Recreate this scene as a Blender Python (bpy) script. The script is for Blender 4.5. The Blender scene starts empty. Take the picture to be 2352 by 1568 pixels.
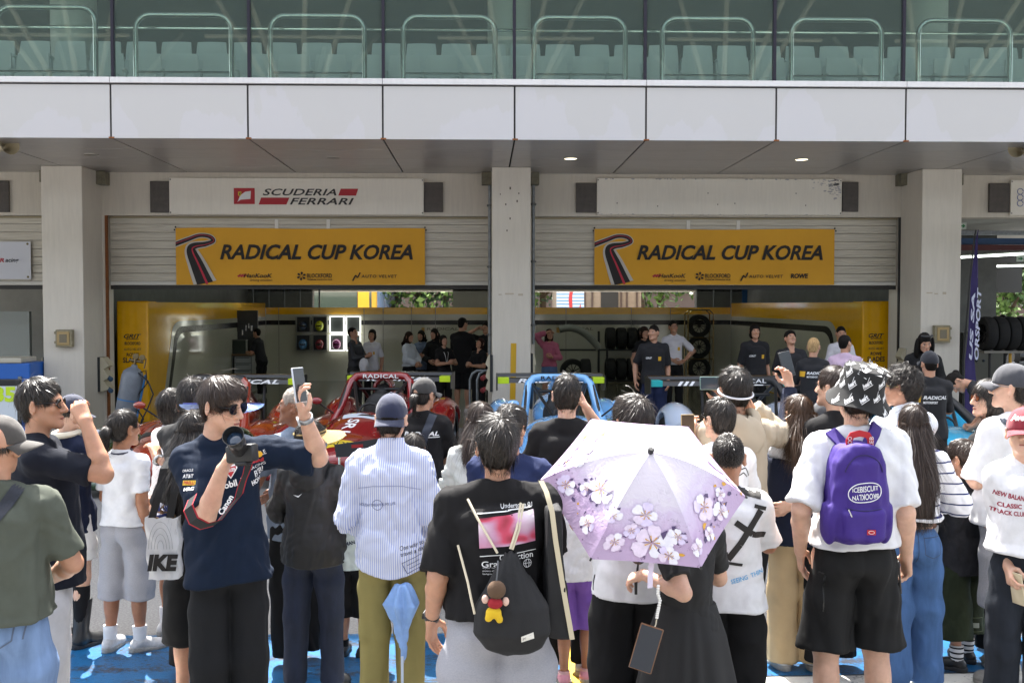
import bpy, bmesh, math, random
import numpy as np
from mathutils import Vector, Matrix
from mathutils.bvhtree import BVHTree

scene = bpy.context.scene
COL = scene.collection
R = math.radians

# ------------------------------------------------------------------ camera
CAM_Z, F_PX = 2.03, 2400.0
PITCH, YAW = R(2.0), R(1.58)
cam_data = bpy.data.cameras.new("camera")
cam_data.sensor_width = 36.0
cam_data.lens = 36.0 * F_PX / 2352.0
cam_data.clip_start, cam_data.clip_end = 0.1, 600.0
cam = bpy.data.objects.new("camera", cam_data)
COL.objects.link(cam)
cam.location = (0, 0, CAM_Z)
cam.rotation_euler = (R(90) - PITCH, 0, -YAW)
scene.camera = cam

# ------------------------------------------------------------------ world, sun, exposure
SUN_EL, SUN_AZ = R(60), R(-14)          # azimuth from +Y, negative = to the left
world = bpy.data.worlds.new("World")
scene.world = world
world.use_nodes = True
wn = world.node_tree.nodes
sky = wn.new("ShaderNodeTexSky")
sky.sky_type = 'NISHITA'
sky.sun_disc = False
sky.sun_elevation = SUN_EL
sky.sun_rotation = SUN_AZ
sky.air_density, sky.dust_density, sky.ozone_density = 1.0, 4.0, 0.6
bg = wn["Background"]
bg.inputs["Strength"].default_value = 0.15
hsv = wn.new("ShaderNodeHueSaturation"); hsv.inputs["Saturation"].default_value = 0.42
world.node_tree.links.new(sky.outputs[0], hsv.inputs["Color"]); world.node_tree.links.new(hsv.outputs[0], bg.inputs[0])
sun_data = bpy.data.lights.new("sun", 'SUN')
sun_data.energy, sun_data.angle, sun_data.color = 4.1, R(0.53), (1.0, 0.965, 0.91)
sun = bpy.data.objects.new("sun", sun_data)
COL.objects.link(sun)
sd = Vector((math.sin(SUN_AZ) * math.cos(SUN_EL), math.cos(SUN_AZ) * math.cos(SUN_EL), math.sin(SUN_EL)))
sun.rotation_euler = sd.to_track_quat('Z', 'Y').to_euler()
sun.location = (0, 0, 30)
scene.view_settings.view_transform = 'Standard'
scene.view_settings.look = 'None'
scene.view_settings.exposure = 2.3
scene.view_settings.gamma = 1.0
scene.cycles.use_denoising = True
scene.cycles.max_bounces = 8
scene.cycles.transparent_max_bounces = 12
scene.cycles.sample_clamp_indirect = 6.0

# a picture position of the photograph (2352 x 1568) at depth Y -> point in the place
_f = Vector((math.sin(YAW) * math.cos(PITCH), math.cos(YAW) * math.cos(PITCH), -math.sin(PITCH)))
_r = Vector((math.cos(YAW), -math.sin(YAW), 0))
_u = _r.cross(_f)
def W(x, y, Y):
 d = _f * F_PX + _r * (x - 1176) + _u * (784 - y)
 k = Y / d.y
 return Vector((d.x * k, Y, CAM_Z + d.z * k))
def WX(x, Y): return W(x, 700, Y).x
def WZ(y, Y): return W(1176, y, Y).z

# ------------------------------------------------------------------ helpers
def lin(h):
 h = h.lstrip('#')
 o = []
 for i in (0, 2, 4):
  c = int(h[i:i + 2], 16) / 255
  o.append(c / 12.92 if c <= 0.04045 else ((c + 0.055) / 1.055) ** 2.4)
 return tuple(o) + (1.0,)

MATS = {}
def M(name, col, rough=0.6, metal=0.0, var=0.0, vscale=6.0, bump=0.0, bscale=150.0, spec=0.5, coat=0.0,
  sheen=0.0, sss=0.0, emit=0.0, stretch=None):
 if name in MATS: return MATS[name]
 m = bpy.data.materials.new(name); m.use_nodes = True
 nt = m.node_tree; N = nt.nodes; L = nt.links
 p = N["Principled BSDF"]
 c = lin(col) if isinstance(col, str) else tuple(col) + (1.0,)
 p.inputs["Base Color"].default_value = c
 p.inputs["Roughness"].default_value = rough
 p.inputs["Metallic"].default_value = metal
 p.inputs["Specular IOR Level"].default_value = spec
 p.inputs["Coat Weight"].default_value = coat
 p.inputs["Coat Roughness"].default_value = 0.06
 if sheen:
  p.inputs["Sheen Weight"].default_value = sheen
 if sss:
  p.inputs["Subsurface Weight"].default_value = sss
  p.inputs["Subsurface Radius"].default_value = (1.0, 0.32, 0.16)
  p.inputs["Subsurface Scale"].default_value = 0.012
 if emit:
  p.inputs["Emission Color"].default_value = c
  p.inputs["Emission Strength"].default_value = emit
 tc = None
 if var or bump:
  tc = N.new("ShaderNodeTexCoord")
  src = tc.outputs["Object"]
  if stretch:
   mp = N.new("ShaderNodeMapping"); mp.inputs["Scale"].default_value = stretch
   L.new(src, mp.inputs[0]); src = mp.outputs[0]
 if var:
  n = N.new("ShaderNodeTexNoise"); n.inputs["Scale"].default_value = vscale
  n.inputs["Detail"].default_value = 6; n.inputs["Roughness"].default_value = 0.65
  L.new(src, n.inputs[0])
  r = N.new("ShaderNodeValToRGB")
  r.color_ramp.elements[0].position, r.color_ramp.elements[1].position = 0.3, 0.7
  r.color_ramp.elements[0].color = tuple(max(0, v * (1 - var)) for v in c[:3]) + (1,)
  r.color_ramp.elements[1].color = tuple(min(1, v * (1 + var)) for v in c[:3]) + (1,)
  L.new(n.outputs[0], r.inputs[0]); L.new(r.outputs[0], p.inputs["Base Color"])
 if bump:
  n = N.new("ShaderNodeTexNoise"); n.inputs["Scale"].default_value = bscale
  n.inputs["Detail"].default_value = 3
  L.new(src, n.inputs[0])
  b = N.new("ShaderNodeBump"); b.inputs["Strength"].default_value = bump; b.inputs["Distance"].default_value = 0.004
  L.new(n.outputs[0], b.inputs["Height"]); L.new(b.outputs[0], p.inputs["Normal"])
 MATS[name] = m
 return m

def nodes(m): return m.node_tree.nodes, m.node_tree.links, m.node_tree.nodes["Principled BSDF"]

def tag(o, label=None, cat=None, group=None, kind=None):
 if label: o["label"] = label
 if cat: o["category"] = cat
 if group: o["group"] = group
 if kind: o["kind"] = kind
 return o

def empty(name, loc=(0, 0, 0), label=None, cat=None, group=None, rz=0.0, scale=1.0):
 o = bpy.data.objects.new(name, None); COL.objects.link(o)
 o.empty_display_size = 0.1
 o.location = loc; o.rotation_euler = (0, 0, rz); o.scale = (scale,) * 3
 return tag(o, label, cat, group)

def link_mesh(name, V, Fc, mats, parent=None, smooth=False, midx=None):
 me = bpy.data.meshes.new(name)
 if isinstance(V, np.ndarray) and isinstance(Fc, np.ndarray):
  k = Fc.shape[1]
  me.vertices.add(len(V)); me.vertices.foreach_set("co", V.astype(np.float32).ravel())
  me.loops.add(len(Fc) * k); me.loops.foreach_set("vertex_index", Fc.astype(np.int32).ravel())
  me.polygons.add(len(Fc))
  me.polygons.foreach_set("loop_start", np.arange(0, len(Fc) * k, k, dtype=np.int32))
  me.update(calc_edges=True)
 else:
  me.from_pydata([tuple(v) for v in V], [], [tuple(f) for f in Fc]); me.update()
 for m in (mats if isinstance(mats, (list, tuple)) else [mats]): me.materials.append(m)
 if midx is not None: me.polygons.foreach_set("material_index", np.asarray(midx, dtype=np.int32))
 if smooth: me.polygons.foreach_set("use_smooth", np.ones(len(me.polygons), dtype=bool))
 o = bpy.data.objects.new(name, me); COL.objects.link(o)
 if parent is not None: o.parent = parent
 return o

class MB:
 """collects simple shapes into ONE mesh"""
 def __init__(s): s.V, s.F, s.mi, s.cur = [], [], [], 0
 def _add(s, V, Fc):
  b = len(s.V); s.V += [tuple(v) for v in V]
  s.F += [tuple(i + b for i in f) for f in Fc]; s.mi += [s.cur] * len(Fc); return s
 def mat(s, i): s.cur = i; return s
 def box(s, x0, x1, y0, y1, z0, z1, bev=0.0, Mx=None):
  if bev > 0:
   b = bev; V = [];
   bm = bmesh.new(); bmesh.ops.create_cube(bm, size=1.0)
   for v in bm.verts:
    v.co = Vector(((x0 + x1) / 2 + v.co.x * (x1 - x0), (y0 + y1) / 2 + v.co.y * (y1 - y0), (z0 + z1) / 2 + v.co.z * (z1 - z0)))
   bmesh.ops.bevel(bm, geom=bm.edges[:], offset=b, segments=2, affect='EDGES', profile=0.5)
   bm.verts.index_update()
   V = [v.co.copy() for v in bm.verts]; Fc = [[v.index for v in f.verts] for f in bm.faces]; bm.free()
  else:
   V = [Vector((x, y, z)) for z in (z0, z1) for y in (y0, y1) for x in (x0, x1)]
   Fc = [(0, 2, 3, 1), (4, 5, 7, 6), (0, 1, 5, 4), (2, 6, 7, 3), (0, 4, 6, 2), (1, 3, 7, 5)]
  if Mx is not None: V = [Mx @ v for v in V]
  return s._add(V, Fc)
 def quad(s, a, b, c, d): return s._add([a, b, c, d], [(0, 1, 2, 3)])
 def poly(s, pts): return s._add(pts, [tuple(range(len(pts)))])
 def tube(s, pts, r, n=8, closed=False, caps=True):
  pts = [Vector(p) for p in pts]; m = len(pts)
  rs = r if isinstance(r, (list, tuple)) else [r] * m
  V, Fc = [], []
  pn = None
  for i, p in enumerate(pts):
   a = pts[i - 1] if (i > 0 or closed) else p
   c = pts[(i + 1) % m] if (i < m - 1 or closed) else p
   t = (c - a).normalized() if (c - a).length > 1e-9 else Vector((0, 0, 1))
   if pn is None:
    h = Vector((0, 0, 1)) if abs(t.z) < 0.9 else Vector((1, 0, 0))
    pn = t.cross(h).normalized()
   else:
    pn = (pn - t * pn.dot(t))
    pn = pn.normalized() if pn.length > 1e-6 else t.orthogonal().normalized()
   q = t.cross(pn)
   for k in range(n):
    an = 2 * math.pi * k / n
    V.append(p + (pn * math.cos(an) + q * math.sin(an)) * rs[i])
  for i in range(m if closed else m - 1):
   j = (i + 1) % m
   for k in range(n):
    k2 = (k + 1) % n
    Fc.append((i * n + k, i * n + k2, j * n + k2, j * n + k))
  if caps and not closed:
   Fc.append(tuple(range(n - 1, -1, -1))); Fc.append(tuple((m - 1) * n + k for k in range(n)))
  return s._add(V, Fc)
 def lathe(s, prof, c=(0, 0, 0), n=24, Mx=None, caps=True):
  """prof: (radius, height) list, about z"""
  V, Fc = [], []
  for (r, z) in prof:
   for k in range(n):
    an = 2 * math.pi * k / n
    V.append(Vector((r * math.cos(an), r * math.sin(an), z)))
  m = len(prof)
  for i in range(m - 1):
   for k in range(n):
    k2 = (k + 1) % n
    Fc.append((i * n + k, i * n + k2, (i + 1) * n + k2, (i + 1) * n + k))
  if caps:
   if prof[0][0] > 1e-6: Fc.append(tuple(range(n - 1, -1, -1)))
   if prof[-1][0] > 1e-6: Fc.append(tuple((m - 1) * n + k for k in range(n)))
  if Mx is not None: V = [Mx @ v for v in V]
  c = Vector(c)
  return s._add([v + c for v in V], Fc)
 def prism(s, pts, y0, y1):
  """outline (x, z) extruded from y0 to y1"""
  n = len(pts)
  V = [(p[0], y0, p[1]) for p in pts] + [(p[0], y1, p[1]) for p in pts]
  Fc = [tuple(range(n)), tuple(range(2 * n - 1, n - 1, -1))]
  Fc += [(i, i + n, (i + 1) % n + n, (i + 1) % n) for i in range(n)]
  return s._add(V, Fc)
 def build(s, name, mats, parent=None, smooth=False):
  o = link_mesh(name, s.V, s.F, mats, parent, False, s.mi)
  if smooth:
   me = o.data
   me.polygons.foreach_set("use_smooth", np.ones(len(me.polygons), dtype=bool))
   try: me.set_sharp_from_angle(angle=R(smooth if smooth is not True else 40))
   except Exception: pass
  return o

def cyl_mx(p, axis):
 """matrix taking z axis to 'axis' at p"""
 q = Vector(axis).to_track_quat('Z', 'Y').to_matrix().to_4x4()
 return Matrix.Translation(Vector(p)) @ q

def part(o, parent): o.parent = parent; return o

# ------------------------------------------------------------------ lettering
_TXT = {}
def text_shape(s, bold=0.0, shear=0.0, space=1.0):
 """2-D lettering scaled to a unit box: (verts, faces), x and y in 0..1"""
 key = (s, bold, shear, space)
 if key in _TXT: return _TXT[key]
 cu = bpy.data.curves.new("lettering", 'FONT')
 cu.body = s; cu.offset = bold; cu.shear = shear; cu.space_character = space; cu.resolution_u = 3
 ob = bpy.data.objects.new("lettering", cu); COL.objects.link(ob)
 dg = bpy.context.evaluated_depsgraph_get(); dg.update()
 me = bpy.data.meshes.new_from_object(ob.evaluated_get(dg))
 V = np.array([v.co[:] for v in me.vertices], dtype=float).reshape(-1, 3)
 Fc = [tuple(p.vertices) for p in me.polygons]
 bpy.data.objects.remove(ob); bpy.data.curves.remove(cu); bpy.data.meshes.remove(me)
 V[:, 0] -= V[:, 0].min(); V[:, 1] -= V[:, 1].min()
 V[:, 0] /= max(V[:, 0].max(), 1e-6); V[:, 1] /= max(V[:, 1].max(), 1e-6)
 _TXT[key] = (V[:, :2], Fc); return _TXT[key]

def letter(mb, s, o, u, v, bold=0.0, shear=0.0, space=1.0):
 """lettering filling the parallelogram at o with sides u (width) and v (height)"""
 V, Fc = text_shape(s, bold, shear, space)
 o, u, v = Vector(o), Vector(u), Vector(v)
 mb._add([o + u * a + v * b for a, b in V], Fc); return mb
# ------------------------------------------------------------------ smooth organic shapes from distance fields
def smin(a, b, k):
 h = np.maximum(k - np.abs(a - b), 0) / k
 return np.minimum(a, b) - h * h * k * 0.25
def smax(a, b, k): return -smin(-a, -b, k)
def A(*v): return np.array(v, dtype=float)
def cone(P, a, b, ra, rb):
 a = np.asarray(a, float); ba = np.asarray(b, float) - a
 pa = P - a
 t = np.clip(pa @ ba / max(ba @ ba, 1e-9), 0, 1)
 return np.sqrt(((pa - t[:, None] * ba) ** 2).sum(1)) - (ra + (rb - ra) * t)
def ell(P, c, r, rot=None):
 q = P - np.asarray(c, float)
 if rot is not None: q = q @ rot
 r = np.asarray(r, float)
 k0 = np.sqrt(((q / r) ** 2).sum(1)); k1 = np.sqrt(((q / r ** 2) ** 2).sum(1)) + 1e-9
 return k0 * (k0 - 1) / k1
def loft(P, zs, rx, ry, cy=None, n=2.3, cx=None):
 z = P[:, 2]
 a = np.interp(z, zs, rx); b = np.interp(z, zs, ry)
 x = P[:, 0] - (np.interp(z, zs, cx) if cx is not None else 0)
 y = P[:, 1] - (np.interp(z, zs, cy) if cy is not None else 0)
 q = (np.abs(x / a) ** n + np.abs(y / b) ** n) ** (1 / n) + 1e-4
 r = np.sqrt(x * x + y * y)
 return np.where(q < 0.3, -0.7 * np.minimum(a, b), r * (1 - 1 / q))
def rotm(ax, an):
 return np.array(Matrix.Rotation(an, 3, ax))
_fold_cache = {}
def folds(P, seed, amp, freq=(14, 14, 9), ridge=0.5):
 if seed not in _fold_cache:
  g = np.random.default_rng(seed); _fold_cache[seed] = (g.normal(size=(5, 3)), g.uniform(0, 6.28, 5), g.normal(size=(3, 3)), g.uniform(0, 6.28, 3))
 D, ph, D2, ph2 = _fold_cache[seed]
 q = P * np.asarray(freq, float)
 w = np.stack([np.sin(q @ D2[i] * 0.6 + ph2[i]) for i in range(3)], 1)
 q = q + 0.9 * w
 o = 0
 for i in range(5):
  s = np.sin(q @ D[i] + ph[i])
  o = o + (s * (1 - ridge) + ridge * (1 - 2 * np.abs(s))) * (0.5 if i > 2 else 0.8)
 return amp * o / 2.2

_CO = np.array([(i, j, k) for i in range(6) for j in range(6) for k in range(6)], dtype=np.int64)
def mesh_sdf(fn, lo, hi, h, safe=2.2):
 """surface of fn = 0 as quads (surface nets on blocks near the surface)"""
 lo = np.asarray(lo, float) - 2 * h; hi = np.asarray(hi, float) + 2 * h
 nb = np.maximum(np.ceil((hi - lo) / (6 * h)).astype(int), 1)
 g = np.stack(np.meshgrid(*[np.arange(n) for n in nb], indexing='ij'), -1).reshape(-1, 3)
 dc = fn(lo + (g * 6 + 2.5) * h)
 act = np.abs(dc) < 6 * h * 0.87 * safe
 n = nb * 6
 D = np.repeat(np.repeat(np.repeat(np.where(dc > 0, 1.0, -1.0).reshape(nb), 6, 0), 6, 1), 6, 2)
 if not act.any(): return np.zeros((0, 3)), np.zeros((0, 4), int)
 idx = (g[act][:, None, :] * 6 + _CO[None]).reshape(-1, 3)
 D[idx[:, 0], idx[:, 1], idx[:, 2]] = fn(lo + idx * h)
 D[0], D[-1] = 1, 1; D[:, 0], D[:, -1] = 1, 1; D[:, :, 0], D[:, :, -1] = 1, 1
 S = D < 0
 c = np.zeros(tuple(n - 1), dtype=np.int8)
 for i in (0, 1):
  for j in (0, 1):
   for k in (0, 1):
    c += S[i:n[0] - 1 + i, j:n[1] - 1 + j, k:n[2] - 1 + k]
 cells = np.argwhere((c > 0) & (c < 8))
 vid = -np.ones(tuple(n - 1), dtype=np.int64); vid[cells[:, 0], cells[:, 1], cells[:, 2]] = np.arange(len(cells))
 acc = np.zeros((len(cells), 3)); cnt = np.zeros(len(cells))
 cor = [(i, j, k) for i in (0, 1) for j in (0, 1) for k in (0, 1)]
 val = [D[cells[:, 0] + a, cells[:, 1] + b, cells[:, 2] + d] for a, b, d in cor]
 for p in range(8):
  for ax in range(3):
   if cor[p][ax] == 0:
    q = p + (4, 2, 1)[ax]
    va, vb = val[p], val[q]
    m = (va < 0) != (vb < 0)
    t = np.where(m, va / np.where(m, va - vb, 1), 0)
    pos = np.array(cor[p], float)[None].repeat(len(cells), 0); pos[:, ax] += t
    acc += np.where(m[:, None], pos, 0); cnt += m
 V = lo + (cells + acc / cnt[:, None]) * h
 Q = []
 for ax in range(3):
  sl0 = [slice(None)] * 3; sl1 = [slice(None)] * 3
  sl0[ax] = slice(0, n[ax] - 1); sl1[ax] = slice(1, n[ax])
  e = np.argwhere(S[tuple(sl0)] != S[tuple(sl1)])
  u, v = (ax + 1) % 3, (ax + 2) % 3
  e = e[(e[:, u] > 0) & (e[:, v] > 0) & (e[:, u] < n[u] - 1) & (e[:, v] < n[v] - 1)]
  def at(du, dv):
   f = e.copy(); f[:, u] -= du; f[:, v] -= dv
   return vid[f[:, 0], f[:, 1], f[:, 2]]
  q = np.stack([at(1, 1), at(0, 1), at(0, 0), at(1, 0)], 1)
  inside = S[e[:, 0], e[:, 1], e[:, 2]]
  q[~inside] = q[~inside][:, ::-1]
  Q.append(q)
 Q = np.concatenate(Q); Q = Q[(Q >= 0).all(1)]
 return V, Q

def join(ms):
 """[(V, F)] of quads -> one"""
 Vs, Fs, b = [], [], 0
 for V, Fc in ms:
  Vs.append(V); Fs.append(Fc + b); b += len(V)
 return np.concatenate(Vs), np.concatenate(Fs)
def xf(V, m):
 m = np.array(m); return V @ m[:3, :3].T + m[:3, 3]

def vnormals(V, Q):
 n = np.cross(V[Q[:, 2]] - V[Q[:, 0]], V[Q[:, 3]] - V[Q[:, 1]])
 o = np.zeros_like(V)
 for k in range(4): np.add.at(o, Q[:, k], n)
 return o / (np.linalg.norm(o, axis=1)[:, None] + 1e-12)

def uv_ell(c, r, n=8):
 V, Q = [], []
 for i in range(n + 1):
  th = math.pi * i / n
  for j in range(2 * n):
   ph = math.pi * j / n
   V.append((c[0] + r[0] * math.sin(th) * math.cos(ph), c[1] + r[1] * math.sin(th) * math.sin(ph), c[2] + r[2] * math.cos(th)))
 for i in range(n):
  for j in range(2 * n):
   k = (j + 1) % (2 * n)
   Q.append((i * 2 * n + j, (i + 1) * 2 * n + j, (i + 1) * 2 * n + k, i * 2 * n + k))
 return np.array(V), np.array(Q)

# ------------------------------------------------------------------ hair
def strands(V, N, cnt, length, seed, crown, grav=0.35, lift=0.12, width=0.0026, zmin=-9, rad=0.1, curl=0.0):
 g = np.random.default_rng(seed)
 ok = np.where(V[:, 2] > zmin)[0]
 i = g.choice(ok, cnt)
 p0, n = V[i], N[i]
 d = p0 - crown; d = d / (np.linalg.norm(d, axis=1)[:, None] + 1e-9)
 d = d + np.array([0, 0, -grav]) + g.normal(size=(cnt, 3)) * 0.24
 t = d - n * (d * n).sum(1)[:, None]; t /= np.linalg.norm(t, axis=1)[:, None] + 1e-9
 b = np.cross(t, n)
 b = b + n * g.uniform(-0.7, 0.7, cnt)[:, None]; b /= np.linalg.norm(b, axis=1)[:, None]
 o0 = g.uniform(.0004, .0035, cnt); fly = g.random(cnt) < .03
 L = length * g.uniform(0.45, 1.25, cnt) * np.where(p0[:, 1] > .045, .38, 1); lf = lift * g.uniform(0.1, 1.0, cnt) ** 2.0 + np.where(fly, g.uniform(.2, .7, cnt), 0)
 K = 5; Vs = np.zeros((cnt, K, 2, 3))
 cp = g.uniform(0, 6.28, cnt)
 for k in range(K):
  u = k / (K - 1); s = L * u
  c = p0 + t * s[:, None] - n * (s * s / (2 * rad))[:, None] + n * (o0 + lf * s)[:, None]
  if curl: c = c + b * (curl * np.sin(cp + u * 5))[:, None] + n * (curl * (0.4 + np.cos(cp + u * 5)))[:, None]
  w = width * (1 - 0.75 * u) * 0.5
  Vs[:, k, 0] = c - b * w; Vs[:, k, 1] = c + b * w
 base = np.arange(cnt)[:, None] * (K * 2) + np.arange(K - 1)[None] * 2
 base = base.reshape(-1)
 Q = np.stack([base, base + 1, base + 3, base + 2], 1)
 return Vs.reshape(-1, 3), Q

def hair_mat(col):
 """matte streaked base, dark strands, lighter strands tinted as if sunlit"""
 c = HAIR[col]
 if 'scalp_' + col not in MATS:
  m = M('scalp_' + col, c, rough=.65, spec=.12, var=.55, vscale=9, stretch=(9, 9, 1.1))
  N, L, p = nodes(m); tc = N.new("ShaderNodeTexCoord"); mp = N.new("ShaderNodeMapping"); mp.inputs["Scale"].default_value = (1, 1, .1)
  n = N.new("ShaderNodeTexNoise"); n.inputs["Scale"].default_value = 170; n.inputs["Detail"].default_value = 4; n.inputs["Roughness"].default_value = .7
  b = N.new("ShaderNodeBump"); b.inputs["Strength"].default_value = .8; b.inputs["Distance"].default_value = .004
  L.new(tc.outputs["Object"], mp.inputs[0]); L.new(mp.outputs[0], n.inputs[0]); L.new(n.outputs[0], b.inputs["Height"]); L.new(b.outputs[0], p.inputs["Normal"])
  k = lin(c); mix = lambda a, w: tuple(a[q] * (1 - w) + (.16, .105, .065)[q] * w for q in range(3))
  M('hair_' + col, c, rough=.34, spec=.38); M('hair_lit_' + col, mix(k, .20 if col not in ('grey', 'bleach') else 0), rough=.42, spec=.5)
 return [MATS['scalp_' + col], MATS['hair_' + col], MATS['hair_lit_' + col]]
def hair_idx(ms, seed, k=4):
 n0 = len(ms[0][1])
 if len(ms) == 1: return np.zeros(n0, int)
 n = len(ms[1][1]) // k
 return np.concatenate([np.zeros(n0, int), np.repeat(np.where(np.random.default_rng(seed).random(n) < .3, 2, 1), k)])
HAIR = {'black': '#14100d', 'brown': '#25170f', 'lightbrown': '#382311', 'grey': '#a89e93', 'blond': '#8a704a', 'pepper': '#2c2520', 'red': '#2a1512', 'bleach': '#a2845c'}

def hair_fn(style, hs):
 line_y = [-.13, -.055, -.036, -.02, .012, .03, .042, .056, .086, .105]
 line_z = [-.088, -.080, -.012, .026, .030, .008, .004, .036, .06, .07]
 fringe = style in ('fringe', 'bob', 'long', 'full')
 if fringe: line_z = [-.088, -.082, -.014, .024, .028, .0, -.005, .028, .056, .062]
 if style in ('bob', 'long', 'tied'): line_z = [-.3] * 4 + [-.3, -.05, -.03, .02, .05, .06]
 grow = {'full': 1.07, 'curly': 1.08, 'buzz': 0.965, 'bob': 1.04, 'long': 1.03, 'fringe': 1.05, 'thin': 1.0, 'tied': 1.0}.get(style, 1.02)
 def fn(P):
  p = P / hs
  d = ell(p, (0, -.014, .028), A(.083, .105, .102) * grow * .975)
  if style in ('full', 'fringe'): d = smin(d, ell(p, (0, .02, .052), A(.074, .083, .068)), .03)
  if style in ('short', 'full', 'fringe', 'thin', 'curly'):
   d = smin(d, ell(p, (0, -.03, -.035), (.066, .068, .060)), .03)
  lz = np.interp(p[:, 1], line_y, line_z)
  if style in ('bob', 'long'):
   s = ell(p, (0, -.03, -.05), (.092, .085, .1)) if style == 'bob' else ell(p, (0, -.03, -.06), (.094, .085, .13))
   d = smin(d, s, .03)
   cutf = np.maximum(p[:, 1] - np.interp(p[:, 2], [-.2, -.02, .03, .09], [.03, .045, .075, .2]), -1)
   d = smax(d, cutf, .012)
   zb = -.15 if style == 'bob' else -.17
   d = smax(d, zb - p[:, 2], .02)
  else:
   d = smax(d, (lz - p[:, 2]) * 0.75, .01)
  amp = {'curly': .010, 'buzz': .0005, 'full': .0035, 'thin': .002}.get(style, .0028)
  fr = {'curly': (60, 60, 60), 'full': (48, 48, 22)}.get(style, (55, 40, 22))
  d = d + folds(p, 77 + len(style), amp, fr, 0.3)
  return d * hs
 return fn

# ------------------------------------------------------------------ a person
def ik(S, T, l1, l2, pole):
 S, T, pole = A(*S), A(*T), A(*pole)
 d = T - S; Ld = np.linalg.norm(d); u = d / Ld
 Lc = min(max(Ld, 0.12), l1 + l2 - 0.004)
 a = (l1 * l1 - l2 * l2 + Lc * Lc) / (2 * Lc); h = math.sqrt(max(l1 * l1 - a * a, 0))
 pp = pole - u * (pole @ u); pp = pp / (np.linalg.norm(pp) + 1e-9)
 return S + u * a + pp * h, S + u * Lc
nrm = lambda v: np.asarray(v, float) / (np.linalg.norm(v) + 1e-9)

ARMS = {  # wrist target (x outward), elbow direction, palm normal, finger curl
 'down':  dict(w=(.215, .05, .90), pole=(.25, -1, 0), pn=(-1, -.25, 0), curl=.35),
 'fist':  dict(w=(.215, .04, .90), pole=(.25, -1, 0), pn=(-1, -.25, 0), curl=.95),
 'front': dict(w=(.07, .30, 1.16), pole=(.9, -.5, -.8), pn=(-.6, -.3, .7), curl=.8),
 'cross': dict(w=(-.06, .24, 1.16), pole=(.9, -.2, -.6), pn=(0, -1, .1), curl=.3),
 'belly': dict(w=(.04, .22, 1.04), pole=(1, -.4, -.3), pn=(-.2, -1, .2), curl=.5),
 'phone': dict(w=(.09, .34, 1.50), pole=(.7, 0, -1), pn=(-.8, -.2, .2), curl=.75),
 'face':  dict(w=(.13, .15, 1.60), pole=(1, .3, -.5), pn=(-1, 0, 0), curl=.8),
 'hip':   dict(w=(.19, .03, 1.03), pole=(1, -.4, 0), pn=(-1, 0, .2), curl=.4),
 'back':  dict(w=(-.02, -.17, 1.08), pole=(1, -.3, -.2), pn=(0, -1, 0), curl=.5),
}
SHAPE = {   # chest, waist, hip half-widths; depths; shoulder joint
 'm': dict(sw=.148, ch=.140, wa=.130, hi=.138, dch=.112, dwa=.100, dhi=.110),
 'f': dict(sw=.132, ch=.125, wa=.116, hi=.142, dch=.108, dwa=.092, dhi=.110),
 'c': dict(sw=.136, ch=.134, wa=.132, hi=.136, dch=.108, dwa=.104, dhi=.106),
}
SKIN = {'light': '#c29a83', 'mid': '#ad8066', 'tan': '#8a5c42', 'dark': '#97684c'}

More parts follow.
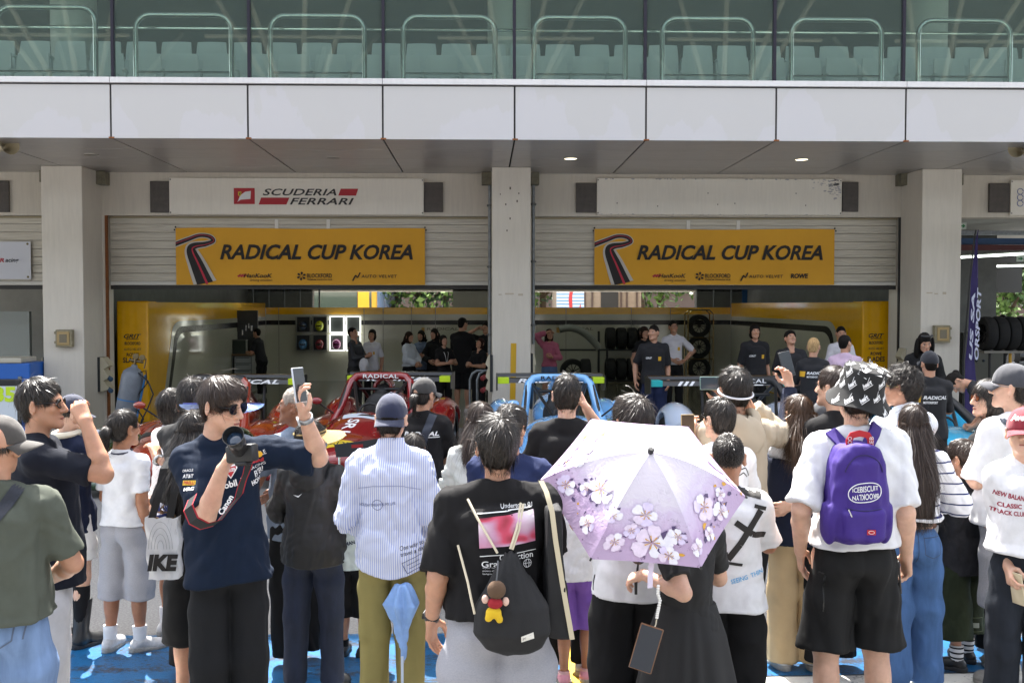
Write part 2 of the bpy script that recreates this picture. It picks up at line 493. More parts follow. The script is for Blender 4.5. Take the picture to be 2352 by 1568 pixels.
class Person:
 def __init__(s, label, x, ytop, Y, face=0.0, sex='m', hs=1.0, w=1.0, hair='short', hcol='black', skin='mid', L='down', Rr='down',
     head=(0, 0, 0), lean=0.0, twist=0.0, side=0.0, top=None, bottom=None, shoes=None, legs=(.10, .0), far=False, group=None, seed=1,
     hat_h=0.0, sc=1.0, nstr=5000, X=None, H=None, slen=None, toes=(.2, .2), bare_legs=None, capped=False):
  s.capped = capped
  hs *= .945
  p = W(x, ytop, Y)
  s.H = H if H else p.z - hat_h
  s.k = s.H / 1.765
  s.seed, s.far = seed, far
  s.hh, s.ha, s.hb, s.hc = (.0055, .0065, .012, .009) if not far else (.0095, .012, .026, .016)
  s.hs = hs
  s.bz = (1.762 - .262 * hs) / 1.5
  s.bw = w = 1 + (w - 1) * .65
  s.root = empty("person", (p.x if X is None else X, Y, 0), label, "person", group or ("spectators in the crowd" if not far else "people in the garage"), R(face), s.k)
  s.dim = dict(SHAPE[sex]); s.sex = sex
  s.legs_st = legs; s.toes = toes
  s.Tup = Matrix.Translation((0, 0, .93 * s.bz)) @ Matrix.Rotation(R(twist), 4, 'Z') @ Matrix.Rotation(R(side), 4, 'Y') @ Matrix.Rotation(-R(lean), 4, 'X') @ Matrix.Translation((0, 0, -.93 * s.bz))
  zc = 1.762 - .131 * hs
  nz = 1.50 * s.bz
  s.Thead = s.Tup @ Matrix.Translation((0, -.02, nz)) @ Matrix.Rotation(R(head[0]), 4, 'Z') @ Matrix.Rotation(-R(head[1]), 4, 'X') @ Matrix.Rotation(R(head[2]), 4, 'Y') @ Matrix.Translation((0, .02, zc - nz))
  s.skin = M('skin_' + skin, SKIN[skin], rough=.5, sss=0.25 if not far else 0, var=.17, vscale=13, bump=.12, bscale=180)
  s.arm = {}
  for side_, spec in (('L', L), ('R', Rr)):
   a = dict(ARMS[spec]) if isinstance(spec, str) else dict(ARMS['down'], **spec)
   S = A(s.dim['sw'] * s.bw, -.012, 1.392)
   f = A(-1, 1, 1) if side_ == 'L' else A(1, 1, 1)
   if 'px' in a: a['w'] = s.px2b(*a['px']) * f
   if 'pe' in a: a['pole'] = s.px2b(*a['pe']) * f - (S + A(*a['w'])) / 2
   if 'hpx' in a: a['hd'] = s.px2b(*a['hpx']) * f - A(*a['w'])
   E, Wr = ik(S, a['w'], .292, .25, a['pole'])
   d = nrm(a['hd']) if 'hd' in a else nrm(Wr - E)
   n = np.asarray(a['pn'], float); n = nrm(n - d * (n @ d)); t = np.cross(d, n)
   s.arm[side_] = dict(S=S, E=E, W=Wr, d=d, n=n, t=t, curl=a['curl'], hide=a.get('hide', False))
  s.top, s.bottom = top or {}, bottom or {}
  s.bvh = {}
  B_ = s.bottom
  if bare_legs is None: bare_legs = ('skirt' in B_) or ('hem_y' in B_) or B_.get('hem', 0) > .15
  s.make_body(bare_legs)
  if hair: s.make_hair(hair, hcol, nstr, slen)
  if top: s.make_top()
  if bottom: s.make_bottom()
  if shoes: s.make_shoes(shoes)

 # ---- points
 def px2b(s, x, y, dY=0.0):             # picture position (depth relative to the person) -> straight body space
  v = s.root.rotation_euler.to_matrix().transposed() @ (W(x, y, s.root.location.y + dY) - s.root.location)
  v = s.Tup.inverted() @ (v / s.k)
  return A(v.x, v.y, v.z / s.bz)
 def uz(s, x, y, front=False, dY=-.14):
  v = s.root.rotation_euler.to_matrix().transposed() @ (W(x, y, s.root.location.y + dY) - s.root.location) / s.k
  return (-v.x if front else v.x, v.z)
 def zy(s, y, dY=0.0): return W(1176, y, s.root.location.y + dY).z / s.k / s.bz
 def up(s, V):                          # straight body space -> local space
  V = V * A(1, 1, s.bz)
  return xf(V, s.Tup)
 def loc(s, v):                         # local -> place
  m = Matrix.Translation(s.root.location) @ s.root.rotation_euler.to_matrix().to_4x4() @ Matrix.Scale(s.k, 4)
  return m @ Vector(v)
 def vec(s, v): return s.root.rotation_euler.to_matrix() @ Vector(v)
 def grip(s, side, out=.075):
  """centre of the closed hand, finger direction, palm normal, thumb direction in the place"""
  a = s.arm[side]
  f = A(-1, 1, 1) if side == 'L' else A(1, 1, 1)
  c = (a['W'] + a['d'] * out + a['n'] * .028) * f
  c = s.up(c[None])[0]
  rm = np.array(s.Tup)[:3, :3]
  return s.loc(c), s.vec(rm @ (a['d'] * f)), s.vec(rm @ (a['n'] * f)), s.vec(rm @ (a['t'] * f))
 def head_pt(s, p): return s.loc(s.Thead @ Vector(p))

 # ---- body
 def hand_prims(s, a):
  Wp, d, n, t, cu = a['W'], a['d'], a['n'], a['t'], a['curl']
  pr = []
  ex = .003 if s.far else 0
  offs = (.030, .010, -.010, -.029); kl = (.086, .09, .086, .078)
  fl = ((.042, .026, .02), (.046, .029, .021), (.042, .027, .02), (.033, .02, .018)); fr = (.0092, .0095, .009, .008)
  for i in range(4):
   K = Wp + d * kl[i] + t * offs[i]
   pr.append((Wp + d * .008 + t * offs[i] * .55, K, .0155, .0122, .016))
   an = cu * .75 + .08 + .04 * i * cu; p = K
   for j in range(3):
    dr = d * math.cos(an) + n * math.sin(an) + t * (offs[i] * 1.6 * (1 - cu))
    q = p + nrm(dr) * fl[i][j]
    pr.append((p, q, fr[i] + ex - j * .0006, fr[i] + ex - (j + 1) * .0008, .005))
    p = q; an += cu * (1.05 if j == 0 else .65)
  b = Wp + d * .022 + t * .02 + n * .008
  q = b + nrm(d * .62 + t * .75 + n * (.25 + .5 * cu)) * .045; pr.append((b, q, .0165, .0125, .014))
  q2 = q + nrm(d * .9 + t * (.3 - .5 * cu) + n * (.2 + .6 * cu)) * .033; pr.append((q, q2, .0112 + ex, .0098 + ex, .006))
  q3 = q2 + nrm(d * .95 - t * .35 * cu + n * .4 * cu) * .025; pr.append((q2, q3, .0098 + ex, .0078 + ex, .005))
  return pr
 def make_body(s, bare_legs):
  pieces = []
  # head
  def fh(P):
   p = P / s.hs
   d = ell(p, (0, -.012, .022), (.075, .095, .096))
   d = smin(d, ell(p, (0, .022, -.035), (.057, .070, .086)), .03)
   X = p.copy(); X[:, 0] = np.abs(X[:, 0])
   d = smin(d, cone(X, (.046, .002, -.058), (.012, .072, -.104), .02, .018), .03)
   d = smin(d, ell(X, (.037, .060, -.022), (.025, .022, .022)), .02)
   d = smin(d, cone(X, (0, .082, .022), (.036, .072, .02), .012, .011), .015)
   d = smax(d, -ell(X, (.031, .098, .0), (.017, .016, .011)), .014)
   d = smin(d, cone(X, (0, .09, .008), (0, .111, -.036), .0085, .0125), .010)
   d = smin(d, ell(X, (.013, .098, -.041), (.009, .011, .008)), .008)
   d = smin(d, ell(X, (0, .088, -.068), (.023, .010, .0065)), .006)
   d = smin(d, ell(X, (0, .0865, -.079), (.019, .010, .007)), .006)
   d = smin(d, ell(X, (0, .078, -.104), (.02, .018, .017)), .02)
   er = rotm('Z', -.62)
   d = smin(d, smax(ell(X, (.0855, -.016, -.010), (.0095, .023, .035), er), -ell(X, (.098, -.006, -.008), (.009, .012, .020), er), .006), .008)
   # neck
   d = smin(d, cone(p, (0, -.022, -.04), (0, -.034, -.22), .052, .058), .03)
   return d * s.hs
  h = s.hh
  hv = mesh_sdf(fh, A(-.11, -.135, -.27) * s.hs, A(.11, .135, .135) * s.hs, h)
  heads = [hv]
  nskin = len(hv[1])
  ov = []
  for sx in (-1, 1):
   ov.append((uv_ell(A(.031 * sx, .0815, -.001) * s.hs, A(.0135, .006, .0052) * s.hs), 2))
   ov.append((uv_ell(A(.031 * sx, .0865, .0) * s.hs, A(.0058, .0028, .0054) * s.hs), 1))
   ov.append((uv_ell(A(.033 * sx, .086, .019) * s.hs, A(.018, .006, .0035) * s.hs), 1))
  ov.append((uv_ell(A(0, .091, -.0735) * s.hs, A(.021, .008, .0065) * s.hs), 3))
  V, Q = join([hv] + [o[0] for o in ov])
  mi = [np.zeros(nskin, int)] + [np.full(len(o[0][1]), o[1]) for o in ov]
  pieces.append((xf(V, s.Thead), Q)); mats_i = mi
  # arms
  for sd in 'LR':
   a = s.arm[sd]
   hp = s.hand_prims(a)
   def fa(P):
    d = cone(P, a['S'], a['E'], .052, .043)
    m = a['E'] + (a['W'] - a['E']) * .3
    d = smin(d, smin(cone(P, a['E'], m, .041, .0425), cone(P, m, a['W'], .0425, .027), .01), .012)
    hd_ = None
    for (b, c, ra, rb, k) in hp:
     e = cone(P, b, c, ra, rb); hd_ = e if hd_ is None else smin(hd_, e, k)
    return smin(d, hd_, .015)
   pts = np.array([a['S'], a['E'], a['W']] + [q[1] for q in hp])
   V, Q = mesh_sdf(fa, pts.min(0) - .065, pts.max(0) + .065, s.ha)
   if sd == 'L': V = V * A(-1, 1, 1); Q = Q[:, ::-1]
   pieces.append((s.up(V), Q)); mats_i.append(np.zeros(len(Q), int))
  # trunk and legs
  D = s.dim; w = s.bw
  zt = [.86, .95, 1.06, 1.22, 1.34, 1.41]
  def ft(P):
   X = P.copy(); X[:, 0] = np.abs(X[:, 0])
   d = loft(P, zt, A(D['hi'] - .01, D['hi'] - .01, D['wa'] - .01, D['ch'] - .022, D['ch'] - .025, D['ch'] - .06) * w, A(D['dhi'] - .012, D['dhi'] - .012, D['dwa'] - .012, D['dch'] - .015, D['dch'] - .02, .07) * w, [0] * 6)
   d = smax(d, np.maximum(P[:, 2] - 1.37, .86 - P[:, 2]), .05)
   d = smin(d, cone(X, (.015, -.035, 1.445), (D['sw'] * w, -.012, 1.385), .040, .042), .02)
   return d
  V, Q = mesh_sdf(ft, (-.27 * w, -.2 * w, .8), (.27 * w, .2 * w, 1.55), max(s.hb, .014))
  pieces.append((s.up(V), Q)); mats_i.append(np.zeros(len(Q), int))
  if bare_legs:
   lg = s.leg_pts()
   def fl(P):
    d = None
    for (Hh, K, An) in lg:
     e = smin(cone(P, Hh, K, .078 * w, .054 * w), cone(P, K, An, .05 * w, .034 * w), .02)
     m = K + (An - K) * .33 + A(0, -.018, 0)
     e = smin(e, ell(P, m, A(.047, .05, .12) * A(w, w, 1)), .03)
     e = smin(e, cone(P, An, An + A(0, .1, -.045), .033, .03), .02)
     d = e if d is None else np.minimum(d, e)
    return np.maximum(d, .03 - P[:, 2])
   allp = np.array([q for l in lg for q in l])
   V, Q = mesh_sdf(fl, (allp[:, 0].min() - .13, allp[:, 1].min() - .14, .0), (allp[:, 0].max() + .13, allp[:, 1].max() + .16, .98), s.hb)
   V = V * A(1, 1, s.bz); pieces.append((V, Q)); mats_i.append(np.zeros(len(Q), int))
  V, Q = join(pieces)
  iris = M('iris', '#120c09', rough=.15)
  white = M('eye_white', '#b9afa8', rough=.25)
  lip = M('lip', '#8d4d43', rough=.4)
  s.body = link_mesh("body", V, Q, [s.skin, iris, white, lip], s.root, True, np.concatenate(mats_i))
  s.body_v, s.body_q = V, Q

 def leg_pts(s):
  st, fy = s.legs_st; o = []
  for i, sx in enumerate((-1, 1)):
   y = fy * (1 if i else -1)
   Hh = A(.088 * sx * s.bw, 0, .90); An = A(st * sx, y - .02, .075)
   K = (Hh + An) / 2 + A(.0, .018, .02) ; K[2] = .49
   o.append((Hh, K, An))
  return o

 # ---- hair
 def make_hair(s, style, col, nstr, slen=None):
  fn = hair_fn(style if style != 'pony' else 'tied', s.hs); hs = s.hs
  if style in ('pony', 'bun'):
   base = hair_fn('thin', hs)
   def fn(P):
    p = P / hs; d = base(P)
    if style == 'pony': d = smin(d, smin(cone(p, (0, -.10, .0), (0, -.142, -.015), .018, .026), cone(p, (0, -.142, -.015), (0, -.135, -.13), .028, .012), .02) * hs, .012)
    else: d = smin(d, ell(p, (0, -.115, .03), (.042, .036, .042)) * hs, .012)
    return d + folds(p, 5, .002, (70, 70, 18), .3)
  if s.capped: f0 = fn; fn = lambda P: smax(np.maximum(f0(P), -1), P[:, 2] - .025 * hs, .01) + .004
  V, Q = mesh_sdf(fn, A(-.125, -.19, -.2) * hs, A(.125, .135, .165) * hs, s.hh)
  mat = hair_mat(col)
  ms = [(xf(V, s.Thead), Q)]
  if not s.far and nstr:
   N = vnormals(V, Q)
   out = np.where(((V * N).sum(1) > 0) & ((V[:, 2] < .012 * hs) if s.capped else True))[0]
   sl = slen or {'short': .055, 'full': .06, 'fringe': .075, 'curly': .05, 'buzz': .012, 'bob': .11, 'long': .12, 'thin': .035, 'pony': .06, 'bun': .05}.get(style, .05)
   SV, SQ = strands(V[out], N[out], int(nstr * (.8 if s.capped else 2.3)), sl * hs, s.seed, A(.015, -.055, .13) * hs, grav=.9 if style in ('long', 'bob') else .25,
        lift={'curly': .4, 'full': .11, 'buzz': .6, 'short': .12, 'thin': .1, 'fringe': .08}.get(style, .05), width=.0018 if style != 'buzz' else .0016,
        curl=.006 if style == 'curly' else (.0015 if style == 'full' else 0))
   ms.append((xf(SV, s.Thead), SQ))
  V, Q = join(ms)
  s.hair = link_mesh("hair", V, Q, mat, s.root, True, hair_idx(ms, s.seed))
  return s.hair

 def long_hair(s, length, col, wd=.095, seed=3, tip=.5, nstr=8000, side=0.0, dy=0.0, wave=.0):
  """hair falling over the back, from the head down"""
  top = np.array(s.Thead @ Vector((0, -.06, .02)))
  zb = top[2] - length
  zs = [zb, zb + .05, zb + length * .45, top[2] - .12, top[2]]
  back = -.15 * s.bw + dy
  def fn(P):
   rx = A(wd * tip, wd * (tip * .5 + .5), wd, .092, .085); ry = A(.012, .022, .034, .05, .05)
   cy = A(back - .005, back - .005, back, top[1] - .035, top[1])
   d = loft(P, zs, rx, ry, cy, 2.2, cx=A(top[0] + side, top[0] + side, top[0] + side * .5, top[0], top[0]))
   d = smax(d, np.maximum(zb - P[:, 2] + .02 * np.sin(P[:, 0] * 70), P[:, 2] - top[2]), .02)
   return d + folds(P, seed, .0035, (60, 30, 6 if not wave else 14), .3)
  V, Q = mesh_sdf(fn, (top[0] - wd - .06 - abs(side), back - .12, zb - .03), (top[0] + wd + .06 + abs(side), top[1] + .08, top[2] + .02), s.hc)
  ms = [(V, Q)]
  if not s.far:
   N = vnormals(V, Q); out = np.where((N[:, 1] < .3) & (np.abs(N[:, 2]) < .45))[0]
   SV, SQ = strands(V[out], N[out], int(nstr * (.8 if s.capped else 2.3)), .17, seed, np.array([top[0], top[1] + .02, top[2] + .35]), grav=2.2, lift=.03, width=.0018, rad=1.2, curl=wave)
   ms.append((SV, SQ))
  V, Q = join(ms)
  return link_mesh("hair", V, Q, hair_mat(col), s.root, True, hair_idx(ms, seed))

 # ---- clothes
 def make_top(s):
  T = dict(hem=.86, ease=.018, sleeve=.55, sr=(.070, .076), box=.4, amp=.0062, ribs=True, name='shirt', flare=0.0, collar=True, hood=False, ff=(13, 13, 8), cz=1.474, cuff=.0, tail=0.0)
  T.update(s.top); s.T = T
  if 'hem_y' in T: T['hem'] = s.zy(T['hem_y'], -.1)
  D, w, e = s.dim, s.bw, T['ease'] * .65
  bx = T['box']
  wa = D['wa'] + (D['ch'] - D['wa']) * bx; hi = D['hi'] * (1 - bx * .35) + D['ch'] * bx * .35
  zs = [T['hem'] - .02, .95, 1.06, 1.20, 1.34, 1.42]
  rx = A(hi + T['flare'] * .7 + .011, hi + .010, wa, D['ch'] - .008, D['ch'], D['ch'] - .02) * w + e
  ry = A(D['dhi'] + T['flare'] * .6 + .018, D['dhi'] + .018, D['dwa'] + (D['dch'] - D['dwa']) * bx, D['dch'], D['dch'], .095) * w + e
  if T['hem'] > .93: zs[0] = T['hem'] - .02; zs[1] = T['hem'] + .02
  arms = {}
  for sd in 'LR':
   a = s.arm[sd]; f = A(-1, 1, 1) if sd == 'L' else A(1, 1, 1)
   sl = T['sleeve'] if not isinstance(T['sleeve'], dict) else T['sleeve'][sd]
   if sl is None: continue
   S, E, Wr = a['S'] * f, a['E'] * f, a['W'] * f
   if sl <= 1: end = S + (E - S) * sl; dr = nrm(E - S)
   else: end = E + (Wr - E) * (sl - 1); dr = nrm(Wr - E)
   arms[sd] = (S, E, Wr, sl, end, dr)
  r0, r1 = T['sr']; lg_ = any(q[3] > 1 for q in arms.values()); r0 *= .80; r1 *= .9 if lg_ else .70
  def fn(P):
   X = P.copy(); X[:, 0] = np.abs(X[:, 0])
   d = loft(P, zs, rx, ry, [0, 0, -.002, -.005, -.006, -.01], 2.35)
   d = smax(d, P[:, 2] - 1.40, .07)
   d = smin(d, cone(X, (.022, -.032, 1.452), (D['sw'] * w, -.012, 1.386), .05, .054 + e * .3), .045)
   if T['collar']:
    c = cone(P, (0, -.03, 1.43), (0, -.026, T['cz'] + .012), .076, .0675)
    c = smax(c, (P[:, 2] - T['cz']) + (P[:, 1] + .03) * .30, .006)
    d = smin(d, c, .02)
   for (S, E, Wr, sl, end, dr) in arms.values():
    if sl <= 1: q = cone(P, S, end, r0, r1)
    else: q = smin(cone(P, S, E, r0, (r0 + r1) / 2), cone(P, E, end, (r0 + r1) / 2, r1), .03)
    q = smax(q, (P - end) @ dr, .006)
    d = smin(d, q, .03)
   tl = T['tail'] * np.cos(np.clip(P[:, 0] / .2, -1, 1) * 2.6) if T['tail'] else 0
   am = T['amp'] * (1 + .9 * np.exp(-((P[:, 2] - 1.0) / .14) ** 2) + .9 * np.clip((np.abs(P[:, 0]) - .13) * 8, 0, 1))
   d = d + folds(P, s.seed * 7 + 1, 1.35, T['ff'], .55) * am
   if not s.far: d = d + folds(P, s.seed * 7 + 3, .55, A(*T['ff']) * A(2.1, 2.1, 2.6), .75) * am
   if not s.far:
    d = d - .0028 / (1 + np.exp((P[:, 2] - T['hem'] - .022 + tl) / .0015)) + .0025 * np.exp(-((X[:, 0] - D['sw'] * w - .004) / .006) ** 2) * (P[:, 2] > 1.2)
   d = smax(d, T['hem'] - P[:, 2] - tl + .006 * np.sin(P[:, 0] * 17 + s.seed), .006)
   return d
  pts = np.array([[0, 0, T['hem']], [0, 0, 1.53]] + [v for q in arms.values() for v in (q[0], q[4])] + ([v for q in arms.values() for v in (q[1],) if q[3] > 1]))
  m = max(rx.max(), ry.max()) + .02
  lo = np.minimum(pts.min(0) - .12, (-m, -m, T['hem'] - .03 - T['tail'])); hi_ = np.maximum(pts.max(0) + .12, (m, m, 1.54))
  V, Q = mesh_sdf(fn, lo, hi_, s.hc)
  V = s.up(V)
  s.shirt = link_mesh(T['name'], V, Q, T['mat'], s.root, True)
  s.bvh['top'] = BVHTree.FromPolygons([tuple(v) for v in V], [tuple(q) for q in Q.tolist()])
  s.shirt_v = V

 def make_bottom(s):
  B = dict(hem=.07, r=(.098, .078, .07), waist=1.0, ease=.012, amp=.004, name='trousers', skirt=None, ff=(16, 16, 7), hip=0.0)
  B.update(s.bottom); s.B = B
  if 'hem_y' in B: B['hem'] = s.zy(B['hem_y'])
  D, w, e = s.dim, s.bw, B['ease']
  lg = s.leg_pts()
  def fn(P):
   X = P.copy(); X[:, 0] = np.abs(X[:, 0])
   if B['skirt']:
    zs, rr, rd = B['skirt']
    d = loft(P, zs, A(*rr), A(*rd), None, 2.1)
    an = np.arctan2(P[:, 1], P[:, 0])
    k = np.clip((B['waist'] - P[:, 2]) / .5, 0, 1)
    d = d + .012 * k * np.sin(an * 13 + 2 * np.sin(an * 3 + s.seed))
    d = smax(d, np.maximum(B['hem'] - P[:, 2], P[:, 2] - B['waist']), .01)
   else:
    d = loft(P, [.78, .88, .96, 1.02], A(D['hi'] - .02, D['hi'], D['hi'] - .008, D['wa'] + .01) * w + e + B['hip'], A(D['dhi'] - .02, D['dhi'], D['dhi'] - .01, D['dwa']) * w + e + B['hip'], [-.012, -.014, -.006, 0], 2.3)
    d = smax(d, np.maximum(.83 - P[:, 2], P[:, 2] - B['waist']), .05)
    d = smin(d, ell(X, (.064 * w, -.048, .87), A(.076 * w, .08, .10)), .04)
    r = A(*B['r']) * .93; dl = None
    for (Hh, K, An) in lg:
     q = smin(smin(cone(P, Hh * A(.86, 1, 1), Hh * .55 + K * .45, min(r[0], .078) * w, r[0] * .96 * w), cone(P, Hh * .55 + K * .45, K, r[0] * .96 * w, r[1] * w), .02), cone(P, K, An + A(0, .01, -.05), r[1] * w, r[2] * w), .03)
     dl = q if dl is None else smin(dl, q, .012)
    d = smin(d, dl, .05)
    am = B['amp'] * (1 + 1.6 * np.exp(-((P[:, 2] - B['hem'] - .05) / .12) ** 2) * (B['hem'] < .3) + .7 * np.exp(-((P[:, 2] - .5) / .1) ** 2))
    if not s.far: d = d + .003 * np.exp(-(P[:, 0] / .006) ** 2) * (P[:, 2] > .8) - .0025 / (1 + np.exp((P[:, 2] - B['hem'] - .025) / .0015))
    d = d + folds(P, s.seed * 5 + 2, 1.5, B['ff'], .55) * am
    d = smax(d, B['hem'] - P[:, 2] + .004 * np.sin(P[:, 0] * 30), .006)
   return d
  if B['skirt']: m = max(B['skirt'][1]) + .05; lo, hi = (-m, -m, B['hem'] - .02), (m, m, B['waist'] + .03)
  else:
   ax = max(abs(q[0]) for l in lg for q in l) + max(B['r']) * w + .03; ax = max(ax, .26 * w); ay = max(abs(q[1]) for l in lg for q in l) + .15 * w + .04; ay = max(ay, .2 * w)
   lo, hi = (-ax, -ay, B['hem'] - .02), (ax, ay, 1.05)
  V, Q = mesh_sdf(fn, lo, hi, s.hc)
  V = V * A(1, 1, s.bz)
  s.pants = link_mesh(B['name'], V, Q, B['mat'], s.root, True)
  s.bvh['bottom'] = BVHTree.FromPolygons([tuple(v) for v in V], [tuple(q) for q in Q.tolist()])

 def make_shoes(s, S):
  S = dict(dict(mat=M('shoe_white', '#d8d8d8', rough=.6), sole=M('sole_white', '#c9c8c4', rough=.7), sock=None, sockh=.2, boot=None), **S)
  for i, (Hh, K, An) in enumerate(s.leg_pts()):
   sx = -1 if i == 0 else 1
   an = -s.toes[i] * sx
   rm = rotm('Z', an)
   o = A(An[0], An[1], 0)
   def fu(P):
    q = (P - o) @ rm
    d = cone(q, (0, -.03, .05), (0, .0, .085), .044, .043)
    d = smin(d, cone(q, (0, .02, .06), (0, .15, .033), .046, .038), .03)
    d = smin(d, ell(q, (.004 * sx, .12, .03), (.05, .075, .04)), .02)
    if S['boot']: d = smin(d, cone(q, (0, -.01, .06), A(*(K - o)) @ rm * A(1, 1, 0) + A(0, 0, S['boot']), .05, .062), .03); d = smax(d, q[:, 2] - S['boot'], .005)
    else: d = smax(d, q[:, 2] - .105, .01)
    d = d + folds(q, 9, .0015, (90, 60, 60), .6)
    return smax(d, .022 - q[:, 2], .004)
   top = S['boot'] or .12
   V, Q = mesh_sdf(fu, (o[0] - .2, o[1] - .2, 0), (o[0] + .2, o[1] + .25, top + .02), .007 if not s.far else .014)
   sh = link_mesh("boot" if S['boot'] else "shoe", V, Q, S['mat'], s.root, True)
   def fs(P):
    q = (P - o) @ rm
    d = smin(ell(q * A(1, 1, 0), (0, -.02, 0), (.046, .062, .1)), ell(q * A(1, 1, 0), (.004 * sx, .10, 0), (.053, .098, .1)), .05)
    return smax(d, np.maximum(q[:, 2] - .03 - .012 * (q[:, 1] < 0.02), .002 - q[:, 2]), .006)
   V, Q = mesh_sdf(fs, (o[0] - .2, o[1] - .2, -.01), (o[0] + .2, o[1] + .25, .07), .007 if not s.far else .014)
   link_mesh("sole", V, Q, S['sole'], sh, True)
   if S['sock']:
    zt = S['sockh']; d_ = (K - An); q0 = An + d_ * ((.07 - An[2]) / d_[2]); q1 = An + d_ * ((zt - An[2]) / d_[2])
    mb = MB(); n = 7
    rr = [.045 * s.bw + .012 * min(1, max(0, (j / n * (zt - .07)) / .25)) * s.bw for j in range(n + 1)]
    mb.tube([q0 + (q1 - q0) * j / n + A(0, -.01 * min(1, (j / n) * zt / .3), 0) for j in range(n + 1)], rr, 16)
    for k, v in enumerate(mb.V): mb.V[k] = (v[0], v[1], v[2] * s.bz)
    mb.build("sock", S['sock'], s.root, True)

 # ---- marks on clothing: lettering and lines laid on the cloth
 def _ray(s, where, u, z, side):
  b = s.bvh[where]
  if side == 'back': o, d = Vector((u, -1.2, z)), Vector((0, 1, 0))
  elif side == 'front': o, d = Vector((-u, 1.2, z)), Vector((0, -1, 0))
  elif side == 'right': o, d = Vector((1.2, u, z)), Vector((-1, 0, 0))
  else: o, d = Vector((-1.2, -u, z)), Vector((1, 0, 0))
  if side in ('back', 'front'):
   m = s.Tup; z_ = z
   pv = m @ Vector((o.x, 0, z_ * 1.0));
  h = b.ray_cast(o, d)
  if h[0] is None: return None
  return h[0] - d * .0028 * (1 if where != 'bottom' else .9)
 def decal(s, V2, Fc, mat, where='top', side='back', name='print', off=0.0):
  bm = bmesh.new()
  vs = [bm.verts.new((a, b, 0)) for a, b in V2]
  for f in Fc:
   try: bm.faces.new([vs[i] for i in f])
   except ValueError: pass
  bmesh.ops.triangulate(bm, faces=bm.faces[:])
  for _ in range(4):
   le = [e for e in bm.edges if e.calc_length() > .022]
   if not le: break
   bmesh.ops.subdivide_edges(bm, edges=le, cuts=1)
   bmesh.ops.triangulate(bm, faces=bm.faces[:])
  bad = []
  for v in bm.verts:
   h = s._ray(where, v.co.x, v.co.y, side)
   if h is None: bad.append(v)
   else:
    if off:
     h = h + Vector({'back': (0, -off, 0), 'front': (0, off, 0), 'right': (off, 0, 0), 'left': (-off, 0, 0)}[side])
    v.co = h
  bmesh.ops.delete(bm, geom=bad, context='VERTS')
  me = bpy.data.meshes.new(name); bm.to_mesh(me); bm.free()
  me.materials.append(mat)
  o = bpy.data.objects.new(name, me); COL.objects.link(o)
  o.parent = s.shirt if where == 'top' else (s.pants if where == 'bottom' else s.root)
  return o
 def write(s, items, mat, where='top', side='back', name='print', off=0.0):
  """items: (text, centre u, centre z, width, height, shear, bold, rotation)"""
  V2, Fc = [], []
  for it in items:
   t, u, z, wd, ht = it[:5]
   sh = it[5] if len(it) > 5 else 0; bo = it[6] if len(it) > 6 else 0; ro = it[7] if len(it) > 7 else 0
   V, F_ = text_shape(t, bo, sh)
   b = len(V2)
   for a, c in V:
    x, y = (a - .5) * wd, (c - .5) * ht
    V2.append((u + x * math.cos(ro) - y * math.sin(ro), z + x * math.sin(ro) + y * math.cos(ro)))
   Fc += [tuple(i + b for i in f) for f in F_]
  return s.decal(V2, Fc, mat, where, side, name, off)
 def shapes(s, polys, mat, where='top', side='back', name='print', off=0.0):
  V2, Fc = [], []
  for p in polys:
   b = len(V2); V2 += list(p); Fc.append(tuple(range(b, b + len(p))))
  return s.decal(V2, Fc, mat, where, side, name, off)
 def lines(s, pls, wd, mat, where='top', side='back', name='seam', off=0.0):
  V2, Fc = [], []
  for pl in pls:
   for (a, b) in zip(pl[:-1], pl[1:]):
    a, b = np.array(a), np.array(b); d = nrm(b - a); q = np.array([-d[1], d[0]]) * wd / 2
    i = len(V2); V2 += [tuple(a - q), tuple(b - q), tuple(b + q), tuple(a + q)]; Fc.append((i, i + 1, i + 2, i + 3))
  return s.decal(V2, Fc, mat, where, side, name, off)

 # ---- things worn on the head (children)
 def headchild(s, mb, name, mats, smooth=True):
  o = mb.build(name, mats, s.root, smooth)
  m = s.Thead
  for v in o.data.vertices: v.co = m @ v.co
  return o
 def cap(s, col, brim=0.0, tilt=0.0, brimcol=None, name='cap', bl=.07, strap=False):
  hs = s.hs
  mat = M('cap_' + col, col, rough=.85, bump=.25, bscale=500, var=.12, vscale=30, sheen=.2)
  rz = rotm('Z', R(brim)); rt = rotm('X', R(tilt))
  def fn(P):
   p = (P / hs) @ rz @ rt
   d = ell(p, (0, -.004, .028), (.0885, .112, .113))
   d = smax(d, -(p[:, 2] - .012 + .16 * p[:, 1] * 0), .004)
   an = np.arctan2(p[:, 1], p[:, 0])
   d = d + .0012 * np.exp(-(np.sin(an * 3) / .06) ** 2) + folds(p, 8, .0018, (30, 30, 30), .5)
   if strap: d = smax(d, -ell(p, (0, -.115, .012), (.04, .03, .036)), .003)
   return d * hs
  V, Q = mesh_sdf(fn, A(-.13, -.14, .0) * hs, A(.13, .14, .15) * hs, .0055 if not s.far else .012)
  o = link_mesh(name, xf(V, s.Thead), Q, mat, s.root, True)
  mb = MB(); n = 12; m = 6
  g = []
  for j in range(m + 1):
   for i in range(n + 1):
    u = -1 + 2 * i / n; v = j / m
    an = u * 1.15
    r0x, r0y = .0885 * math.sin(an), .112 * math.cos(an) - .004
    x = r0x * (1 + .05 * v); y = r0y - .004 + bl * v * (math.cos(an) ** .6 + .06)
    z = .014 - .028 * u * u * (.4 + .6 * v) - .012 * v - .01 * v * v
    g.append((x, y, z))
  top = [(x, y, z + .003) for x, y, z in g]
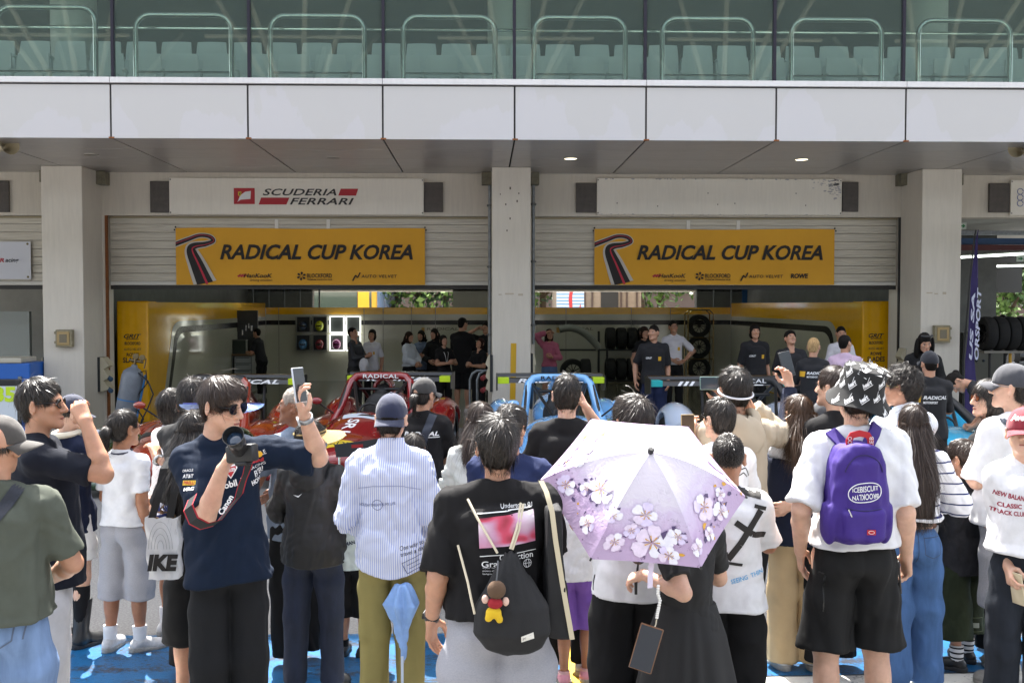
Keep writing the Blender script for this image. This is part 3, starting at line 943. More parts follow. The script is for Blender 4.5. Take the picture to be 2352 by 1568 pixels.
  q = [(j * (n + 1) + i, j * (n + 1) + i + 1, (j + 1) * (n + 1) + i + 1, (j + 1) * (n + 1) + i) for j in range(m) for i in range(n)]
  nn = len(g)
  rim = [j * (n + 1) for j in range(m + 1)][::-1] + list(range(n + 1))[0:0]
  border = list(range(0, n + 1)) + [j * (n + 1) + n for j in range(1, m + 1)] + [m * (n + 1) + i for i in range(n - 1, -1, -1)] + [j * (n + 1) for j in range(m - 1, 0, -1)]
  fc = [f[::-1] for f in q] + [tuple(a + nn for a in f) for f in q] + [(border[a], border[(a + 1) % len(border)], border[(a + 1) % len(border)] + nn, border[a] + nn) for a in range(len(border))]
  mm = (rz @ rt.T if False else rz @ rt)
  V = (np.array(g + top) * hs) @ (rz @ rt).T
  bo = link_mesh("brim", xf(V, s.Thead), [tuple(f) for f in fc], M('cap_' + (brimcol or col), brimcol or col, rough=.85, bump=.25, bscale=500, var=.12, vscale=30), o, True)
  mb = MB(); mb.lathe([(.0, .006), (.006, .004), (.008, 0)], (0, -.004 * hs, .1415 * hs), 10)
  b = mb.build("button", M('cap_' + (brimcol or col), col), o, True)
  for v in b.data.vertices: v.co = s.Thead @ v.co
  s.cap_o = o
  return o
 def glasses(s, col='#0b0b0c', lens='#05060a', name='sunglasses', r=.023, dz=.0, dy=0.0, gold=False, clear=False):
  hs = s.hs; fm = M('frame_' + col, col, rough=.25, metal=1.0 if gold else 0)
  lm = M('lens_' + lens, lens, rough=.05, spec=.8, coat=.5) if not clear else None
  mb = MB(); mb.mat(0)
  for sx in (-1, 1):
   ring = [(sx * .032 + r * 1.12 * math.cos(a), .098 - .006 * abs(math.cos(a)) + dy, .0 + dz + r * .95 * math.sin(a)) for a in [2 * math.pi * i / 16 for i in range(16)]]
   mb.tube(ring, .0022, 6, closed=True)
   mb.tube([(sx * .057, .093 + dy, .008 + dz), (sx * .076, .075 + dy, .009 + dz), (sx * .083, .0 + dy * .3, .006 + dz), (sx * .08, -.02, -.004)], .0021, 6)
   if lm:
    mb.mat(1); mb.poly([(x, y - .001, z) for x, y, z in ring]); mb.mat(0)
  mb.tube([(-.009, .097 + dy, .004 + dz), (0, .1 + dy, .006 + dz), (.009, .097 + dy, .004 + dz)], .002, 6)
  mb.V = [tuple(c * hs for c in v) for v in mb.V]
  return s.headchild(mb, name, [fm, lm] if lm else [fm])
 def watch(s, side, col='#111214', band='#17181a', name='watch'):
  a = s.arm[side]; f = A(-1, 1, 1) if side == 'L' else A(1, 1, 1)
  c = a['W'] - a['d'] * .012
  dr = nrm(a['W'] - a['E'])
  u = nrm(np.cross(dr, a['n'])); v = np.cross(dr, u)
  mb = MB()
  for off in (-.009, 0, .009):
   pass
  V = []
  n = 18
  for (o_, rr) in ((-.011, .0305), (-.011, .033), (.011, .0325), (.011, .030)):
   for k in range(n):
    an = 2 * math.pi * k / n
    V.append(c + dr * o_ + (u * math.cos(an) + v * math.sin(an)) * rr)
  Fc = [(i * n + k, i * n + (k + 1) % n, ((i + 1) % 4) * n + (k + 1) % n, ((i + 1) % 4) * n + k) for i in range(4) for k in range(n)]
  V = s.up(np.array(V) * f)
  o = link_mesh(name, V, [tuple(q) for q in Fc], M('band_' + band, band, rough=.4, metal=.8 if band.startswith('#9') else 0), s.root, True)
  nn = -a['n']; c2 = c + nn * .034
  mb = MB(); mx = Matrix(np.column_stack([dr, np.cross(nn, dr), nn]).tolist()).to_4x4()
  mb.box(-.018, .018, -.016, .016, -.004, .006, .004, Mx=mx)
  V = s.up((np.array(mb.V) + c2) * f)
  link_mesh("watch_case", V, mb.F, M('case_' + col, col, rough=.2), o, False)
  return o
# ================================================================== materials of the place
def cracked(name, col, rough, amt=.5, vs=1.6):
 return M(name, col, rough=rough, var=.16, vscale=vs, bump=.25, bscale=60)
asphalt = M('asphalt', '#6f6e6c', rough=.92, var=.42, vscale=70, bump=.8, bscale=90)
epoxy = M('epoxy_floor', '#6a6658', rough=.16, var=.12, vscale=2.5, coat=.3)
def paint_mat(name, col, wear, rough=.33):
 m = M(name, col, rough=rough, spec=.5)
 N, L, p = nodes(m)
 tc = N.new("ShaderNodeTexCoord")
 mp = N.new("ShaderNodeMapping"); mp.inputs["Scale"].default_value = (1.0, 2.6, 1); L.new(tc.outputs["Object"], mp.inputs[0])
 n1 = N.new("ShaderNodeTexNoise"); n1.inputs["Scale"].default_value = 3.2; n1.inputs["Detail"].default_value = 3; L.new(mp.outputs[0], n1.inputs[0])
 n2 = N.new("ShaderNodeTexNoise"); n2.inputs["Scale"].default_value = 34; n2.inputs["Detail"].default_value = 8; n2.inputs["Roughness"].default_value = .75; L.new(mp.outputs[0], n2.inputs[0])
 a = N.new("ShaderNodeMath"); a.operation = 'MULTIPLY_ADD'; a.inputs[1].default_value = .55; L.new(n1.outputs[0], a.inputs[0]); L.new(n2.outputs[0], a.inputs[2])
 r = N.new("ShaderNodeValToRGB"); r.color_ramp.elements[0].position, r.color_ramp.elements[1].position = wear, wear + .035
 L.new(a.outputs[0], r.inputs[0])
 mx = N.new("ShaderNodeMix"); mx.data_type = 'RGBA'; L.new(r.outputs[0], mx.inputs[0])
 mx.inputs[6].default_value = lin(col); mx.inputs[7].default_value = lin('#2e3038')
 n3 = N.new("ShaderNodeTexNoise"); n3.inputs["Scale"].default_value = 1.4; n3.inputs["Detail"].default_value = 5; L.new(tc.outputs["Object"], n3.inputs[0])
 hs = N.new("ShaderNodeHueSaturation"); L.new(mx.outputs[2], hs.inputs["Color"])
 mr = N.new("ShaderNodeMapRange"); mr.inputs[1].default_value, mr.inputs[2].default_value, mr.inputs[3].default_value, mr.inputs[4].default_value = .3, .7, .75, 1.2
 L.new(n3.outputs[0], mr.inputs[0]); L.new(mr.outputs[0], hs.inputs["Value"])
 L.new(hs.outputs[0], p.inputs["Base Color"])
 b = N.new("ShaderNodeBump"); b.inputs["Strength"].default_value = .5; b.inputs["Distance"].default_value = .004
 L.new(n2.outputs[0], b.inputs["Height"]); L.new(b.outputs[0], p.inputs["Normal"])
 return m
blue_paint = paint_mat('blue_ground_paint', '#175c8c', .80)
white_paint = paint_mat('white_ground_paint', '#c9c7c0', .90, .5)
yellow_paint = paint_mat('yellow_ground_paint', '#c9a21c', .90, .45)
def wall_mat(name, col, dirt=.5, rough=.75):
 """painted concrete with stains running down"""
 m = M(name, col, rough=rough)
 N, L, p = nodes(m)
 tc = N.new("ShaderNodeTexCoord")
 def noise(scale, st, det=5):
  mp = N.new("ShaderNodeMapping"); mp.inputs["Scale"].default_value = st; L.new(tc.outputs["Object"], mp.inputs[0])
  n = N.new("ShaderNodeTexNoise"); n.inputs["Scale"].default_value = scale; n.inputs["Detail"].default_value = det; n.inputs["Roughness"].default_value = .65; L.new(mp.outputs[0], n.inputs[0]); return n
 n1 = noise(1.2, (1, 1, .35)); n2 = noise(9, (3, 3, .25)); n3 = noise(16, (1, 1, 1), 8)
 c = lin(col); d = tuple(v * (1 - .35 * dirt) for v in c[:3]) + (1,)
 mx = N.new("ShaderNodeMix"); mx.data_type = 'RGBA'; mx.inputs[6].default_value = c; mx.inputs[7].default_value = d
 ad = N.new("ShaderNodeMath"); ad.operation = 'MULTIPLY'; L.new(n1.outputs[0], ad.inputs[0]); L.new(n2.outputs[0], ad.inputs[1])
 mr = N.new("ShaderNodeMapRange"); mr.inputs[1].default_value, mr.inputs[2].default_value = .18, .38; L.new(ad.outputs[0], mr.inputs[0]); L.new(mr.outputs[0], mx.inputs[0])
 r = N.new("ShaderNodeValToRGB"); r.color_ramp.elements[0].position, r.color_ramp.elements[1].position = .70, .74
 L.new(n3.outputs[0], r.inputs[0])
 m2 = N.new("ShaderNodeMix"); m2.data_type = 'RGBA'; m2.inputs[7].default_value = lin('#8d8170'); L.new(mx.outputs[2], m2.inputs[6])
 sc = N.new("ShaderNodeMath"); sc.operation = 'MULTIPLY'; sc.inputs[1].default_value = .5 * dirt; L.new(r.outputs[0], sc.inputs[0]); L.new(sc.outputs[0], m2.inputs[0])
 L.new(m2.outputs[2], p.inputs["Base Color"])
 b = N.new("ShaderNodeBump"); b.inputs["Strength"].default_value = .12; b.inputs["Distance"].default_value = .01; L.new(n3.outputs[0], b.inputs["Height"]); L.new(b.outputs[0], p.inputs["Normal"])
 return m
conc = wall_mat('painted_concrete', '#cfc8bb', .26)
lintel_m = wall_mat('lintel_paint', '#c8c0b2', .32)
sign_white = wall_mat('sign_white', '#ded8cb', .22, .55)
def fascia_mat():
 m = M('fascia_panel', '#bab7b2', rough=.38, spec=.4)
 N, L, p = nodes(m)
 tc = N.new("ShaderNodeTexCoord")
 sp = N.new("ShaderNodeSeparateXYZ"); L.new(tc.outputs["Object"], sp.inputs[0])
 mp = N.new("ShaderNodeMapping"); mp.inputs["Scale"].default_value = (1.3, 1, .5); L.new(tc.outputs["Object"], mp.inputs[0])
 n = N.new("ShaderNodeTexNoise"); n.inputs["Scale"].default_value = 1.0; n.inputs["Detail"].default_value = 6; n.inputs["Roughness"].default_value = .5; L.new(mp.outputs[0], n.inputs[0])
 a = N.new("ShaderNodeMath"); a.operation = 'MULTIPLY_ADD'; a.inputs[1].default_value = -.32; L.new(sp.outputs[2], a.inputs[0]); L.new(n.outputs[0], a.inputs[2])
 r = N.new("ShaderNodeValToRGB"); r.color_ramp.elements[0].position, r.color_ramp.elements[1].position = -.0, .012
 r.color_ramp.elements[0].position = .0
 s2 = N.new("ShaderNodeMath"); s2.operation = 'ADD'; s2.inputs[1].default_value = .90; L.new(a.outputs[0], s2.inputs[0])
 L.new(s2.outputs[0], r.inputs[0])
 mx = N.new("ShaderNodeMix"); mx.data_type = 'RGBA'; L.new(r.outputs[0], mx.inputs[0]); mx.inputs[6].default_value = lin('#bab7b4'); mx.inputs[7].default_value = lin('#bdbaba')
 L.new(mx.outputs[2], p.inputs["Base Color"])
 return m, s2
fascia_m, _fo = fascia_mat()
soffit_m = M('soffit_panel', '#b0aba6', rough=.34, metal=.25, var=.10, vscale=3, stretch=(1, 6, 1))
dark_gap = M('dark_joint', '#2a2826', rough=.9)
coping_m = wall_mat('coping_white', '#d3d0ce', .25, .5)
mullion_m = M('mullion', '#231f2b', rough=.4, metal=.4)
steel = M('steel_rail', '#c9cfc6', rough=.16, metal=1.0)
galv = M('galvanised', '#7b8083', rough=.5, metal=.6, var=.25, vscale=20)
black_m = M('black_paint', '#141415', rough=.5)
rubber = M('tyre_rubber', '#121212', rough=.85, bump=.2, bscale=80)
def glass_mat(name, tint, refl=1.0, rough=.0, haze=0):
 m = bpy.data.materials.new(name); m.use_nodes = True; N = m.node_tree.nodes; L = m.node_tree.links
 N.remove(N["Principled BSDF"]); out = N["Material Output"]
 t = N.new("ShaderNodeBsdfTransparent"); t.inputs[0].default_value = tint
 g = N.new("ShaderNodeBsdfGlossy"); g.inputs["Roughness"].default_value = rough
 f = N.new("ShaderNodeFresnel"); f.inputs[0].default_value = 1.5
 mu = N.new("ShaderNodeMath"); mu.operation = 'MULTIPLY'; mu.inputs[1].default_value = refl; mu.use_clamp = True
 L.new(f.outputs[0], mu.inputs[0])
 x = N.new("ShaderNodeMixShader"); L.new(mu.outputs[0], x.inputs[0]); L.new(t.outputs[0], x.inputs[1]); L.new(g.outputs[0], x.inputs[2])
 if haze:
  d = N.new("ShaderNodeBsdfDiffuse"); d.inputs[0].default_value = (.48, .62, .57, 1); y = N.new("ShaderNodeMixShader"); y.inputs[0].default_value = haze  # pale diffuse mix painted in as a veil of reflected light
  L.new(x.outputs[0], y.inputs[1]); L.new(d.outputs[0], y.inputs[2]); x = y
 L.new(x.outputs[0], out.inputs[0]); MATS[name] = m; return m
glass_green = glass_mat('balcony_glass', (.86, .935, .91, 1), 2.1, haze=.07)
glass_dark = glass_mat('window_glass', (.25, .32, .34, 1), 2.0)
glass_clear = glass_mat('clear_glass', (.9, .95, .95, 1), 1.6)

# ================================================================== ground
def sheet(name, x0, x1, y0, y1, z, m, label=None, kind='structure'):
 o = MB().quad((x0, y0, z), (x1, y0, z), (x1, y1, z), (x0, y1, z)).build(name, m)
 return tag(o, label, None, None, kind)
sheet('ground', -160, 160, -120, 260, 0, asphalt)
sheet('garage_floor', -16, 16, 17.2, 29.5, .004, epoxy)
YB0, YB1 = W(1176, 1556, 5.67).y - .02, 6.42
blue = MB().quad((-14, 5.25, .004), (14, 5.9, .004), (14, 6.33, .004), (-14, 6.47, .004)).build('blue_lane_paint', blue_paint)
tag(blue, None, None, None, 'structure')
wl = MB().quad((-14, 4.6, .004), (14, 5.25, .004), (14, 5.88, .004), (-14, 5.23, .004)).build('white_lane_line', white_paint)
tag(wl, None, None, None, 'structure')
xl = WX(1335, 5.8)
yl = MB().quad((xl - .06, 5.2, .008), (xl + .09, 5.2, .008), (xl + .03, 6.2, .008), (xl - .09, 6.2, .008)).build('yellow_lane_line', yellow_paint)
tag(yl, None, None, None, 'structure')

# ================================================================== pit building
YF, YC, YS = 17.5, 16.65, 13.9           # door wall, column fronts, fascia
ZS = 4.21                                # soffit
pit = empty('pit_building', (0, 18, 0), "long pit building with white fascia, grey soffit and glass balcony over garages", "building")
def bp(mb, name, mats, smooth=False, parent=pit):
 o = mb.build(name, mats, None, smooth)
 o.parent = parent; o.matrix_parent_inverse = Matrix.Translation(-Vector(parent.location))
 return o
jx = [WX(x, YS) for x in (-360, -50, 260, 573, 881, 1182, 1482, 1779, 2075, 2370, 2680)]
XL, XR = jx[0] - 6, jx[-1] + 6
ZT = 5.0
# fascia panels, coping, joints
mb = MB().box(XL, XR, YS + .012, YS + .25, ZS + .012, ZT - .08); bp(mb, 'fascia_backing', dark_gap)
edges = [XL] + jx + [XR]
for a, b in zip(edges[:-1], edges[1:]):
 o = bp(MB().box(a + .012, b - .012, YS, YS + .05, ZS, ZT - .095, .004), 'fascia_panel', fascia_m)
for a, b in zip(jx[:-1:2], jx[2::2]):
 bp(MB().box(a + .003, b - .003, YS - .03, YS + .35, ZT - .075, ZT, .006), 'coping', coping_m)
rust = M('rust', '#7a4a26', rough=.9, var=.4, vscale=60)
mb = MB()
for x in jx: mb.box(x - .03, x + .045, YS - .004, YS + .02, ZS - .004, ZS + .018, .003)
bp(mb, 'rust_bracket', rust)
# soffit in strips with joints
mb = MB().box(XL, XR, YS + .05, YF, ZS + .03, ZS + .25); bp(mb, 'soffit_backing', dark_gap)
ys = [YS + .05, 14.85, 15.75, 16.6, YF - .02]
mb = MB()
for a, b in zip(ys[:-1], ys[1:]):
 for c, d in zip(edges[:-1], edges[1:]):
  mb.box(c + .012, d - .012, a + .006, b - .006, ZS + .002, ZS + .03)
bp(mb, 'soffit', soffit_m)
# columns
COLX = [(WX(98, YC), WX(188, YC)), (WX(1130, YC), WX(1219, YC)), (WX(2117, YC), WX(2206, YC))]
colw = .66
COLX = [(a, a + .64) for a, b in COLX]
COLX[1] = (WX(1130, YC), WX(1219, YC)); COLX[0] = (WX(98, YC), WX(192, YC)); COLX[2] = (WX(2115, YC), WX(2206, YC))
for a, b in COLX:
 bp(MB().box(a, b, YC, YF + .5, 0, ZS, .012), 'column', conc)
d_ = COLX[1][0] - COLX[0][0]
for a in (COLX[0][0] - d_, COLX[2][0] + d_): bp(MB().box(a, a + .65, YC, YF + .5, 0, ZS, .012), 'column', conc)
# lintel wall over the doors + returns beside the columns
DZ = WZ(497, YF)                          # door head
DO = [(WX(246, YF), WX(1121, YF)), (WX(1228, YF), WX(2066, YF))]   # door openings
bp(MB().box(XL, XR, YF, YF + .3, DZ, ZS + .02), 'lintel_wall', lintel_m)
for a, b in ((COLX[0][1], DO[0][0]), (DO[0][1], COLX[1][0]), (COLX[1][1], DO[1][0]), (DO[1][1], COLX[2][0])):
 if b > a: bp(MB().box(a, b, YF + .003, YF + .3, 0, DZ), 'jamb_wall', conc)
bp(MB().box(DO[0][0] - .02, DO[0][0] + .02, YF - .01, YF + .05, 0, DZ, .003), 'rusty_jamb', rust)
bp(MB().box(DO[1][1] - .02, DO[1][1] + .015, YF - .006, YF + .05, 0, DZ, .003), 'door_jamb', black_m)
# upper structure: balcony floor, back wall, ceiling, upper storey and roof
bp(MB().box(XL, XR, YS + .25, 20.5, ZT - .35, ZT - .1), 'balcony_floor', M('balcony_concrete', '#77776f', rough=.9, var=.2))
dk = M('balcony_back', '#454a44', rough=.6, var=.3, vscale=.8)
bp(MB().box(XL, XR, 19.6, 19.9, ZT - .1, 8.2), 'balcony_back_wall', dk)
bp(MB().box(XL, XR, YS + .4, 19.6, 7.9, 8.2), 'balcony_ceiling', M('balcony_ceiling', '#6f7468', rough=.55))
bp(MB().box(XL, XR, YS + .3, 24, 8.2, 12.9), 'upper_wall', wall_mat('upper_wall', '#b4b2ae', .4))
bp(MB().box(XL - 1, XR + 1, YS - .25, 24, 12.9, 13.2), 'roof', M('roof_edge', '#8d8f92', rough=.5))
bp(MB().box(XL, XR, 29.5, 31, 2.42, 8.2), 'rear_upper_wall', conc)
bp(MB().box(XL, XR, YF + .3, 30.2, ZS - .55, ZS - .4), 'garage_ceiling', M('garage_ceiling', '#a9a9a3', rough=.8))
bp(MB().box(XL, XR, 20, 30.8, 8.2, 8.5), 'rear_roof', conc)
for x in [WX(q, 17.2) for q in (157, 1171, 2139)]:
 bp(MB().lathe([(.36, ZT - .1), (.36, 7.9)], (x, 17.6, 0), 32), 'round_column', M('round_column', '#c9d0c4', rough=.5), 40)
# balcony glazing
for a, b in zip(edges[:-1], edges[1:]):
 bp(MB().box(a + .02, b - .02, YS + .12, YS + .135, ZT, 7.9), 'glass_pane', glass_green)
for x in jx: bp(MB().box(x - .02, x + .02, YS + .08, YS + .16, ZT, 7.9, .004), 'mullion', mullion_m)
# hoops of the balcony railing
hoopx = [(-2, 232), (315, 541), (622, 844), (924, 1141), (1222, 1438), (1514, 1729), (1808, 2021), (2097, 2314)]
YH = 14.35
for a, b in hoopx:
 x0, x1 = WX(a + 4, YH), WX(b - 4, YH)
 c = (x0 + x1) / 2
 zt = WZ(40 if a > 0 else 25, YH) - .0; r = .2
 h = empty('guard_rail', (c, YH, ZT - .1), "rounded steel guard rail hoop standing behind the balcony glass", "railing", "steel hoops along the balcony")
 hw = (x1 - x0) / 2; H = zt - ZT + .1
 pts = [(-hw, 0, 0)] + [(-hw + r - r * math.cos(t), 0, H - r + r * math.sin(t)) for t in [math.pi / 2 * i / 6 for i in range(7)]] + \
   [(hw - r + r * math.sin(t), 0, H - r + r * math.cos(t)) for t in [math.pi / 2 * i / 6 for i in range(7)]] + [(hw, 0, 0)]
 MB().tube(pts, .036, 12).build('hoop', steel, h, True)
 MB().tube([(-hw, 0, .27), (hw, 0, .27)], .013, 8).build('cross_rail', steel, h, True)
YR = 14.75
o = MB().tube([(XL, 0, 0), (XR, 0, 0)], .022, 8).build('balcony_handrail', steel, None, True)
o.location = (0, YR, WZ(70, YR)); tag(o, "long straight steel handrail running behind the guard rail hoops", "railing")
# folding seats
seat_m = M('seat_plastic', '#d0d8d2', rough=.45); seat_d = M('seat_hinge', '#5f6a66', rough=.5)
def make_seat():
 t = empty('folding_seat', (0, 0, 0), None, "seat")
 mb = MB()     # backrest: curved shell
 n = 6
 for y0, dz in ((0, 0),):
  V = []
  for j in range(5):
   for i in range(n + 1):
    u = -1 + 2 * i / n; z = .36 + .44 * j / 4
    w = .235 - .02 * (j / 4) ** 3
    V.append((u * w, .05 * (1 - u * u) + .05 * (j / 4), z - .02 * u * u * (j == 4)))
  g = [(j * 7 + i, j * 7 + i + 1, (j + 1) * 7 + i + 1, (j + 1) * 7 + i) for j in range(4) for i in range(n)]
  b = [(x, y + .03, z) for x, y, z in V]
  bd = list(range(0, 7)) + [13, 20, 27, 34] + [33, 32, 31, 30, 29, 28] + [21, 14, 7]
  mb._add(V + b, g + [tuple(a + 35 for a in f[::-1]) for f in g] + [(bd[k], bd[k] + 35, bd[(k + 1) % len(bd)] + 35, bd[(k + 1) % len(bd)]) for k in range(len(bd))])
 mb.build('backrest', seat_m, t, 50)
 mb = MB(); mb.box(-.21, .21, -.13, -.08, .08, .46, .03)
 mb.build('seat', seat_m, t, 40)
 mb = MB(); mb.tube([(.17 * math.cos(a), -.132, .13 + .10 * math.sin(a)) for a in [math.pi * i / 10 for i in range(11)]], .006, 5)
 mb.build('seat_rib', seat_d, t, True)
 for sx in (-1,):
  mb = MB(); mb.box(-.275, -.245, -.10, .1, .02, .52, .008).box(-.33, -.19, -.15, -.135, .12, .30, .01).box(-.285, -.235, -.14, .0, .50, .54, .01)
  mb.build('armrest', seat_m, t, 40)
 return t
def dup(root):
 r = root.copy(); COL.objects.link(r)
 for ch in root.children:
  c = ch.copy(); COL.objects.link(c); c.parent = r
 return r
s0 = None
for (Ys, ybot, off, lab, n) in ((15.35, ZT - .12, 0, "pale grey folding seat in the front row behind the balcony glass", 0),
       (16.25, ZT + .27, .1, "pale grey folding seat in the second row behind the balcony glass", 1)):
 pitch = .535
 x = WX(-90, Ys) + off
 while x < WX(2440, Ys):
  t = s0 = make_seat() if s0 is None else dup(s0)
  t.location = (x, Ys, ybot); t['label'] = lab; t['group'] = ("front row of balcony seats", "second row of balcony seats")[n]
  x += pitch
bp(MB().box(XL, XR, 15.85, 17.0, ZT - .1, ZT + .26), 'seat_step', M('balcony_concrete', '#77776f'))
# soffit lamps
for (x, y, on) in ((215, 361, 0), (768, 366, 0), (1310, 366, 1), (1838, 366, 1)):
 Yl = (ZS - CAM_Z) * F_PX / (700 - y)
 xl_ = WX(x, Yl)
 t = empty('ceiling_lamp', (xl_, Yl, ZS), f"round {'lit' if on else 'unlit'} recessed lamp in the grey soffit, " + {215: "above the left column", 768: "left of the middle column", 1310: "right of the middle column", 1838: "above the blank white signboard"}[x], "lamp", "recessed soffit lamps")
 MB().lathe([(.09, .004), (.105, -.006), (.105, .004)], n=24, caps=False).build('rim', M('lamp_rim', '#b9b6ae', rough=.3, metal=.6), t, True)
 MB().lathe([(.0, -.0015), (.09, -.0015)], n=24, caps=False).build('diffuser', M('lamp_on', '#fff3d0', emit=1.0) if on else M('lamp_off', '#6b655b', rough=.3), t)
# loudspeakers under the soffit at both edges
for x, y, lab, sx in ((8, 338, "beige horn loudspeaker under the soffit at the left edge", 1), (2350, 345, "beige horn loudspeaker under the soffit at the right edge", -1)):
 t = empty('loudspeaker', W(x, y, 14.4), lab, "loudspeaker")
 hm = M('horn_beige', '#a99d80', rough=.45)
 MB().lathe([(.04, -.12), (.05, -.02), (.075, .08), (.13, .17), (.135, .17), (.08, .08)], n=20, Mx=cyl_mx((0, 0, 0), (.75 * sx, -.6, .1)), caps=False).build('horn', hm, t, True)
 MB().tube([(0, 0, 0), (0, .05, ZS - t.location.z)], .012, 6).build('bracket', hm, t)

# ================================================================== doors, signs and banners
def shutter_mat():
 m = M('shutter_metal', '#aaa69c', rough=.45, metal=.25)
 N, L, p = nodes(m)
 tc = N.new("ShaderNodeTexCoord"); sp = N.new("ShaderNodeSeparateXYZ"); L.new(tc.outputs["Object"], sp.inputs[0])
 mp = N.new("ShaderNodeMapping"); mp.inputs["Scale"].default_value = (.8, 1, 14); L.new(tc.outputs["Object"], mp.inputs[0])
 n = N.new("ShaderNodeTexNoise"); n.inputs["Scale"].default_value = 2.5; n.inputs["Detail"].default_value = 8; L.new(mp.outputs[0], n.inputs[0])
 r = N.new("ShaderNodeValToRGB"); r.color_ramp.elements[0].position, r.color_ramp.elements[1].position = .3, .7
 r.color_ramp.elements[0].color = lin('#a39c8f'); r.color_ramp.elements[1].color = lin('#bdb6a6'); L.new(n.outputs[0], r.inputs[0]); L.new(r.outputs[0], p.inputs["Base Color"])
 w = N.new("ShaderNodeMath"); w.operation = 'MULTIPLY'; w.inputs[1].default_value = 34 * 2 * math.pi; L.new(sp.outputs[2], w.inputs[0])
 sn = N.new("ShaderNodeMath"); sn.operation = 'SINE'; L.new(w.outputs[0], sn.inputs[0])
 b = N.new("ShaderNodeBump"); b.inputs["Strength"].default_value = .25; b.inputs["Distance"].default_value = .004; L.new(sn.outputs[0], b.inputs["Height"]); L.new(b.outputs[0], p.inputs["Normal"])
 return m
shutter_m = shutter_mat()
ZD = WZ(655, YF + .1)
brass = M('brass_strip', '#8b8064', rough=.5, metal=.4)
def shutter(x0, x1, label, x_wicket=None):
 t = empty('rolling_shutter', ((x0 + x1) / 2, YF + .12, ZD), label, "shutter", "raised garage shutters")
 cx = (x0 + x1) / 2; H = DZ - ZD
 mb = MB(); n = 8; hh = (H - .06) / n
 for i in range(n): mb.box(x0 - cx, x1 - cx, 0, .05, .06 + i * hh + .004, .06 + (i + 1) * hh - .001, .003)
 mb.build('slats', shutter_m, t)
 MB().box(x0 - cx, x1 - cx, .055, .065, .0, H).build('backing', M('seal', '#26231f'), t)  # added sheet stopping lamp light from showing through the slat gaps
 MB().box(x0 - cx, x1 - cx, -.012, .06, 0, .06, .006).build('bottom_bar', M('shutter_bar', '#c0bdb4', rough=.5), t)
 MB().box(x0 - cx, x1 - cx, .01, .06, -.07, -.004).build('rubber_seal', M('seal', '#26231f', rough=.8), t)
 MB().box(x0 - cx, x1 - cx, -.03, 0, H - .035, H - .012).build('head_strip', brass, t)
 if x_wicket:
  for a in x_wicket: MB().box(a - cx - .03, a - cx + .03, -.016, 0, .02, H - .05, .003).build('guide_strip', M('white_strip', '#cfcbc2', rough=.5), t)
 return t
shutter(DO[0][0] + .02, DO[0][1], "ribbed grey shutter rolled halfway, behind the left yellow banner", [WX(634, YF), WX(753, YF)])
shutter(DO[1][0], DO[1][1] - .015, "ribbed grey shutter rolled halfway, behind the right yellow banner", [WX(1583, YF), WX(1698, YF)])
shutter(WX(-800, YF), COLX[0][0] + .1, "ribbed grey shutter with a white racing banner at the left edge")

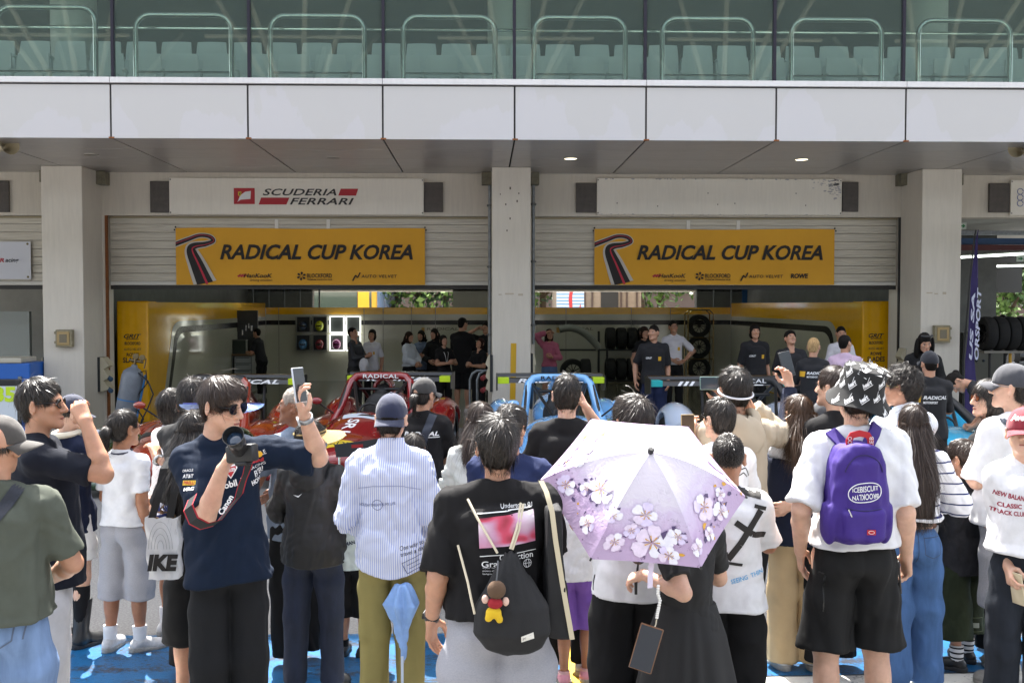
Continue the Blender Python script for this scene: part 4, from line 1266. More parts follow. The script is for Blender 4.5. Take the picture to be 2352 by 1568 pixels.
ink = M('print_black', '#1a1614', rough=.7); inkw = M('print_white', '#d9d9d9', rough=.7); inkr = M('print_red', '#a8222c', rough=.6)
inkg = M('print_grey', '#a39d92', rough=.7)
banner_y = M('banner_yellow', '#cf960e', rough=.62, var=.05, vscale=1.5)
def banner(x0, y0, x1, y1, label, sponsors):
 Yb = YF + .06
 a, b = W(x0, y1, Yb), W(x1, y0, Yb)
 w, h = b.x - a.x, b.z - a.z
 t = empty('banner', (a.x, Yb, a.z), label, "banner", "yellow racing banners")
 mb = MB(); nx, nz = 60, 16
 V = [(i / nx * w, .007 * math.sin(i * .42 + x0 + j * .12) * math.sin(j * .2) - .006 * math.sin(i * .13 + j * .1), j / nz * h + .008 * math.sin(i / nx * 9) * (j / nz) ** 2) for j in range(nz + 1) for i in range(nx + 1)]
 g = [(j * (nx + 1) + i, j * (nx + 1) + i + 1, (j + 1) * (nx + 1) + i + 1, (j + 1) * (nx + 1) + i) for j in range(nz) for i in range(nx)]
 mb._add(V, g); mb.build('cloth', banner_y, t, True)
 u = lambda p, q: (p * w, -.0155, q * h)
 # winding track: an S of three bands
 cl = [(-.01, .70), (.05, .80), (.095, .868), (.135, .85), (.15, .775), (.12, .72), (.075, .685), (.062, .60), (.085, .35), (.118, .0)]
 def spline(c, n=10):
  o = []
  for i in range(len(c) - 1):
   p0, p1, p2, p3 = c[max(i - 1, 0)], c[i], c[i + 1], c[min(i + 2, len(c) - 1)]
   for k in range(n):
    s = k / n
    o.append(tuple(.5 * (2 * p1[d] + (p2[d] - p0[d]) * s + (2 * p0[d] - 5 * p1[d] + 4 * p2[d] - p3[d]) * s * s + (3 * p1[d] - p0[d] - 3 * p2[d] + p3[d]) * s ** 3) for d in (0, 1)))
  return o + [c[-1]]
 sp = [(p[0] * w, p[1] * h) for p in spline(cl)]
 wd = np.interp(np.linspace(0, 1, len(sp)), [0, .25, .5, .62, .75, 1], [.055, .045, .052, .07, .11, .215]) * h * 1.35
 def band(off0, off1, y):
  V, Fc = [], []
  for i, (x, z) in enumerate(sp):
   p, q = sp[max(i - 1, 0)], sp[min(i + 1, len(sp) - 1)]
   d = Vector((q[0] - p[0], q[1] - p[1])).normalized(); nx_, nz_ = -d.y, d.x
   for o in (off0, off1):
    X, Z = x + nx_ * wd[i] * o, z + nz_ * wd[i] * o
    V.append((max(X, .0), y, min(max(Z, 0.0), h)))
  Fc = [(2 * i, 2 * i + 1, 2 * i + 3, 2 * i + 2) for i in range(len(sp) - 1)]
  return V, Fc
 for nm, o0, o1, y, m in (('track_edge', -.72, .72, -.0145, M('track_edge', '#b7b2aa', rough=.7)), ('track', -.5, .5, -.016, ink), ('track_stripe', .05, .19, -.0175, M('stripe_red', '#b0243a', rough=.7))):
  mb = MB(); mb._add(*band(o0, o1, y)); mb.build(nm, m, t)
 mb = MB(); letter(mb, "RADICAL CUP KOREA", u(.176, .445), (w * .775, 0, 0), (0, 0, h * .27), .03, .28, 1.0); mb.build('title_lettering', ink, t)
 for (kind, p, q, ww) in sponsors:
  mb = MB(); mb.mat(0)
  if kind == 'hankook':
   letter(mb, "HanKooK", u(p + .03, q), (ww - .03) and (w * (ww - .03), 0, 0), (0, 0, h * .075), .015, .25)
   letter(mb, "driving emotion", u(p + .055, q - .075), (w * (ww - .055), 0, 0), (0, 0, h * .055), .0, .15)
   mb.mat(1)
   for k in range(3): mb.poly([u(p + .004 + k * .011, q + .03), u(p + .012 + k * .011, q + .005), u(p + .022 + k * .011, q + .07), u(p + .014 + k * .011, q + .06)])
   mb.mat(0)
  elif kind == 'blockford':
   letter(mb, "BLOCKFORD", u(p + .04, q), (w * (ww - .04), 0, 0), (0, 0, h * .075), .02, 0)
   letter(mb, "PREMIUM WINDOW FILM", u(p + .04, q - .045), (w * (ww - .04), 0, 0), (0, 0, h * .026), .02, 0)
   for k in range(6):
    an = k * 1.05 + .4; c = (p + .017, q + .03)
    f = lambda r, t: u(c[0] + r * math.cos(t) * .3, c[1] + r * math.sin(t) * 1.25)
    mb.poly([f(.012, an), f(.05, an - .35), f(.066, an), f(.05, an + .35)])
  elif kind == 'velvet':
   letter(mb, "AUTO VELVET", u(p + .038, q), (w * (ww - .038), 0, 0), (0, 0, h * .055), .02, .1, 1.2)
   mb.poly([u(p, q - .05), u(p + .012, q + .05), u(p + .018, q + .05), u(p + .006, q - .06)]); mb.poly([u(p + .012, q + .05), u(p + .018, q + .05), u(p + .024, q), u(p + .02, q)])
   mb.poly([u(p + .02, q), u(p + .025, q), u(p + .036, q + .09), u(p + .031, q + .1)])
  else: letter(mb, kind, u(p, q), (w * ww, 0, 0), (0, 0, h * .085), .05, .12)
  mb.build('sponsor_lettering', [ink, inkr], t)
 mb = MB()
 for px in (0, 1):
  s = 1 if px else -1
  mb.box(px * w - .012 + s * .018, px * w + .012 + s * .018, -.014, -.002, h - .04, h - .015).box(px * w - .012, px * w + .012, -.014, -.002, h + .002, h + .03)
 mb.build('tape', ink, t)
 return t
banner(405, 525, 976, 654, "yellow banner with winding track and three sponsor logos, left garage", [('hankook', .24, .125, .145), ('blockford', .485, .125, .14), ('velvet', .705, .125, .182)])
banner(1365, 527, 1917, 654, "yellow banner with winding track and four sponsor logos, right garage", [('hankook', .235, .125, .145), ('blockford', .42, .125, .145), ('velvet', .605, .125, .18), ('ROWE', .817, .118, .073)])
# sign boards over the doors
def board(x0, y0, x1, y1, Yb, label, deco=None, cat="sign"):
 a, b = W(x0, y1, Yb), W(x1, y0, Yb)
 t = empty('sign_board', (a.x, Yb, a.z), label, cat, "boards over the garage doors")
 w, h = b.x - a.x, b.z - a.z
 MB().box(0, w, 0, .06, 0, h, .006).build('panel', sign_white, t)
 mb = MB()
 for p in ((.02, .03), (w - .02, .03), (.02, h - .03), (w - .02, h - .03)): mb.lathe([(.012, 0), (0, .004)], n=8, Mx=cyl_mx((p[0], 0, p[1]), (0, -1, 0)))
 mb.build('screw', M('screw_dark', '#3b3733', rough=.6), t)
 if deco: deco(t, w, h)
 return t
def ferrari(t, w, h):
 u = lambda p, q, y=-.004: (p * w, y, q * h)
 mb = MB(); mb.mat(0)
 mb.poly([u(.253, .28), u(.335, .28), u(.335, .72), u(.253, .72)])
 mb.poly([u(.663, .52), u(.733, .52), u(.742, .71), u(.673, .71)])
 mb.poly([u(.35, .27), u(.459, .27), u(.471, .46), u(.36, .46)])
 mb.mat(1)
 sh = [(.267, .36), (.271, .62), (.32, .62), (.315, .40)]
 mb.poly([u(a, b, -.006) for a, b in [(.267, .34), (.28, .40), (.318, .42), (.32, .64), (.298, .62), (.278, .52), (.270, .38)]])
 mb.mat(2); mb.poly([u(a, b, -.008) for a, b in [(.270, .52), (.276, .49), (.282, .52), (.283, .62), (.270, .62)]])
 mb.mat(3); mb.poly([u(a, b, -.010) for a, b in [(.274, .52), (.279, .54), (.280, .60), (.275, .58)]])
 letter(mb, "SCUDERIA", u(.366, .52, -.005), (w * .29, 0, 0), (0, 0, h * .185), .02, .30, 1.05)
 letter(mb, "FERRARI", u(.472, .27, -.005), (w * .253, 0, 0), (0, 0, h * .185), .02, .30, 1.05)
 mb.build('team_lettering', [inkr, inkw, M('shield_yellow', '#c8ab34'), M('sign_ink', '#33302f', rough=.6)], t)
board(389, 410, 973, 492, YF - .07, "white board with red emblem and two lines of dark team lettering", ferrari)
def peeled(t, w, h):
 g = random.Random(4); mb = MB()
 for k in range(170):
  x = w * (1 - abs(g.gauss(0, .045))) - .005 if k < 110 else g.uniform(.01, .98) * w; z = h * (1 - abs(g.gauss(0, .22))) if k < 110 else (h * g.choice((.985, .012)) - .004)
  if not (0 < z < h - .012 and x < w - .02): continue
  r = g.uniform(.004, .02); mb.poly([(x + r * g.uniform(.7, 2.2) * math.cos(q), -.0015, min(max(z + r * g.uniform(.4, 1) * math.sin(q), .004), h - .004)) for q in [i * 1.05 for i in range(6)]])
 mb.build('peeled_patch', M('peel_grey', '#a7a5a6', rough=.7), t)
 mb = MB()
 for x, z in ((.08, .3), (.245, .22), (.45, .58), (.49, .27), (.56, .3), (.81, .58), (.85, .25)):
  mb.box(x * w, x * w + .015, -.003, 0, z * h, z * h + .02)
 mb.build('chipped_spot', M('chip_dark', '#554c40'), t)
board(1371, 411, 1934, 493, YF - .07, "blank white board with peeling paint at its upper right corner", peeled)
def scribble(t, w, h):
 mb = MB(); mb.mat(0)
 for k in range(3): mb.tube([(.16 + .05 * math.cos(a), -.004, .5 * h + (k - 1) * .1 + .05 * math.sin(a)) for a in [i * .6 for i in range(11)]], .006, 5)
 mb.build('blue_mark', M('mark_blue', '#5b6ba0'), t)
board(2321, 414, 2600, 494, YF - .07, "white board with blue scribbles at the right edge", scribble)
plate_m = M('dark_plate', '#4c4641', rough=.6, var=.25, vscale=12)
for i, (x0, x1, y0, y1, lb) in enumerate(((-40, 20, 415, 487, "over the left-edge shutter"), (345, 389, 416, 488, "left of the emblem board"), (974, 1018, 419, 487, "right of the emblem board"),
        (1323, 1371, 420, 488, "rusty, left of the blank board"), (1935, 1973, 418, 486, "right of the blank board"), (2272, 2321, 421, 488, "left of the scribbled board"))):
 a, b = W(x0, y1, YF - .05), W(x1, y0, YF - .05)
 o = MB().box(0, b.x - a.x - .004, 0, .045, 0, b.z - a.z, .006).build('wall_plate', plate_m); o.location = a
 tag(o, "dark square metal plate " + lb, "plate", "dark plates beside the boards")
# white racing banner on the left shutter
a, b = W(-130, 641, YF + .06), W(70, 555, YF + .06)
t = empty('banner', a, "white banner with racing lettering on the shutter at the left edge", "banner")
w, h = b.x - a.x, b.z - a.z
MB().box(0, w, 0, .008, 0, h, .003).build('cloth', M('banner_white', '#c4c5cb', rough=.6), t)
mb = MB(); letter(mb, "acing", (w * .71, -.004, h * .42), (w * .155, 0, 0), (0, 0, h * .14), .02, .2); mb.mat(1); letter(mb, "R", (w * .645, -.004, h * .45), (w * .055, 0, 0), (0, 0, h * .11), .03, .2)
mb.build('lettering', [ink, inkr], t)
mb = MB()
for q in (.06, .94): mb.lathe([(.02, 0), (.012, .004)], n=10, Mx=cyl_mx((w - .05, 0, q * h), (0, -1, 0)))
mb.build('eyelet', M('eyelet', '#6b5f3c', metal=.7, rough=.4), t)

# ================================================================== conduits and boxes on the columns
def conduit(x, y0, y1, label, Yp=YF - .09):
 a, b = W(x, y1, Yp), W(x, y0, Yp)
 t = empty('conduit_pipe', (b.x, Yp, a.z), label, "pipe", "conduit pipes beside the columns")
 H = b.z - a.z
 MB().tube([(0, 0, 0), (0, 0, H)], .028, 10).build('pipe', galv, t, True)
 for q in (.12, .52, .88):
  mb = MB(); mb.box(-.05, .05, -.025, .085, q * H - .012, q * H + .012, .003).tube([(0, 0, q * H - .02), (0, 0, q * H + .02)], .036, 10)
  mb.build('clamp', M('clamp_grey', '#5b5d5e', rough=.6), t)
 return t
conduit(219, 425, 815, "grey conduit pipe on the right side of the left column")
conduit(1125, 425, 815, "grey conduit pipe on the left side of the middle column")
conduit(1225, 425, 790, "grey conduit pipe on the right side of the middle column")
conduit(2090, 425, 800, "grey conduit pipe on the left side of the right column")
box_m = M('junction_box', '#6f6a58', rough=.7, var=.3, vscale=15)
for x0, x1, y0, y1, lb in ((90, 99, 391, 418, "left of the left column"), (209, 240, 393, 423, "right of the left column"), (1106, 1129, 395, 423, "left of the middle column"), (1219, 1239, 395, 423, "right of the middle column"),
      (2069, 2095, 397, 425, "left of the right column"), (2206, 2214, 395, 425, "right of the right column")):
 Yj = YF - .25
 a, b = W(x0, y1, Yj), W(x1, y0, Yj)
 o = MB().box(0, b.x - a.x, 0, .24, 0, b.z - a.z, .008).build('junction_box', box_m); o.location = a
 tag(o, "olive metal junction box under the soffit, " + lb, "box", "junction boxes under the soffit")
for x0, x1, y0, y1, lb in ((127, 164, 757, 797, "left"), (2148, 2184, 747, 787, "right")):
 a, b = W(x0, y1, YC - .12), W(x1, y0, YC - .12)
 t = empty('meter_box', a, f"beige meter box with a cloudy window on the {lb} column", "box")
 w, h = b.x - a.x, b.z - a.z
 MB().box(0, w, 0, .12, 0, h, .012).build('case', M('meter_case', '#8f866c', rough=.6, var=.2), t)
 MB().box(.03, w - .03, -.015, .0, .03, h - .03, .01).build('cover', M('meter_cover', '#a58c5c', rough=.4), t)
 MB().box(.07, w - .07, -.02, -.012, .07, h - .07).build('window', M('meter_window', '#6e6550', rough=.25), t)
 mb = MB()
 for q in (.2, .75): mb.box(-.012, .01, -.01, .05, q * h, q * h + .04).box(w - .01, w + .012, -.01, .05, q * h, q * h + .04)
 mb.build('latch', M('meter_case', '#8f866c'), t)
for x0, x1, y0, y1, Yq, lb, sx in ((216, 250, 820, 900, YF - .3, "right side of the left column", 1), (1115, 1132, 815, 900, YC - .02, "left side of the middle column", -1), (1219, 1232, 812, 900, YC + .05, "right side of the middle column", 1), (92, 102, 820, 900, YC + .1, "left side of the left column", -1), (2068, 2090, 800, 880, YF - .3, "left side of the right column", -1)):
 a, b = W(x0, y1, Yq), W(x1, y0, Yq)
 t = empty('socket_panel', a, f"beige power socket panel with angled flaps on the {lb}", "socket panel", "power socket panels on the columns")
 w, h = b.x - a.x, b.z - a.z
 f = .4
 xs0, xs1 = (0, w * f) if sx > 0 else (w * (1 - f), w)
 MB().box(xs0, xs1, 0, .25, 0, h, .006).build('backplate', M('socket_back', '#232527', rough=.5), t)
 n = 3; mb = MB()
 e0 = xs1 if sx > 0 else xs0; e1 = w if sx > 0 else 0
 pts = [(e0, 0)]
 for i in range(n): pts += [(e1, (i + .25) / n * h), (e0 + (e1 - e0) * .35, (i + .95) / n * h)]
 pts += [(e0, h)]
 mb.prism(pts if sx > 0 else pts[::-1], .01, .24); mb.build('flap_housing', M('socket_cream', '#b7ae96', rough=.55), t)
 mb = MB()
 for i in range(2):
  mb.lathe([(.035, 0), (.04, .09), (.02, .1)], n=10, Mx=cyl_mx((e1 * .9, .06, (i + .5) / n * h - .05), (sx * .6, -.7, -.3)))
 mb.build('plug', [M('plug_blue', '#35506b', rough=.5)] if sx > 0 else M('plug_red', '#7c2a2c', rough=.5), t, True)
mb = MB(); a = W(1171, 917, YC - .004); b = W(1188, 788, YC - .004)
x0 = a.x
o = MB().quad((0, 0, 0), (.09, 0, 0), (.105, 0, b.z - a.z), (.018, 0, b.z - a.z)).build('tape_strip', M('tape_yellow', '#c89c10', rough=.5)); o.location = a
tag(o, "yellow tape strip stuck vertically on the middle column", "tape")
# torn paper marks on columns
g = random.Random(2)
mb = MB()
for (x, y) in ((1172, 432), (1150, 447), (1188, 462), (1162, 470), (1172, 502), (1192, 445), (1165, 530)):
 p = W(x, y, YC - .003); mb.box(p.x - .012, p.x + .012 * g.random(), p.y, p.y + .002, p.z - .02 * g.random() - .004, p.z + .018)
mb2 = bp(mb, 'chipped_paint', M('chip_dark', '#554c40'))
mb = MB()
for (x, y, w_, h_) in ((1145, 1010 / 1.49, .05, .02), (1160, 1008 / 1.49, .14, .025), (1190, 1012 / 1.49, .08, .035), (2128, 674, .1, .02), (2146, 676, .06, .02), (2165, 676, .06, .04)):
 p = W(x, y, YC - .003); mb.box(p.x, p.x + w_, p.y, p.y + .002, p.z, p.z + h_)
bp(mb, 'torn_tape', M('torn_tape', '#b4a894', rough=.8))
# grandstand opposite, behind the camera: seen mirrored in the balcony glass
gs = empty('grandstand', (0, -38, 0), "large grandstand with white tree-like steel trusses and blue seats opposite", "grandstand")
mb = MB(); mb.box(-70, 70, -64, -30, 21.5, 22.2); bp(mb, 'roof', M('stand_roof', '#4a4a38', rough=.8), parent=gs)
mb = MB(); mb.box(-70, 70, -66, -62, 0, 13)
for i in range(10): mb.box(-70, 70, -60 + i * 1.4 - 1.4, -60 + i * 1.4, 0, 12.5 - i * .75)
bp(mb, 'terrace', M('stand_concrete', '#8c8a83', rough=.9), parent=gs)
mb = MB()
for i in range(9):
 for k in range(-12, 13):
  if (k + i) % 5: mb.box(k * 5 - 2.2, k * 5 + 2.0, -60 + i * 1.4 - .3, -60 + i * 1.4, 12.55 - i * .75, 13.15 - i * .75)
bp(mb, 'seat_block', M('stand_seat', '#3f7fc0', rough=.5), parent=gs)
mb = MB()
for k in range(-4, 5):
 x = k * 14.0 + 2
 mb.tube([(x, -42, 3), (x, -42, 13)], .45, 10)
 for dx, dy in ((-4.5, -6), (4.5, -6), (-4.5, 7), (4.5, 7), (-2, 10), (2, 10), (0, -10)):
  mb.tube([(x, -42, 12.8), (x + dx, -42 + dy, 21.4)], .16, 8)
 mb.tube([(x - 4.75, -36, 18.2), (x + 4.75, -36, 18.2)], .12, 6).tube([(x - 4.75, -48, 18), (x + 4.75, -48, 18)], .12, 6)
 for q in range(5): mb.tube([(x - 4.75 + q * 1.9, -33, 20.2), (x - 3.8 + q * 1.9, -33, 21.5), (x - 2.85 + q * 1.9, -33, 20.2)], .07, 6)
mb.tube([(-60, -33, 20.2), (60, -33, 20.2)], .12, 6)
bp(mb, 'truss', M('truss_white', '#a8a48e', rough=.5), True, parent=gs)
# ================================================================== garage interior
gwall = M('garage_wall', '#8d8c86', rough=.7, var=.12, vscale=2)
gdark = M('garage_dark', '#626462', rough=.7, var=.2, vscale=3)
XA, XB = COLX[0][1] - .3, COLX[2][0] + .3
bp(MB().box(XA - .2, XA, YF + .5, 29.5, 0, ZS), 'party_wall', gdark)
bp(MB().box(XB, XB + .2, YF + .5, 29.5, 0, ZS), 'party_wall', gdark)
YR_ = 29.5
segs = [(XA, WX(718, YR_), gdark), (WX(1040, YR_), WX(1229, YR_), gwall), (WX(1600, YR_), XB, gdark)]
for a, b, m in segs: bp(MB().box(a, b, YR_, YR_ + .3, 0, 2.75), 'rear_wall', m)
bp(MB().box(XA, XB, YR_ + .02, YR_ + .25, WZ(668, YR_), 2.75), 'rear_shutter', M('rear_shutter', '#33302c', rough=.6))
mesh_m = M('wire_mesh', '#6d7072', rough=.5, metal=.5)
mb = MB()
for x in (300, 345, 390, 430, 470, 520, 560, 600, 640, 690):
 X = WX(x, 26); mb.tube([(X, 29, 1.9), (X, 29, 3.4)], .025, 6)
for x in (1640, 1680, 1720, 1770, 1850, 1920, 1980):
 X = WX(x, 29); mb.tube([(X, 29, 1.9), (X, 29, 3.4)], .03, 6)
bp(mb, 'rear_post', mesh_m, True)
mb = MB()
for x0, x1 in ((1705, 1775), (1860, 2060)):
 mb.box(WX(x0, 28.9), WX(x1, 28.9), 28.9, 28.95, 1.9, 2.7)
bp(mb, 'blue_mesh_panel', M('blue_mesh', '#1d4f80', rough=.5, var=.3, vscale=40))
for i, (x, y) in enumerate([(X, y) for X in (-4.2, -1.6, 2.0, 4.6) for y in (20.5, 25.0)]):  # added tube lamps, out of view, brightening the two garage interiors
 t = empty('tube_light', (x, y, 3.35), ("added unseen fill tube light under the ceiling of the " + ("left" if x < 0 else "right") + " painted garage"), "lamp", "added garage fill tubes")
 MB().tube([(0, -.9, 0), (0, .9, 0)], .03, 8).build('tube', M('tube_on', '#f4fff4', emit=3.6), t); MB().box(-.05, .05, -.95, .95, .04, .1).build('housing', M('tube_housing', '#8c8d88', rough=.5), t)
# yellow and white partition booth
YP0, YP1 = 18.2, 28.0
booth = empty('partition_booth', (0, YP1, 0), "glossy yellow and white partition walls around the two garages, with end pylons", "partition")
py = M('partition_yellow', '#e0a60a', rough=.12, coat=.5, var=.05); pw = M('partition_white', '#b0ad9c', rough=.09, coat=.6, var=.05, vscale=1); pk = M('partition_black', '#191919', rough=.2)
xl0, xl1 = WX(267, YP0), WX(340, YP0); xr0, xr1 = WX(1981, YP0), WX(2046, YP0)
zt = WZ(691, YP0)
bb = lambda mb, n, m: bp(mb, n, m, parent=booth)
for a, b, sx in ((xl0, xl1, 1), (xr0, xr1, -1)):
 bb(MB().box(a, b, YP0, YP0 + .5, 0, zt, .025), 'pylon', py)
 s = booth.children[-1]
 w = b - a; c = (a + b) / 2
 for txt, q, hh, ww, sh in (("GRIT", 771, .075, .55, .35), ("MOTORSPORT", 778, .025, .40, .2), ("BLOCKFORD", 787.5, .055, .50, 0), ("AUTO VELVET", 801, .04, .55, .1), ("ROWE", 813, .06, .40, .1), ("SLADES", 825.5, .09, .62, 0)):
  mb = MB(); letter(mb, txt, (c - w * ww / 2, YP0 - .003, WZ(q, YP0) - hh / 2), (w * ww, 0, 0), (0, 0, hh), .03 if txt != "AUTO VELVET" else .01, sh)
  bb(mb, 'sponsor_lettering', ink)
for X, sx in ((xl1, 1), (xr0, -1)):
 Xi = X - sx * .12
 x_, x2 = sorted((Xi, X - sx * .02))
 bb(MB().box(x_, x2, YP0 + .5, YP1, 0, zt - .02), 'side_wall', py)
 f = X - sx * .018
 def plate(pts, off, nm, m):
  p = [(f + sx * off, y, z) for y, z in pts]; q = [(f + sx * (off - .004), y, z) for y, z in pts]
  n = len(p); mb = MB(); mb._add(p + q, [tuple(range(n)), tuple(range(2 * n - 1, n - 1, -1))] + [(i, i + n, (i + 1) % n + n, (i + 1) % n) for i in range(n)]); bb(mb, nm, m)
 top = 1.72
 arc = [(19.9 - .12 + .5 * (1 - math.cos(t)) - .38 + .18, top - .3 + .3 * math.sin(t)) for t in [math.pi / 2 * i / 6 for i in range(7)]]
 plate([(18.95, .02)] + [(y, z) for y, z in arc] + [(YP1, top), (YP1, .02)], .004, 'white_panel', pw)
 plate([(19.15, .02)] + [(y + .16, z - .10) for y, z in arc] + [(YP1, top - .10), (YP1, top - .22)] + [(y + .3, z - .22) for y, z in arc[::-1]] + [(19.28, .02)], .009, 'black_line', pk)
bb(MB().box(xl1 - .1, xr0 + .1, YP1, YP1 + .12, 0, 1.96), 'back_wall', pw)
bb(MB().box(xl1 - .0, xr0 + .0, YP1 - .006, YP1, 1.78, 1.962), 'yellow_band', py)
bb(MB().box(xl1, xr0, YP1 - .006, YP1, 1.5, 1.62), 'black_band', pk)
mb = MB()
for x in (600, 640, 836, 880, 945, 1000, 1120, 1300, 1450, 1540): X = WX(x, YP1); mb.box(X - .008, X + .008, YP1 - .010, YP1 - .006, 0, 1.96)
bb(mb, 'panel_joint', M('panel_joint', '#77766f', rough=.5))
for x, ex in ((1010, 0), (1320, 0)):
 mb = MB(); letter(mb, "RADICAL", (WX(x - 30, YP1), YP1 - .012, WZ(758, YP1)), (.85, 0, 0), (0, 0, .07), .01, .1); bb(mb, 'wall_lettering', M('lettering_dim', '#5d5a50', rough=.4))
 mb = MB().box(WX(x - 42, YP1), WX(x - 35, YP1), YP1 - .012, YP1 - .007, WZ(764, YP1), WZ(752, YP1)); bb(mb, 'wall_emblem', M('emblem_gold', '#a9813a', rough=.4))
# helmet cubbies
led = M('led_frame', '#fdfff8', emit=.35); cub = M('cubby_dark', '#26282a', rough=.4)
hc = [('#20304a', 'dark blue'), ('#b8c020', 'yellow'), None, None, ('#4d7fb0', 'light blue'), ('#7a1c28', 'dark red'), ('#b04a90', 'pink'), None]
k = 0
for r_, y in enumerate((745, 787)):
 for c_, x in enumerate((696, 734, 773, 811)):
  Yc = YP1 - .14
  a = W(x - 15, y + 17, Yc); b = W(x + 15, y - 17, Yc); w, h = b.x - a.x, b.z - a.z
  lit = c_ >= 2
  row = "upper" if r_ == 0 else "lower"
  t = empty('helmet_cubby', a, f"{'lit white framed' if lit else 'dark'} square helmet cubby in the {row} row, " + ("first" if c_ == 0 else "second" if c_ == 1 else "third" if c_ == 2 else "last") + " from the left", "cubby", "helmet cubbies on the back wall")
  MB().box(0, w, .1, .13, 0, h).build('back', cub if not lit else M('cubby_grey', '#3f4442'), t)
  mb = MB(); e = .022
  mb.box(-e, w + e, 0, .13, -e, 0).box(-e, w + e, 0, .13, h, h + e).box(-e, 0, 0, .13, 0, h).box(w, w + e, 0, .13, 0, h)
  mb.build('frame', led if lit else M('cubby_frame', '#8f8f88', rough=.4), t)
  col = hc[k]; k += 1
  if col:
   hm = empty('helmet', (a.x + w / 2, Yc - .02, a.z + .02), f"{col[1]} racing helmet resting in a {row} row cubby", "helmet", "helmets in the cubbies")
   V, Q = mesh_sdf(lambda P: smax(smin(ell(P, (0, 0, .15), (.115, .13, .125)), ell(P, (0, -.03, .07), (.085, .1, .07)), .05), .005 - P[:, 2], .01), (-.14, -.16, 0), (.14, .15, .3), .016)
   link_mesh('shell', V, Q, M('helmet_' + col[0], col[0], rough=.2, coat=.6), hm, True)
   V, Q = uv_ell((0, -.045, .135), (.095, .1, .042)); link_mesh('visor', V, Q, M('visor', '#0a0a0c', rough=.05, coat=.5), hm, True)
# work bench and tool cabinets on the left
wb = empty('workbench', (WX(500, 24.5), 24.5, 0), "long workbench with grey drawers and tools along the left partition", "workbench")
x0, x1 = WX(452, 24.5) - wb.location.x, WX(585, 24.5) - wb.location.x
MB().box(x0, x1, -.3, .35, .86, .9, .006).build('worktop', M('worktop_wood', '#6b5236', rough=.6, var=.3, stretch=(1, 8, 8)), wb)
n = 3
for i in range(n):
 a = x0 + (x1 - x0) * i / n + .02; b = x0 + (x1 - x0) * (i + 1) / n - .02
 MB().box(a, b, -.27, .33, .03, .85, .01).build('cabinet', M('cabinet_grey', '#5d605e', rough=.35), wb)
 for j in range(5):
  d = MB().box(a + .02, b - .02, -.285, -.272, .08 + j * .155, .215 + j * .155, .004).build('drawer', M('drawer_grey', '#8b8e8a', rough=.35, metal=.3), wb)
  MB().box(a + .05, b - .05, -.30, -.286, .185 + j * .155, .2 + j * .155).build('handle', M('handle_dark', '#2a2b2b', rough=.4), d)
MB().box(x0, x1, .3, .36, .9, 1.9).build('tool_board', M('tool_board', '#2b2c2b', rough=.4), wb)
mb = MB(); g = random.Random(8)
for i in range(26):
 X = x0 + .1 + (x1 - x0 - .2) * g.random(); z = 1.1 + .65 * g.random(); L_ = .1 + .14 * g.random()
 mb.box(X, X + .02 + .03 * g.random(), .27, .30, z, z + L_, .004)
mb.build('hanging_tool', M('tool_chrome', '#aeb0ac', rough=.2, metal=1), wb)
for i, (px, hh, cl, lb) in enumerate(((.15, .26, '#3a2a1c', "brown"), (.5, .2, '#20262c', "black"), (1.02, .3, '#1d2a1c', "dark green"))):
 t = empty('storage_crate', (wb.location.x + x0 + px, 24.4, .902), f"{lb} crate standing on the long workbench", "crate")
 MB().box(-.15, .15, -.12, .12, 0, hh, .012).build('body', M('crate' + cl, cl, rough=.5), t); MB().box(-.155, .155, -.125, .125, hh, hh + .025, .006).build('lid', M('crate_lid', '#4a4a44', rough=.5), t)
# tyres
def tyre_parts(parent=None, r=.3, w=.25, rim='#2a2a2b', axis='x', label=None, loc=(0, 0, 0), group=None, tilt=0.0):
 t = empty('racing_slick', loc, label, "tyre", group)
 prof = [(r * .62, -w / 2 + .01), (r * .8, -w / 2), (r * .95, -w / 2 + .012), (r, -w / 2 + .05), (r, w / 2 - .05), (r * .95, w / 2 - .012), (r * .8, w / 2), (r * .62, w / 2 - .01)]
 MB().lathe(prof, n=32, caps=False).build('tread', rubber, t, 50)
 mb = MB(); mb.lathe([(0, -w * .18), (r * .14, -w * .2), (r * .15, -w * .12)], n=16)
 for k in range(10):
  an = 2 * math.pi * k / 10; mb.tube([(r * .12 * math.cos(an), r * .12 * math.sin(an), -w * .16), (r * .6 * math.cos(an + .12), r * .6 * math.sin(an + .12), -w * .3)], r * .035, 5)
 mb.lathe([(r * .63, -w * .44), (r * .58, -w * .38), (r * .6, w * .3), (r * .63, w * .44)], n=32, caps=False)
 mb.build('rim', M('rim' + rim, rim, rough=.3, metal=.8), t, 40)
 t.rotation_euler = {'x': (0, R(90), 0), 'y': (R(-90), 0, 0), 'z': (0, 0, 0)}[axis]
 return t
Yt = 27.3
rk = empty('tyre_trolley', (WX(1606, Yt), Yt, 0), "chrome tube trolley holding three upright racing tyres", "trolley")
chrome = M('chrome_tube', '#b39a6a', rough=.2, metal=1)
hw = .33; zt_ = WZ(712, Yt)
for y in (-.2, .25):
 pts = [(-hw, y, .08), (-hw, y, zt_ - .1), (-hw + .1, y, zt_), (hw - .1, y, zt_), (hw, y, zt_ - .1), (hw, y, .08)]
 MB().tube(pts, .017, 8).build('upright_frame', chrome, rk, True)
mb = MB()
for z in (.1, .62, 1.18):
 for x in (-hw, hw): mb.tube([(x, -.2, z), (x, .25, z)], .012, 6)
 mb.tube([(-hw, -.2, z), (hw, -.2, z)], .012, 6)
mb.build('cross_bar', chrome, rk, True)
